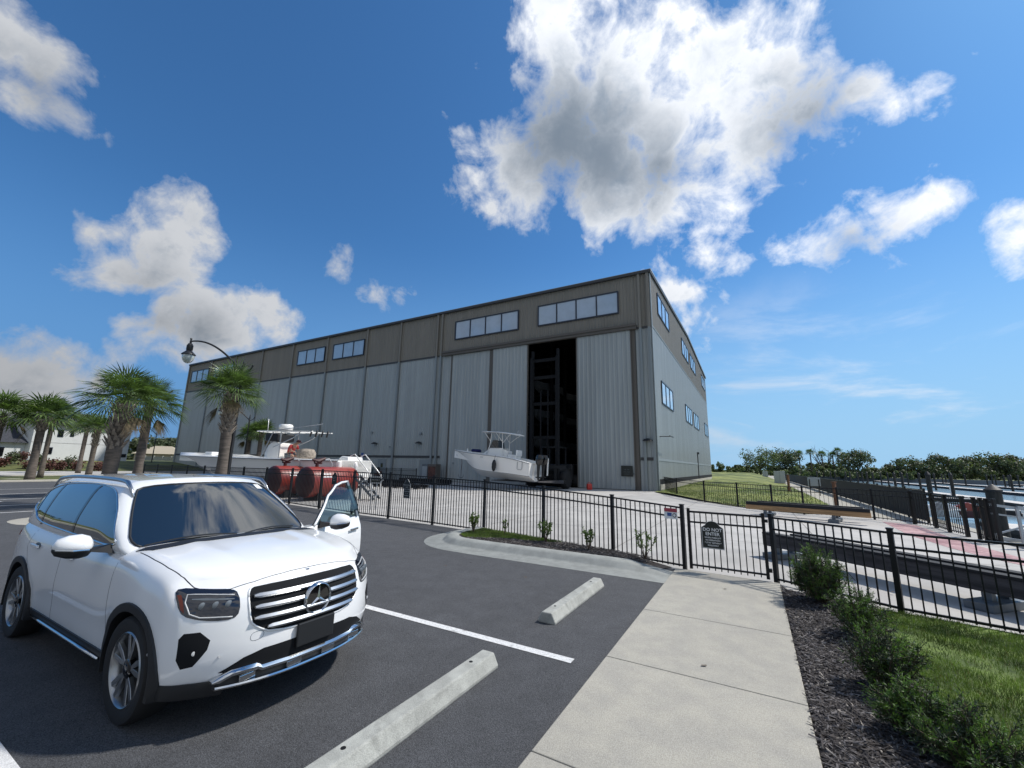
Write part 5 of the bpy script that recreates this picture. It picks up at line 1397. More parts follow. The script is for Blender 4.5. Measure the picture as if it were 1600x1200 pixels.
def hull(t, L_, B_, H_, m, deckz=.30, stripe=None, **k):
    R_ = hull_rings(L_, B_, H_, **k); mb = MB(); mb.loft(R_, closed=False, cap=False)
    n = len(R_[0]); mb.add(R_[0], [tuple(range(n))])
    h = fixn(mb.build('hull', m, t, smooth=32))
    # gunwale cap with inner liner and sole
    mb = MB(); rings = []
    for r in R_:
        s = r[0]; w = max(.01, s.y - min(.22, s.y * .6)); rings.append([(s.x, s.y + .03, s.z - .06), (s.x, s.y + .035, s.z + .01), (s.x, s.y - .01, s.z + .045), (s.x, w, s.z + .045), (s.x, w - .02 * (w > .05), s.z - H_ * deckz)])
    mb.loft(rings, closed=False, cap=False); mb.loft([[(x, -y, z) for x, y, z in r] for r in rings], closed=False, cap=False)
    mb.loft([[(r[4][0], r[4][1], r[4][2]), (r[4][0], -r[4][1], r[4][2])] for r in rings], closed=False, cap=False)
    mb.add([(.0, R_[0][0].y, R_[0][0].z + .02), (.0, -R_[0][0].y, R_[0][0].z + .02), (.0, -R_[0][0].y, R_[0][0].z - H_ * .45), (.0, R_[0][0].y, R_[0][0].z - H_ * .45)], [(0, 1, 2, 3)])
    g = fixn(mb.build('deck', 'gelcoat', t, smooth=40))
    # rub rail and boot line
    for s in (1, -1):
        mb = MB(); mb.tube([Vector((r[0].x, s * (r[0].y + .035), r[0].z - .02)) for r in R_], .022, 6); mb.build('rub_rail', 'steel_grey', h, smooth=0)
        mb = MB(); mb.tube([Vector((r[2].x, s * (r[2].y + .006), r[2].z + .01)) for r in R_[:-2]], .014, 5); mb.build('chine_line', stripe or 'steel_grey', h, smooth=0)
    return R_
def outboard(par, x, y, z, m='gelcoat', k=1.0, name='outboard_motor'):
    rings = []
    for zz, lx, ly, ox in ((.0, .16, .10, 0), (.12, .24, .15, -.02), (.35, .29, .17, -.04), (.55, .28, .165, -.06), (.68, .20, .12, -.05), (.71, .05, .04, -.03)):
        rings.append([(x + k * (ox + lx * math.cos(a)), y + k * ly * math.sin(a), z + k * zz) for a in [2 * math.pi * i / 14 for i in range(14)]])
    mb = MB(); mb.loft(rings); mo = fixn(mb.build(name, m, par, smooth=40))
    mb = MB(); mb.loft([[(x + k * (o + a * .10 * w), y + k * b * .05 * w, z + zz * k) for a, b in ((1, 0), (.5, 1), (-.5, 1), (-1, 0), (-.5, -1), (.5, -1))] for zz, w, o in ((.02, 1.3, 0), (-.5, 1, 0), (-.85, .8, -.02), (-1.0, .7, -.04))]); fixn(mb.build('leg', 'black_plastic', mo))
    mb = MB(); mb.lathe([(.02, -.28), (.06, -.2), (.06, .12), (.02, .25)], 10, (x - .02 * k, y, z - .82 * k), axis='x'); mb.build('gearcase', 'black_plastic', mo)
    return mo
# ---- the white centre console on the forks
b1 = thing('centre_console_boat', 'white open fishing boat with hard top, lifted on the forklift in front of the doorway', 'boat', W(30, -14.9, .62), rad(180) - AZ)
# local x forward = towards -v
R_ = hull(b1, 8.2, 2.75, 2.05, 'gelcoat', n=24, bow_up=.16, stern_low=.28, deckz=.32, keel_start=.45, rake=.17)
b1.rotation_euler = (0, rad(-3.2), rad(180) - AZ)
def tube_part(name, pts, r, m, par, n=6, smooth=0):
    mb = MB(); mb.tube(pts, r, n); return mb.build(name, m, par, smooth=smooth)
rings = [[(x, y * w, z) for y, z in ((1, 1.15), (1, zt_), (-1, zt_), (-1, 1.15))] for x, w, zt_ in ((2.55, .40, 2.25), (3.1, .48, 2.45), (4.15, .50, 2.42), (4.9, .42, 1.95), (5.05, .36, 1.6))]
mb = MB(); mb.loft(rings); cn = fixn(mb.build('console', 'gelcoat', b1, bevel=.03))
mb = MB(); mb.add([(3.35, .50, 2.42), (3.35, -.50, 2.42), (4.25, -.46, 2.42), (4.25, .46, 2.42), (3.5, .47, 3.1), (3.5, -.47, 3.1), (4.0, -.43, 3.1), (4.0, .43, 3.1)], [(2, 3, 7, 6), (0, 3, 7, 4), (1, 2, 6, 5)]); mb.build('windscreen', 'boat_glass', cn)
mb = MB()
rings = []
for x, w, z in ((1.75, .9, 3.60), (2.0, 1.08, 3.64), (3.2, 1.12, 3.72), (4.3, 1.08, 3.74), (4.9, .9, 3.72), (5.0, .7, 3.70)): rings.append([(x, y * w, z + dz) for y, dz in ((-1, 0), (-.9, .05), (0, .09), (.9, .05), (1, 0), (.9, -.04), (-.9, -.04))])
mb.loft(rings); tt = fixn(mb.build('hard_top', 'gelcoat', b1, smooth=40))
for s in (1, -1):
    mb = MB()
    mb.tube([(4.55, s * .55, 1.75), (4.2, s * .56, 2.6), (4.05, s * .62, 3.68)], .030, 6); mb.tube([(2.75, s * .55, 1.6), (2.95, s * .56, 2.6), (3.0, s * .65, 3.68)], .030, 6)
    mb.tube([(2.95, s * .56, 2.9), (2.4, s * .75, 3.4), (2.1, s * .85, 3.62)], .026, 6); mb.tube([(3.0, s * .56, 3.0), (3.6, s * .7, 3.68)], .024, 6); mb.tube([(4.3, s * .56, 2.4), (2.9, s * .56, 2.45)], .022, 6); mb.tube([(4.15, s * .58, 3.0), (4.7, s * .7, 3.68)], .022, 6)
    mb.build('top_frame', 'gelcoat', tt, smooth=0)
for y in (-.35, 0, .35): tube_part('rod_holder', [(1.85, y, 3.62), (1.65, y, 3.95)], .025, 'galvanised', tt)
mb = MB(); mb.box(1.7, 2.5, -.45, .45, 1.2, 2.0); mb.box(1.62, 1.75, -.45, .45, 1.9, 2.4); mb.build('helm_seat', 'gelcoat', b1, bevel=.05)
mb = MB(); rings = [[(5.9 + .45 * c, .42 * s_ , 2.0 + z * (1 - .3 * abs(c))) for c, s_ in [(math.cos(a), math.sin(a)) for a in [2 * math.pi * i / 12 for i in range(12)]]] for z in (0, .3)]; mb.loft(rings); fixn(mb.build('cushion_cover', 'blue_cloth', b1, bevel=.08))
mb = MB(); mb.lathe([(.10, 0), (.06, .15), (.02, .3)], 10, (6.9, -.1, 1.98)); mb.build('bow_fitting', 'gelcoat', b1, smooth=40)
outboard(b1, -.35, .42, 1.35, 'black_gloss', 1.15); outboard(b1, -.35, -.42, 1.35, 'black_gloss', 1.15)
mb = MB(); mb.box(-.72, -.64, -.62, -.50, .55, 1.9); mb.build('trim_tab', 'gelcoat', b1, bevel=.01)
for s in (1,):
    r0 = R_[9][0]
    fd = MB(); fd.lathe([(.02, -.46), (.11, -.38), (.17, -.15), (.17, .15), (.11, .38), (.02, .46)], 12, (r0.x - .35, (r0.y + .16), r0.z - .75)); fo_ = fd.build('fender', 'black_plastic', b1, smooth=50)
    tube_part('fender_line', [(r0.x - .35, r0.y + .16, r0.z - .3), (r0.x - .35, r0.y + .04, r0.z + .06)], .012, 'black_plastic', fo_)
mb = MB(); rr = [(1.02, .98), (1.02, 1.48), (.90, 1.52), (.78, 1.5), (.78, 1.0), (.72, .94)]
R0_ = R_[2][0]
tube_part('side_door_outline', [(x * .0 + .62 + (1.02 - x), R0_.y + .01, z) for x, z in ((1.02, 1.5), (1.02, .98), (.95, .9), (.66, .9), (.60, .98), (.60, 1.5))], .016, 'steel_grey', b1)
tube_part('bow_chain', [(8.0, 0, 1.85), (7.85, .05, 1.55), (7.75, 0, 1.75)], .04, 'steel_grey', b1)
vs, fs = text_mesh('####', .12); mb = MB(); mb.add([(R_[12][0].x - v[0], R_[12][0].y + .012, R_[12][0].z - .22 + v[1]) for v in vs], fs); mb.build('lettering', 'steel_grey', b1)
# anchor hanging from the bow
an = thing('anchor', 'dark anchor hanging on a line below the bow of the lifted boat', 'anchor', W(30, -22.2, 0), -AZ)
tube_part('line', [(0, 0, 2.6), (.05, 0, 2.0), (0, 0, 1.35)], .025, 'maroon', an)
mb = MB(); mb.tube([(0, 0, 1.4), (0, 0, .72)], .03, 6); mb.tube([(-.28, 0, 1.02), (-.2, 0, .8), (0, 0, .70), (.2, 0, .8), (.28, 0, 1.02)], [.015, .03, .04, .03, .015], 6); mb.build('shank', 'steel_grey', an)

# ---- marina forklift in the doorway
fk = thing('marina_forklift', 'huge black boat forklift with tall twin mast standing in the dark doorway', 'forklift', W(33.2, -15.7), ROT)
for y in (-1.25, 1.25):
    mb = MB(); mb.box(-.22, .12, y - .13, y + .13, .5, 11.6); mb.box(-.05, .26, y - .09, y + .09, .5, 12.3); mb.build('mast_column', 'rack_steel', fk, bevel=.015)
for z in (1.2, 4.2, 7.2, 9.6, 11.2): mb = MB(); mb.box(-.05, .10, -1.2, 1.2, z, z + .28); mb.build('mast_crossbeam', 'rack_steel', fk)
mb = MB(); mb.box(-.40, -.22, -2.1, 2.1, .45, .75); mb.box(-.40, -.22, -2.1, 2.1, 1.7, 1.95); mb.box(-.38, -.24, -1.3, -1.1, .5, 1.9); mb.box(-.38, -.24, 1.1, 1.3, .5, 1.9); cg = mb.build('carriage', 'black_plastic', fk)
for y in (-1.9, 1.9):
    mb = MB(); mb.loft([[(x, y - .12, z0_), (x, y + .12, z0_), (x, y + .12, z1_), (x, y - .12, z1_)] for x, z0_, z1_ in ((-5.3, .70, .76), (-3, .60, .76), (-.4, .48, .76))]); fixn(mb.build('fork', 'grey_timber', cg))
mb = MB(); mb.tube([(-.05, .35, .6), (-.05, .35, 8.5)], .07, 8); mb.build('lift_cylinder', 'rack_steel', fk); mb = MB(); mb.tube([(-.05, -.35, .6), (-.05, -.35, 8.5)], .07, 8); mb.build('lift_cylinder', 'rack_steel', fk)
mb = MB(); mb.box(.5, 4.6, -1.25, 1.25, .75, 1.75); mb.box(3.2, 5.0, -1.3, 1.3, .65, 2.1); mb.build('chassis', 'black_plastic', fk, bevel=.08)
mb = MB()
for x in (1.2, 2.9):
    for y in (-.8, .8): mb.box(x - .05, x + .05, y - .05, y + .05, 1.75, 3.5)
mb.box(1.1, 3.0, -.9, .9, 3.5, 3.62); mb.build('cab', 'black_plastic', fk)
for x, y, r in ((.9, 1.6, .78), (.9, -1.6, .78), (4.1, 1.4, .6), (4.1, -1.4, .6)):
    mb = MB(); mb.lathe([(r * .55, -.28), (r * .9, -.3), (r, -.2), (r, .2), (r * .9, .3), (r * .55, .28)], 28, (x, y, r), axis='y'); w_ = mb.build('wheel', 'rubber', fk, smooth=40)
    mb = MB(); mb.lathe([(r * .5, -.22), (r * .3, -.26), (r * .1, -.26)], 20, (x, y, r), axis='y'); mb.lathe([(r * .5, .22), (r * .3, .26), (r * .1, .26)], 20, (x, y, r), axis='y'); mb.build('hub', 'steel_grey', w_)

# ---- long white boat behind the tanks
S0, S1 = AT(556, 720, 23.6), AT(281, 715, 28.6); S0.z = S1.z = 0; dv_ = S1 - S0; bl_len = dv_.length
b2 = thing('long_sport_boat', 'long low white sport boat on a trailer behind the fence, radar arch over its console', 'boat', (S0.x, S0.y, .55), math.atan2(dv_.y, dv_.x))
R2 = hull(b2, bl_len, 2.9, 1.55, 'gelcoat', n=26, bow_up=.10, deckz=.22, keel_start=.55, rake=.14, fine=1.7)
mb = MB(); rings = [[(r[0].x, s_ * r[0].y * .86, r[0].z + .05 + (.16 * (1 - abs(s_)) if r[0].x > bl_len * .55 else 0)) for s_ in (-1, -.6, 0, .6, 1)] for r in R2[13:]]; mb.loft(rings, closed=False, cap=False); mb.build('foredeck', 'gelcoat', b2, smooth=40)
xc = bl_len * .46
def bx(px, d=None):
    """distance along the boat for a pixel column"""
    best = 0; bd = 1e9
    for k in range(301):
        p = S0.lerp(S1, k / 300); q = ray(px, 715); e = abs(p.x / p.y - q.x / q.y)
        if e < bd: bd = e; best = k / 300
    return best * bl_len
def bz(px, py):
    x = bx(px); p = S0.lerp(S1, x / bl_len); return AT(px, py, p.y).z - .55
x0, x1 = bx(500), bx(413); zt_ = bz(455, 676)
mb = MB()
for y in (-.75, .75): mb.bar((x0, y, zt_), (x1, y * .8, zt_ + .08), .10, .06)
for k in range(6): f = k / 5; mb.bar((lerp(x0 + .5, x1, f), -.72, zt_ + .05 * f), (lerp(x0 + .5, x1, f), .72, zt_ + .05 * f), .06, .05)
ra = mb.build('radar_arch', 'gelcoat', b2)
mb = MB()
xa, xb_, xd = bx(424), bx(449), bx(436)
for y in (-.7, .7):
    mb.tube([(xa + .1, y, 1.4), (xd, y * .9, zt_)], .035, 6); mb.tube([(xb_ - .1, y, 1.4), (xb_, y * .9, zt_)], .035, 6); mb.tube([(bx(440), y, zt_ - .9), (bx(470), y, zt_ - .35), (bx(480), y, zt_)], .028, 6)
mb.tube([(xa, -.7, 1.9), (xa, .7, 1.9)], .03, 6); mb.build('arch_legs', 'galvanised', b2)
mb = MB(); mb.loft([[(x, y * w, z) for y, z in ((1, 1.2), (1, z1_), (-1, z1_), (-1, 1.2))] for x, w, z1_ in ((bx(445), .5, 2.35), (bx(436), .5, 2.5), (bx(428), .48, 2.25), (bx(421), .4, 1.75))]); cs = fixn(mb.build('console', 'gelcoat', b2, bevel=.04))
mb = MB(); mb.loft([[(x, y * .62, z) for y, z in ((1, zt_ - .55), (1, zt_ - .06), (-1, zt_ - .06), (-1, zt_ - .55))] for x in (bx(444), bx(424))]); mb.build('folded_curtain', 'black_plastic', ra, bevel=.08)
mb = MB(); mb.lathe([(.05, 0), (.36, .02), (.40, .10), (.40, .28), (.34, .36), (.1, .38)], 24, (bx(441), 0, zt_ + .14)); rdm = mb.build('radar_dome', 'gelcoat', ra, smooth=40)
tube_part('antenna', [(bx(418), .2, zt_), (bx(417), .2, bz(417, 655))], .02, 'gelcoat', ra); tube_part('outrigger', [(bx(444), .75, zt_ + .1), (bx(517), .9, bz(517, 665))], .022, 'galvanised', ra)
for k in range(4): tube_part('rod_holder', [(bx(491 + k * 2.6), .5 - .3 * k, bz(490, 683)), (bx(493 + k * 2.6), .5 - .3 * k, bz(493, 673))], .05, 'black_plastic', ra)
mb = MB(); mb.box(bx(338), bx(327), -.35, .35, 1.5, 1.80); mb.build('bow_hatch', 'gelcoat', b2, bevel=.05)
mb = MB(); mb.lathe([(.35, 0), (.5, .1), (.52, .35), (.40, .55), (.1, .6)], 14, (bx(482), .2, 1.45)); mb.build('seat_cushion', 'palm_boot', b2, smooth=50)
outboard(b2, .12, 0, .80, 'gelcoat', .75)
mb = MB(); mb.loft([[(x, y * .6, z) for y, z in ((1, 1.0), (1, z1_), (-1, z1_), (-1, 1.0))] for x, z1_ in ((bx(560), 1.25), (bx(555), 1.60), (bx(545), 1.65), (bx(537), 1.35))]); fixn(mb.build('stern_cover', 'gelcoat', b2, bevel=.12))
trl = thing('boat_trailer', 'dark steel trailer under the long white boat', 'trailer', (S0.x, S0.y, 0), math.atan2(dv_.y, dv_.x))
for y in (-.9, .9): mb = MB(); mb.box(.3, bl_len * .8, y - .06, y + .06, .42, .56); mb.build('beam', 'steel_grey', trl)
for x in (2.2, 3.2):
    for y in (-1.05, 1.05): mb = MB(); mb.lathe([(.12, -.1), (.33, -.1), (.36, -.06), (.36, .06), (.33, .1), (.12, .1)], 24, (x, y, .36), axis='y'); mb.build('wheel', 'rubber', trl, smooth=40)

# ---- person bending over on the long boat
def skin_body(name, joints, edges, m, par, sub=2):
    me = bpy.data.meshes.new(name); me.from_pydata([j[0] for j in joints], edges, []); o = bpy.data.objects.new(name, me); C.objects.link(o)
    sk_ = o.modifiers.new('skin', 'SKIN'); sk_.use_smooth_shade = True; sb = o.modifiers.new('sub', 'SUBSURF'); sb.levels = sb.render_levels = sub
    for i, j in enumerate(joints):
        v = me.skin_vertices[0].data[i]; v.radius = j[1] if isinstance(j[1], tuple) else (j[1], j[1]); v.use_root = (i == 0)
    bpy.context.view_layer.update(); dg = bpy.context.evaluated_depsgraph_get(); nm = bpy.data.meshes.new_from_object(o.evaluated_get(dg)); o.modifiers.clear(); o.data = nm; nm.name = name
    nm.materials.clear(); nm.materials.append(M[m]); nm.polygons.foreach_set('use_smooth', [True] * len(nm.polygons)); o.parent = par; return o
pd = S0.lerp(S1, bx(452) / bl_len); pl_ = AT(452, 712, pd.y); angp = math.atan2(-dv_.y, -dv_.x)
pe = thing('person', 'person in a red shirt and red cap sitting bent forward on the long white boat', 'person', (pl_.x, pl_.y, pl_.z - .08), angp); pe.scale = (1.12,) * 3
J = [((0, 0, .10), (.16, .13)), ((.05, 0, .34), (.15, .14)), ((.20, 0, .56), (.17, .15)), ((.33, 0, .66), (.10, .10)), ((.43, 0, .72), (.055, .055)), ((.54, 0, .77), (.10, .09)), ((.60, 0, .71), (.065, .07)),
     ((.24, .20, .58), .065), ((.34, .25, .33), .050), ((.56, .16, .22), .038), ((.24, -.20, .58), .065), ((.36, -.25, .33), .050), ((.58, -.14, .24), .038),
     ((.02, .12, .06), .095), ((.42, .15, .08), .075), ((.40, .15, -.34), .055), ((.02, -.12, .06), .095), ((.42, -.15, .08), .075), ((.40, -.15, -.34), .055), ((.52, .15, -.38), .04), ((.52, -.15, -.38), .04)]
ED = [(0, 1), (1, 2), (2, 3), (3, 4), (4, 5), (5, 6), (2, 7), (7, 8), (8, 9), (2, 10), (10, 11), (11, 12), (0, 13), (13, 14), (14, 15), (15, 19), (0, 16), (16, 17), (17, 18), (18, 20)]
skin_body('body', J, ED, 'skin', pe)
skin_body('shirt', [((-.01, 0, .06), (.18, .15)), ((.05, 0, .34), (.17, .165)), ((.20, 0, .56), (.185, .17)), ((.33, 0, .665), (.09, .10)), ((.24, .21, .58), .085), ((.32, .25, .40), .070), ((.24, -.21, .58), .085), ((.33, -.25, .40), .070)], [(0, 1), (1, 2), (2, 3), (2, 4), (4, 5), (2, 6), (6, 7)], 'shirt_red', pe)
skin_body('shorts', [((0, 0, .08), (.18, .15)), ((.04, .12, .06), .11), ((.34, .15, .08), .095), ((.04, -.12, .06), .11), ((.34, -.15, .08), .095)], [(0, 1), (1, 2), (0, 3), (3, 4)], 'steel_grey', pe)
mb = MB(); mb.lathe([(.115, 0), (.118, .03), (.10, .08), (.05, .115), (.01, .12)], 16, (.545, 0, .79)); mb.loft([[(.63 + .09 * f, y * (1 - .3 * f), .80 - .04 * f + h) for y, h in ((-.09, 0), (0, .015), (.09, 0), (.09, -.012), (-.09, -.012))] for f in (0, .6, 1)]); mb.build('cap', 'maroon', pe, smooth=50)
for s in (1, -1):
    mb = MB()
    for f in range(5):
        y0 = s * .15 + (f - 2) * .018; L_ = (.07, .085, .09, .083, .06)[f]
        if f == 4 * (s < 0) + 0 * (s > 0) and False: continue
        mb.tube([(.56, y0, .22), (.56 + L_ * .6, y0, .205), (.56 + L_, y0, .175)], [.011, .010, .008], 5)
    mb.tube([(.55, s * .13 - s * .03, .22), (.575, s * .07, .20)], [.013, .010], 5); mb.build('fingers', 'skin', pe, smooth=0)

# ---- red tanks
def tank(label, u, v, first=None):
    if first: return dup(first, W(u, v), None, label)
    t = thing('fuel_tank', label, 'tank', W(u, v), ROT, 'red cylindrical tanks behind the fence')
    r = .74; L_ = 2.6
    mb = MB(); mb.lathe([(r * .98, 0), (r, .04), (r, L_ - .04), (r * .98, L_)], 40, (0, 0, r + .14), axis='x'); mb.build('shell', 'tank_red', t, smooth=40)
    mb = MB(); mb.lathe([(r * .985, .02), (r * .95, -.05), (r * .72, -.15), (r * .35, -.21), (.02, -.22)], 40, (0, 0, r + .14), axis='x'); mb.build('end_cap', 'maroon', t, smooth=60)  # ends darker than the shell: their shade is put into the maroon colour
    mb = MB(); mb.lathe([(r * .985, L_ - .02), (r * .95, L_ + .05), (r * .72, L_ + .15), (r * .35, L_ + .21), (.02, L_ + .22)], 40, (0, 0, r + .14), axis='x'); mb.build('end_cap', 'maroon', t, smooth=60)
    for x in (.5, 2.1): mb = MB(); mb.box(x - .12, x + .12, -.55, .55, .0, .42); mb.build('cradle', 'black_plastic', t)
    mb = MB(); zt = 2 * r + .14
    mb.tube([(.55, 0, zt - .03), (.55, 0, zt + .28)], .08, 10); mb.tube([(.30, .05, zt + .34), (.58, 0, zt + .26), (.95, -.06, zt + .42)], [.05, .13, .06], 8); mb.tube([(.4, 0, zt + .2), (.8, 0, zt + .20)], .07, 8); mb.build('pump_head', 'maroon', t, smooth=40)
    mb = MB(); mb.tube([(.95, -.06, zt + .42), (1.15, -.1, zt + .40), (1.3, -.15, zt + .15), (1.25, -.2, zt - .05)], .02, 6); mb.build('hose', 'light_grey', t, smooth=0)
    mb = MB(); mb.lathe([(.16, 0), (.16, .28), (.12, .32)], 14, (1.9, .1, zt - .03)); mb.build('filler_dome', 'gelcoat', t, smooth=40)
    k = 30; a = rad(118)
    mb = MB(); mb.add([(x, -(r + .004) * math.cos(rad(b)) * 1, r + .14 + (r + .004) * math.sin(rad(b))) for b in (18, 34) for x in (.45, .95)], [(0, 1, 3, 2)]); mb.build('placard', 'sign_white', t)
    return t
tk = tank('red cylindrical tank nearer the open car door, right of the pair', 13.0, -18.95)
tank('red cylindrical tank farther left of the pair, above the car roof rail', 13.0, -21.6, tk)
# boarding stairs at the stern
sp = GX(577, 22.0); stt = thing('boarding_stairs', 'light portable boarding stairs with two white handrails behind the fence', 'stairs', sp, rad(-8))
zt_ = AT(562, 710, 22).z; xl = AT(562, 710, 22).x - sp.x; xr_ = AT(588, 742, 22).x - sp.x; zb_ = AT(588, 742, 22).z
for y in (-.35, .35):
    tube_part('handrail', [(xl - .25 + y * .3, y, zt_ - .1), (xl + y * .3, y, zt_), (xr_ + y * .3, y, zb_), (xr_ + .05 + y * .3, y, .5)], .028, 'gelcoat', stt)
for k in range(5): f = k / 4; mb = MB(); mb.box(lerp(xl, xr_, f) - .12, lerp(xl, xr_, f) + .14, -.33, .33, lerp(1.15, .2, f), lerp(1.15, .2, f) + .04); mb.build('tread', 'steel_grey', stt)
mb = MB()
for y in (-.33, .33): mb.bar((xl - .1, y, 1.2), (xr_ + .15, y, .05), .04, .12); mb.bar((xl, y, 0), (xl, y, 1.2), .05, .05)
mb.build('stringers', 'steel_grey', stt)
sg = thing('direction_sign', 'small dark direction sign with pale border on two legs behind the fence', 'sign', GX(590, 17.5), rad(-2))
zc = AT(590, 750, 17.5).z
mb = MB(); o_ = [(-.24, -.14), (.20, -.14), (.30, 0), (.20, .14), (-.24, .14)]; mb.add([(x, y, zc + z) for y in (-.01, .01) for x, z in o_], [(0, 1, 2, 3, 4), (9, 8, 7, 6, 5)] + [(k, k + 5, (k + 1) % 5 + 5, (k + 1) % 5) for k in range(5)]); fixn(mb.build('border', 'light_grey', sg))
mb = MB(); mb.add([(x * .82 - .01, -.014, zc + z * .70) for x, z in o_], [(0, 1, 2, 3, 4)]); mb.build('face', 'sign_black', sg)
vs, fs = text_mesh('########', .065); mb = MB(); mb.add([(v[0] - .01, -.018, v[1] + zc) for v in vs], fs); mb.build('lettering', 'light_grey', sg)
for x in (-.15, .05): tube_part('leg', [(x, 0, 0), (x, 0, zc - .14)], .018, 'light_grey', sg)
# accessible parking sign by the hall
ps = thing('parking_sign', 'blue and white accessible parking sign on a thin post by the hall doors', 'sign', W(33.0, -38.3), ROT - rad(90))
tube_part('post', [(0, 0, 0), (0, 0, 2.6)], .04, 'steel_grey', ps)
ps.rotation_euler = (0, 0, ROT - rad(90))
mb = MB(); mb.box(-.2, .2, -.05, -.03, 2.25, 2.95); mb.build('panel', 'sign_blue', ps); mb = MB(); mb.box(-.15, .15, -.06, -.052, 2.42, 2.62); mb.build('white_band', 'sign_white', ps); mb = MB(); mb.box(-.2, .2, -.05, -.03, 1.98, 2.2); mb.build('fine_panel', 'sign_white', ps)
# plaque on the hall door leaf
pq = thing('door_plaque', 'dark green and black square plaque fixed low on the right sliding door', 'sign', W(36.5, -9.42), ROT - rad(90))
mb = MB(); mb.box(-.50, .50, -.06, -.02, 1.15, 2.05); mb.build('panel', 'sign_black', pq, bevel=.01)
for txt, z, s_ in (('######', 1.72, .11), ('##########', 1.52, .09), ('########', 1.34, .09)):
    vs, fs = text_mesh(txt, s_); mb = MB(); mb.add([(v[0], -.064, v[1] + z) for v in vs], fs); mb.build('lettering', 'steel_grey', pq)
# red fuel can by the doorway
rc = thing('fuel_can', 'small red fuel can on the ground in front of the right sliding door', 'fuel can', W(34.6, -12.15), .3)
mb = MB(); mb.loft([[(x * k, y * k, z) for x, y in rrect(-.21, .21, -.14, .14, .05, 3)] for z, k in ((0, .96), (.03, 1), (.42, 1), (.50, .8))]); mb.build('body', 'red_plastic', rc, smooth=40)
tube_part('handle', [(-.13, 0, .49), (-.10, 0, .60), (.08, 0, .60), (.12, 0, .49)], .022, 'red_plastic', rc); tube_part('spout', [(.15, 0, .46), (.24, 0, .62)], .02, 'black_plastic', rc)
# ice chest cabinets by the small door
ic = thing('vending_cabinet', 'pair of tall steel cabinets standing right of the small hall door', 'cabinet', W(35.6, -30.0), ROT)
for y, m_, w in ((.95, 'steel_grey', .8), (-.05, 'brown_trim', 1.1)):
    mb = MB(); mb.box(-.4, .4, y - w / 2, y + w / 2, .05, 1.85); c_ = mb.build('cabinet_body', m_, ic, bevel=.02)
    mb = MB(); mb.box(-.42, -.40, y - w / 2 + .06, y + w / 2 - .06, .3, 1.6); mb.build('cabinet_front', 'galvanised' if w < 1 else 'bronze_leaf', c_)
pp = thing('potted_plant', 'dark red spiky plant in a tub between the small hall doors', 'plant', W(33.9, -36.4), 0)
mb = MB(); mb.lathe([(.22, 0), (.30, .45), (.27, .45), (.2, .3)], 14); mb.build('tub', 'steel_grey', pp, smooth=40)
mb = MB()
for k in range(60):
    d_ = (rv() + Vector((0, 0, .6))).normalized(); leaf_quad(mb, Vector((0, 0, .45)), d_, rv(), rnd.uniform(.5, .95), .05)
mb.build('foliage', 'bronze_leaf', pp)
for k, (u, v, L_, lab) in enumerate(((24.5, -21.5, 5.0, 'dark low timber skid lying on the yard left of the lifted boat'), (27.5, -26.0, 6.5, 'long dark boat dolly frame lying across the yard near the small doors'), (30.5, -24.0, 5.5, 'dark wheeled boat cradle close to the hall below the bow of the lifted boat'))):
    t = thing(('timber_skid', 'boat_dolly', 'boat_cradle')[k], lab, ('skid', 'dolly', 'cradle')[k], W(u, v), ROT + rad(90))
    for y in (-.45, .45): mb = MB(); mb.box(0, L_, y - .08, y + .08, .10, .30 + .1 * k); mb.build('beam', 'rack_steel', t, bevel=.01)
    for x in [.4 + i * (L_ - .8) / 4 for i in range(5)]: mb = MB(); mb.box(x - .08, x + .08, -.6, .6, .0, .12); mb.build('crosspiece', 'grey_timber', t)
    if k == 2:
        for x in (.6, L_ - .6):
            for y in (-.55, .55): mb = MB(); mb.lathe([(.1, -.07), (.2, -.07), (.2, .07), (.1, .07)], 16, (x, y, .2), axis='y'); mb.build('wheel', 'rubber', t)

# ================================================================== MARINA
def pile(p, r=.16, top=1.95, k=0, label=None):
    t = thing('piling', label or 'x', 'piling', (p.x, p.y, -2.2), 0, 'dark capped pilings of the marina')
    h = top + 2.2
    mb = MB(); mb.lathe([(r * 1.06, 0), (r, .3), (r * .97, h - .18)], 18); mb.build('shaft', 'pile_wood', t, smooth=40)
    mb = MB(); mb.lathe([(r * 1.10, h - .20), (r * 1.12, h - .10), (r * .95, h - .06), (r * .4, h + .10), (.01, h + .17)], 18); mb.build('cap', 'pile_cap', t, smooth=30)
    return t
bp_ = G(1568, 850, -1.42); big = pile(bp_, .30, AT(1562, 762, bp_.y).z, label='large near piling with conical cap beside the gangway')
piles = [(1492, 783, 'second'), (1459, 800, 'x'), (1440, 770, 'x'), (1413, 772, 'x'), (1401, 770, 'x'), (1463, 766, 'x'), (1342, 760, 'x'), (1357, 762, 'x'), (1366, 759, 'x'), (1378, 757.5, 'x'), (1389, 758, 'x'), (1474, 757, 'x'), (1479, 757, 'x'), (1544, 760, 'x'), (1552, 759, 'x'), (1557, 758, 'x'), (1572, 764, 'x'), (1584, 772, 'x'), (1578, 761, 'x'), (1278, 754, 'x'), (1299, 752, 'x'), (1306, 752, 'x'), (1323, 757, 'x'), (1330, 756, 'x'), (1245, 748, 'x'), (1254, 749, 'x'), (1349, 756, 'x'), (1420, 759, 'x'), (1510, 760, 'x'), (1594, 763, 'x')]
P0 = pile(Vector((0, 0, 0)), .18, 1.95, label='dark capped marina piling standing in the water in a scattered row')
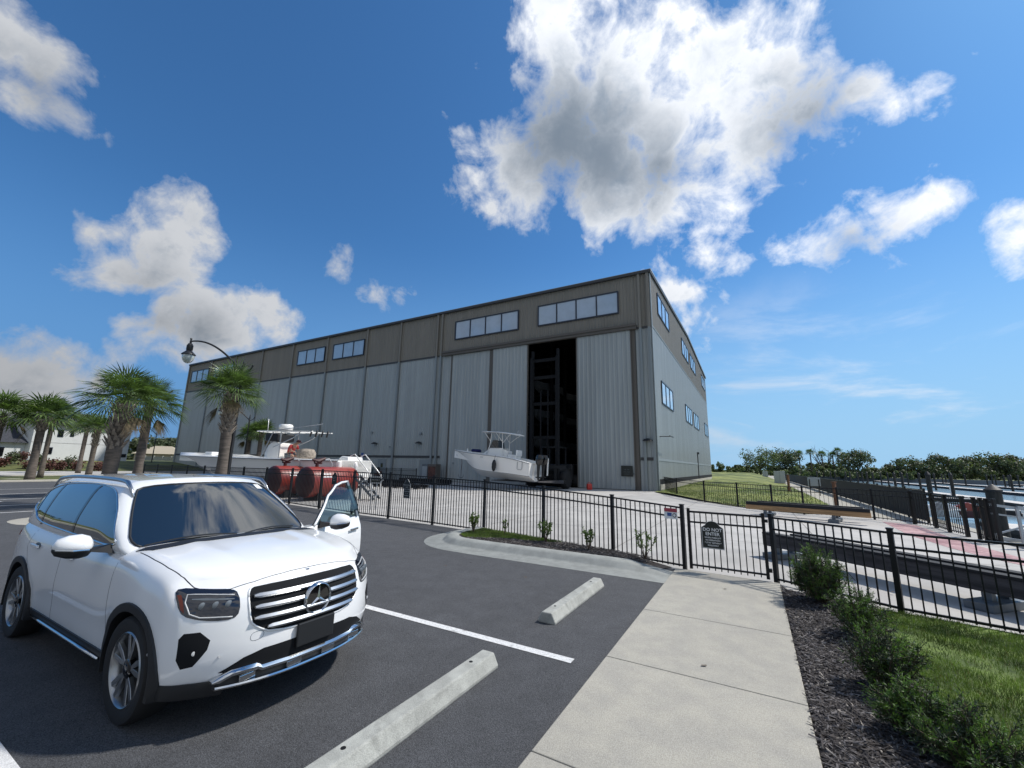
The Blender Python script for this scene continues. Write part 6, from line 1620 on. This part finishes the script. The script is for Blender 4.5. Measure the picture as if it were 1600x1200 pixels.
ORD = 'first second third fourth fifth sixth seventh eighth ninth tenth eleventh twelfth thirteenth fourteenth fifteenth sixteenth seventeenth eighteenth nineteenth twentieth twenty-first twenty-second twenty-third twenty-fourth twenty-fifth twenty-sixth twenty-seventh twenty-eighth twenty-ninth thirtieth thirty-first'.split()
xs_ = sorted(q[0] for q in piles)
def lab_of(px): return 'dark capped piling in the marina basin, %s from the left' % ORD[xs_.index(px)]
first = True
for px, py, nm_ in piles:
    d = ray(px, py); p = G(px, py, -1.42)
    if nm_ == 'second': lab = 'leaning dark piling nearest to the large one, right of the marina fence'
    else: lab = lab_of(px)
    if first: P0.location = (p.x, p.y, -2.2); P0['label'] = 'dark slim piling in the water left of the large conical capped one'; first = False
    else:
        q = dup(P0, (p.x, p.y, -2.2), None, lab); q.scale = (1, 1, 1.0)
def dock(label, u0, u1, v0, v1, z=-.95, fingers=()):
    t = thing('floating_dock', label, 'dock', W(u0, v0, 0), ROT)
    L_ = u1 - u0; w = v1 - v0
    mb = MB(); mb.box(0, L_, -w, 0, z - .06, z); mb.build('deck', 'dock_top', t)
    mb = MB(); mb.box(.02, L_ - .02, -w + .02, -.02, z - .50, z - .065); mb.build('float', 'dock_side', t)
    mb = MB(); mb.box(-.03, L_ + .03, .0, .06, z - .25, z - .02); mb.box(-.03, L_ + .03, -w - .06, -w, z - .25, z - .02); mb.build('bumper', 'dock_side', t)
    return t
dock('pale floating dock behind the large piling, nearest at the right edge', 5, 37.5, 11.9, 13.6)
dock('long pale floating dock, second from the walkway, crossing behind the pilings', 28, 205, 23.6, 25.6)
dock('pale floating dock in the middle distance of the basin', 45, 205, 38.5, 40.6)
dock('far pale floating dock near the bulkhead, third from the walkway', 60, 208, 54, 56.2)
dock('farthest pale floating dock at the back of the basin', 80, 208, 74, 76.4)
for i, (u, lab) in enumerate(((52, 'nearest'), (72, 'second'), (95, 'third'), (122, 'fourth'), (155, 'fifth'))):
    dock('%s narrow finger dock between the walkway and the long dock' % lab, u, u + 1.1, 9.5, 23.4)
# power pedestals
pd0 = thing('dock_pedestal', 'small white power pedestal on a floating dock', 'pedestal', W(84.0, 24.4, -.95), 0, 'white power pedestals on the docks')
mb = MB(); mb.lathe([(.22, 0), (.22, .8), (.27, .85), (.27, 1.1), (.12, 1.22)], 10); mb.build('post', 'gelcoat', pd0, smooth=30); mb = MB(); mb.box(-.2, .2, -.24, -.2, .4, .7); mb.build('panel', 'steel_grey', pd0)
pd0['label'] = 'white power pedestal on the long second dock, middle one of three'
for u, v, lb in ((60, 24.4, 'long second dock, nearest of three'), (112, 24.4, 'long second dock, farthest of three'), (75, 39.5, 'middle distance dock, nearest of three'), (105, 39.5, 'middle distance dock, middle one of three'), (150, 39.5, 'middle distance dock, farthest of three'), (95, 55, 'third dock near the bulkhead, nearer of two'), (140, 55, 'third dock near the bulkhead, farther of two'), (120, 75, 'farthest dock at the back'), (34, 12.7, 'nearest dock behind the large piling')): dup(pd0, W(u, v, -.95), None, 'white power pedestal on the ' + lb)
# gangway
g_ = G(1572, 851); gw = thing('gangway', 'aluminium gangway with handrails leading down to the docks at the right edge', 'gangway', (g_.x, g_.y, 0), ROT - rad(90) + rad(12))
mb = MB(); mb.bar((0, 0, .02), (7.5, 0, -.95), 1.3, .08); mb.build('deck', 'galvanised', gw)
for y in (-.62, .62):
    mb = MB(); mb.bar((0, y, 1.05), (7.5, y, .10), .07, .07); mb.bar((0, y, .80), (7.5, y, -.15), .045, .045); mb.bar((0, y, .12), (7.5, y, -.85), .09, .12)
    for k in range(6): x = k * 1.5; mb.bar((x, y, .1 - x * .13), (x, y, 1.05 - x * .127), .06, .05)
    for k in range(5): x = k * 1.5; mb.bar((x, y, .12 - x * .13), (x + 1.5, y, .9 - (x + 1.5) * .127), .04, .04)
    mb.build('handrail', 'galvanised', gw)
# two small craft seen through the marina fence
for px, py, m_, lab in ((1467, 806, 'sign_white', 'small pale covered personal boat behind the marina fence'), (1508, 808, 'maroon', 'small dark and red personal boat behind the marina fence')):
    p = G(px, py, -1.2); t = thing('personal_boat', lab, 'boat', (p.x, p.y, -1.25), rad(-30))
    mb = MB(); mb.loft([[(x, y * w, z) for y, z in ((-1, h_), (-.8, .05), (0, 0), (.8, .05), (1, h_))] for x, w, h_ in ((-1.5, .5, .45), (-.5, .62, .5), (.6, .55, .55), (1.3, .3, .65), (1.6, .05, .72))]); fixn(mb.build('hull', m_, t, smooth=40))
    mb = MB(); mb.loft([[(x, y * w, .5 + z) for y, z in ((-1, 0), (-.6, h_), (.6, h_), (1, 0))] for x, w, h_ in ((-1.4, .35, .15), (-.4, .36, .35), (.2, .34, .62), (.7, .3, .45), (1.3, .1, .12))]); fixn(mb.build('saddle', 'gelcoat_grey' if m_ == 'sign_white' else 'tank_red', t, bevel=.05))
# walkway furniture
def cabinet(label, p, w, h, d_):
    t = thing('utility_cabinet', label, 'cabinet', p, ROT, 'grey utility cabinets beside the walkway')
    mb = MB(); mb.box(-d_ / 2, d_ / 2, -w / 2, w / 2, .06, h); b_ = mb.build('cabinet_body', 'cabinet_grey', t, bevel=.03); mb = MB(); mb.box(-d_ / 2 - .1, d_ / 2 + .1, -w / 2 - .1, w / 2 + .1, 0, .08); mb.build('base', 'concrete', t)
    mb = MB(); mb.box(-d_ / 2 - .012, -d_ / 2, -.01, .01, .2, h - .1); mb.build('door_gap', 'dark_trim', b_)
cabinet('large grey utility cabinet on the grass beside the walkway', GX(1217, 62, .1), 1.35, 1.75, 1.0)
cabinet('small distant grey utility cabinet left of the walkway', GX(1195, 120, .1), 1.3, 1.6, 1.2)
for px, d_, r, h, lab in ((1300.5, 19.5, .062, 1.40, 'stout brown wooden post at the end of the walkway'), (1230, 38, .08, 1.5, 'thin brown wooden post beside the utility cabinet')):
    t = thing('wooden_post', lab, 'post', GX(px, d_), .4); mb = MB(); mb.box(-r, r, -r, r, 0, h); mb.build('shaft', 'brown_post', t, bevel=.015); mb = MB(); mb.box(-r - .02, r + .02, -r - .02, r + .02, h, h + .04); mb.build('cap', 'brown_post', t)
# leaves dropped on the yard, stones
mb = MB()
for px, py in ((696, 884), (821, 902), (1133, 920), (1108, 902), (1425, 895), (1230, 952), (735, 879), (1100, 1040), (1395, 925)):
    p = G(px, py, .04); a = rnd.uniform(0, 6); s_ = .035
    mb.add([(p.x + s_ * math.cos(a + t_), p.y + s_ * .5 * math.sin(a + t_), p.z + rnd.uniform(0, .01)) for t_ in (0, 1.6, 3.1, 4.7)], [(0, 1, 2), (0, 2, 3)])
struct(mb.build('fallen_leaves', 'twig'), 'stuff')

# ================================================================== HOUSE, FAR TREES
A_, B_ = AT(42, 719, 62), AT(197, 719, 75); A_.z = B_.z = 1.2
hd_ = (B_ - A_); Lh = hd_.length; hz_ = math.atan2(hd_.y, hd_.x)
ho_ = thing('white_house', 'white two storey house with dark shingle roof behind the palms', 'house', A_, hz_)
mb = MB(); mb.box(0, Lh, 0, 9, -.8, 5.75); mb.build('wall', 'house_white', ho_)
mb = MB(); e_ = .6
mb.add([(-e_, -e_, 5.6), (Lh + e_, -e_, 5.6), (Lh + e_, 9 + e_, 5.6), (-e_, 9 + e_, 5.6), (4, 4.5, 7.9), (Lh - 4, 4.5, 7.9)], [(3, 2, 1, 0), (0, 1, 5, 4), (1, 2, 5), (2, 3, 4, 5), (3, 0, 4)]); mb.build('roof', 'shingle', ho_)
mb = MB(); mb.box(-e_, Lh + e_, -e_ - .05, -e_, 5.5, 5.72); mb.build('fascia', 'dark_trim', ho_)
mb = MB(); mb.box(-13, -.02, 1.0, 8, -.8, 2.6); wg = mb.build('wing_wall', 'house_white', ho_)
mb = MB(); mb.add([(-13.6, .4, 2.5), (.02, .4, 2.5), (.02, 8.6, 2.5), (-13.6, 8.6, 2.5), (-11, 4.5, 5.6), (-.5, 4.5, 5.6)], [(3, 2, 1, 0), (0, 1, 5, 4), (1, 2, 5), (2, 3, 4, 5), (3, 0, 4)]); mb.build('wing_roof', 'shingle', wg)
for x0, x1, z0, z1 in ((.215, .27, 3.6, 4.75), (.335, .375, 3.75, 4.7), (.13, .20, .95, 2.0), (.92, .985, .7, 1.3), (.55, .575, 3.9, 4.5)):
    mb = MB(); mb.box(x0 * Lh, x1 * Lh, -.05, -.01, z0, z1); w_ = mb.build('window', 'window_frame', ho_); mb = MB(); mb.box(x0 * Lh + .1, x1 * Lh - .1, -.07, -.055, z0 + .1, z1 - .1); mb.build('pane', 'black_gloss', w_)
for x in (-11, -7.5, -3.5): mb = MB(); mb.box(x, x + 1.3, .93, .98, .5, 1.8); mb.build('window', 'black_gloss', wg)
mb = MB(); mb.box(.02, Lh - .02, -.03, -.01, 2.68, 2.76); mb.build('band', 'light_grey', ho_)
t2 = thing('tan_house', 'small tan house with pale hip roof far behind the street lamp', 'house', GX(243, 120, .6), rad(20))
mb = MB(); mb.box(-5, 5, 0, 8, -1, 2.6); mb.build('wall', 'tan_wall', t2); mb = MB(); mb.add([(-5.6, -.6, 2.5), (5.6, -.6, 2.5), (5.6, 8.6, 2.5), (-5.6, 8.6, 2.5), (-2, 4, 4.8), (2, 4, 4.8)], [(3, 2, 1, 0), (0, 1, 5, 4), (1, 2, 5), (2, 3, 4, 5), (3, 0, 4)]); mb.build('roof', 'tan_wall', t2)
lw = thing('screen_wall', 'long pale grey boundary wall in front of the far left trees', 'wall', GX(212, 110, .6), rad(6)); mb = MB(); mb.box(0, 24, -.1, .1, -1, 1.7); mb.build('wall', 'kerb_concrete', lw)
for k in range(12): mb = MB(); mb.box(k * 2.1, k * 2.1 + .25, -.2, .2, -1, 1.9); mb.build('pier', 'kerb_concrete', lw)

def tree(name, label, px, dep, base_z, w, h, ncl, kind='oak_leaf', seed=1, group=None, trunk=True, gap=.0, leaf=.55, low=.15, bare=False):
    r_ = random.Random(seed); p = GX(px, dep, base_z); t = thing(name, label, 'tree', p, 0, group)
    mb = MB(); lf = MB(); tips = []
    nb = 7 if not bare else 14
    mb.tube([(0, 0, -.3), (w * .01, 0, h * .18), (w * .02, 0, h * .38)], [h * .035, h * .028, h * .022], 7)
    for k in range(nb):
        a = 2 * math.pi * k / nb + r_.uniform(-.3, .3); s = r_.uniform(.18, .42) * w; z = h * r_.uniform(.5, .93)
        m_ = Vector((math.cos(a) * s * .5, math.sin(a) * s * .5, h * r_.uniform(.3, .5))); e_ = Vector((math.cos(a) * s, math.sin(a) * s, z))
        mb.tube([(w * .02, 0, h * r_.uniform(.15, .36)), m_, e_], [h * .018, h * .012, h * .004], 5)
        if bare:
            for _ in range(7):
                q = m_.lerp(e_, r_.random()); mb.tube([q, q + Vector((r_.uniform(-1, 1), r_.uniform(-1, 1), r_.uniform(.2, 1))) * h * .16], [h * .005, h * .0015], 4)
        tips.append(e_)
    mb.build('trunk', 'oak_bark', t)
    if bare: return t
    lobes_ = []
    for k in range(ncl):
        a = r_.uniform(0, 6.283); f = r_.random() ** .6; z = r_.uniform(low, 1)
        prof_ = math.sin(min(1, max(.05, (z - low) / (1 - low)) * .9 + .12) * math.pi) ** .5
        lobes_.append((Vector((math.cos(a) * f * w / 2 * prof_, math.sin(a) * f * w / 2 * prof_, h * (z * .88 + .02))), r_.uniform(.09, .19) * min(w, h * 1.4)))
    for c, r in lobes_:
        for _ in range(80):
            d_ = Vector((r_.gauss(0, 1), r_.gauss(0, 1), r_.gauss(0, .7))).normalized(); q = c + d_ * r * r_.uniform(.6, 1.05); n_ = (d_ + Vector((r_.uniform(-.8, .8), r_.uniform(-.8, .8), r_.uniform(-.4, .9)))).normalized()
            s1 = n_.orthogonal().normalized(); s2 = n_.cross(s1); L_ = leaf * r_.uniform(.6, 1.4)
            lf.add([q + s1 * L_, q + s2 * L_ * .6, q - s1 * L_ * .8, q - s2 * L_ * .7], [(0, 1, 2, 3)])
    lf.build('crown', kind, t)
    return t
def far_palm(px, dep, topy, label, seed):
    h = AT(px, topy, dep).z
    return palm('far_palm', label, GX(px, dep), h, .22, 2.3, 26, 0, seed=seed, dead=1, group='tall thin palms on the far bank', near=False)
TR = [(1188, 172, 13.5, 10.6, 34, 'oak_leaf_pale', 'open crowned oak left of the walkway trees, sky showing through its branches', .30),
      (1226, 176, 12.5, 10.9, 48, 'oak_leaf', 'dense dark oak above the large utility cabinet', .12),
      (1340, 168, 13.5, 10.2, 46, 'oak_leaf', 'tall round oak right of the far palms', .12),
      (1392, 170, 8, 5.2, 20, 'oak_leaf', 'small dark oak standing in the gap of the far tree line', .2),
      (1425, 165, 15, 7.6, 44, 'oak_leaf', 'wide oak at the left of the big far group', .1), (1464, 162, 15, 8.6, 50, 'oak_leaf', 'broad oak second in the big far group', .1),
      (1506, 160, 14, 7.8, 46, 'oak_leaf', 'broad oak in the middle of the big far group', .1), (1546, 158, 16, 9.6, 54, 'oak_leaf', 'tallest oak of the far group with ragged top', .1),
      (1585, 156, 15, 8.6, 50, 'oak_leaf', 'broad oak near the right edge of the picture', .1), (1630, 154, 15, 7.4, 46, 'oak_leaf', 'oak at the right edge of the picture', .1),
      (1300, 178, 9, 6.0, 24, 'oak_leaf', 'low leafy tree below the bare branched one', .05), (1268, 180, 10, 5.2, 26, 'oak_leaf', 'low leafy tree under the two leftmost far palms', .05)]
for i, (px, dp_, w, h, n_, kd, lab, lo_) in enumerate(TR):
    tree('oak_tree', lab, px, dp_, 0, w * 1.2, h * 1.06, n_, kd, seed=50 + i, group='trees along the far bank', low=lo_, leaf=.30 if lo_ > .25 else .36)
tree('bare_tree', 'leafless grey tree standing up behind the far palms', 1291, 182, 0, 14, 13, 0, seed=77, bare=True)
for i, (px, d_, w, h, lab) in enumerate(((1124, 170, 9, 4.4, 'low round green tree right beside the hall'), (1150, 176, 9, 4.0, 'low bushy tree between the hall and the open oak'), (1168, 168, 8, 3.8, 'low bush at the foot of the open oak, left'), (1208, 165, 9, 3.5, 'low bush between the two left oaks'), (1245, 166, 9, 3.8, 'low bush right of the dense dark oak'), (1285, 168, 10, 3.8, 'low bush in front of the bare tree'), (1318, 164, 9, 3.6, 'low bush left of the tall round oak'), (1368, 166, 9, 4.0, 'low bush between the tall round oak and the small one'), (1410, 160, 10, 3.0, 'low bush at the foot of the wide oak'))):
    tree('bush', lab, px, d_, 0, w * 1.2, h, 22, 'oak_leaf_pale', seed=90 + i, group='bushes along the far bank', low=.0, leaf=.36)
for i, (px, ty, lab) in enumerate(((1251, 710, 'far palm standing just right of the dense dark oak'), (1269, 708, 'far palm left of the bare tree'), (1287, 711, 'far palm in front of the bare tree'), (1304, 712, 'far palm right of the bare tree'), (1312, 706, 'tallest far palm left of the tall round oak'), (1322, 713, 'far palm touching the tall round oak'))):
    far_palm(px, 174, ty, lab, 200 + i)
for i, (px, d_, w, h, lab) in enumerate(((212, 135, 12, 7.0, 'dark tree left of the distant street lamp'), (232, 150, 14, 8.5, 'dark tree behind the tan house'), (255, 145, 14, 7.6, 'dark tree right of the distant street lamp'), (278, 150, 14, 8.5, 'dark tree touching the left end of the hall'), (300, 160, 14, 8.0, 'dark tree hidden behind the left end of the hall'), (30, 110, 14, 7, 'dark tree behind the white house wing'), (-20, 100, 14, 8, 'dark tree at the left edge behind the house'))):
    tree('broadleaf_tree', lab, px, d_, 1.0, w, h, 44, 'oak_leaf', seed=120 + i, group='trees behind the left lawn', low=.0, leaf=.38)
# far wooded horizon mass
mb = MB()
for k in range(9000):
    u = rnd.uniform(262, 300); v = rnd.uniform(-60, 330); h = 3.6 + 1.6 * math.sin(v * .07) + 1.0 * math.sin(v * .21 + 1); q = W(u, v, rnd.uniform(0, h)); s_ = rnd.uniform(.5, 1.0); a = rv() * s_; b_ = rv() * s_
    mb.add([q + a, q + b_, q - a, q - b_], [(0, 1, 2, 3)])
struct(mb.build('far_wood', 'oak_leaf'), 'stuff', 'low distant wood along the horizon behind the far bank')
mb = MB()
for k in range(7000):
    u = rnd.uniform(-40, 260); v = -rnd.uniform(150, 215); h = 5 + 2 * math.sin(u * .06); q = W(u, v, rnd.uniform(0, h)); s_ = rnd.uniform(.5, 1.1); a = rv() * s_; b_ = rv() * s_
    mb.add([q + a, q + b_, q - a, q - b_], [(0, 1, 2, 3)])
struct(mb.build('far_wood', 'oak_leaf'), 'stuff', 'distant wood at the left behind the houses')
# bronze shrubs and hedge plants in front of the house
def hedge_shrub(label, p, h, w, m, seed):
    t = thing('hedge_shrub', label, 'shrub', p, 0, 'shrubs in the bed by the white house'); st = MB(); lf = MB(); r_ = random.Random(seed)
    for k in range(9):
        a = k * 2.4; e_ = Vector((math.cos(a) * w * .4 * r_.random(), math.sin(a) * w * .4 * r_.random(), h * r_.uniform(.6, 1))); st.tube([(0, 0, 0), e_ * .5, e_], [.04, .03, .01], 4)
        for _ in range(44):
            q = e_ * r_.uniform(.25, 1.05) + Vector((r_.uniform(-1, 1), r_.uniform(-1, 1), r_.uniform(-.5, .5))) * w * .22; leaf_quad(lf, q, rv(), rv(), .24, .09)
    st.build('stems', 'twig', t); lf.build('foliage', m, t)
for i, px in enumerate((5, 20, 34, 50, 62, 82, 96, 110, 122, 158)):
    q = GX(px, 54 + (i * 7) % 5, .1); z_ = lawnh(*UV(q)); q.z = z_
    hedge_shrub(('bronze leaved' if i % 3 != 1 else 'green leaved') + ' shrub in the bed by the white house, %s from the left' % ORD[i], q, 1.2 + .5 * ((i * 5) % 3) / 2, 1.7, 'bronze_leaf' if i % 3 != 1 else 'oak_leaf', 300 + i)
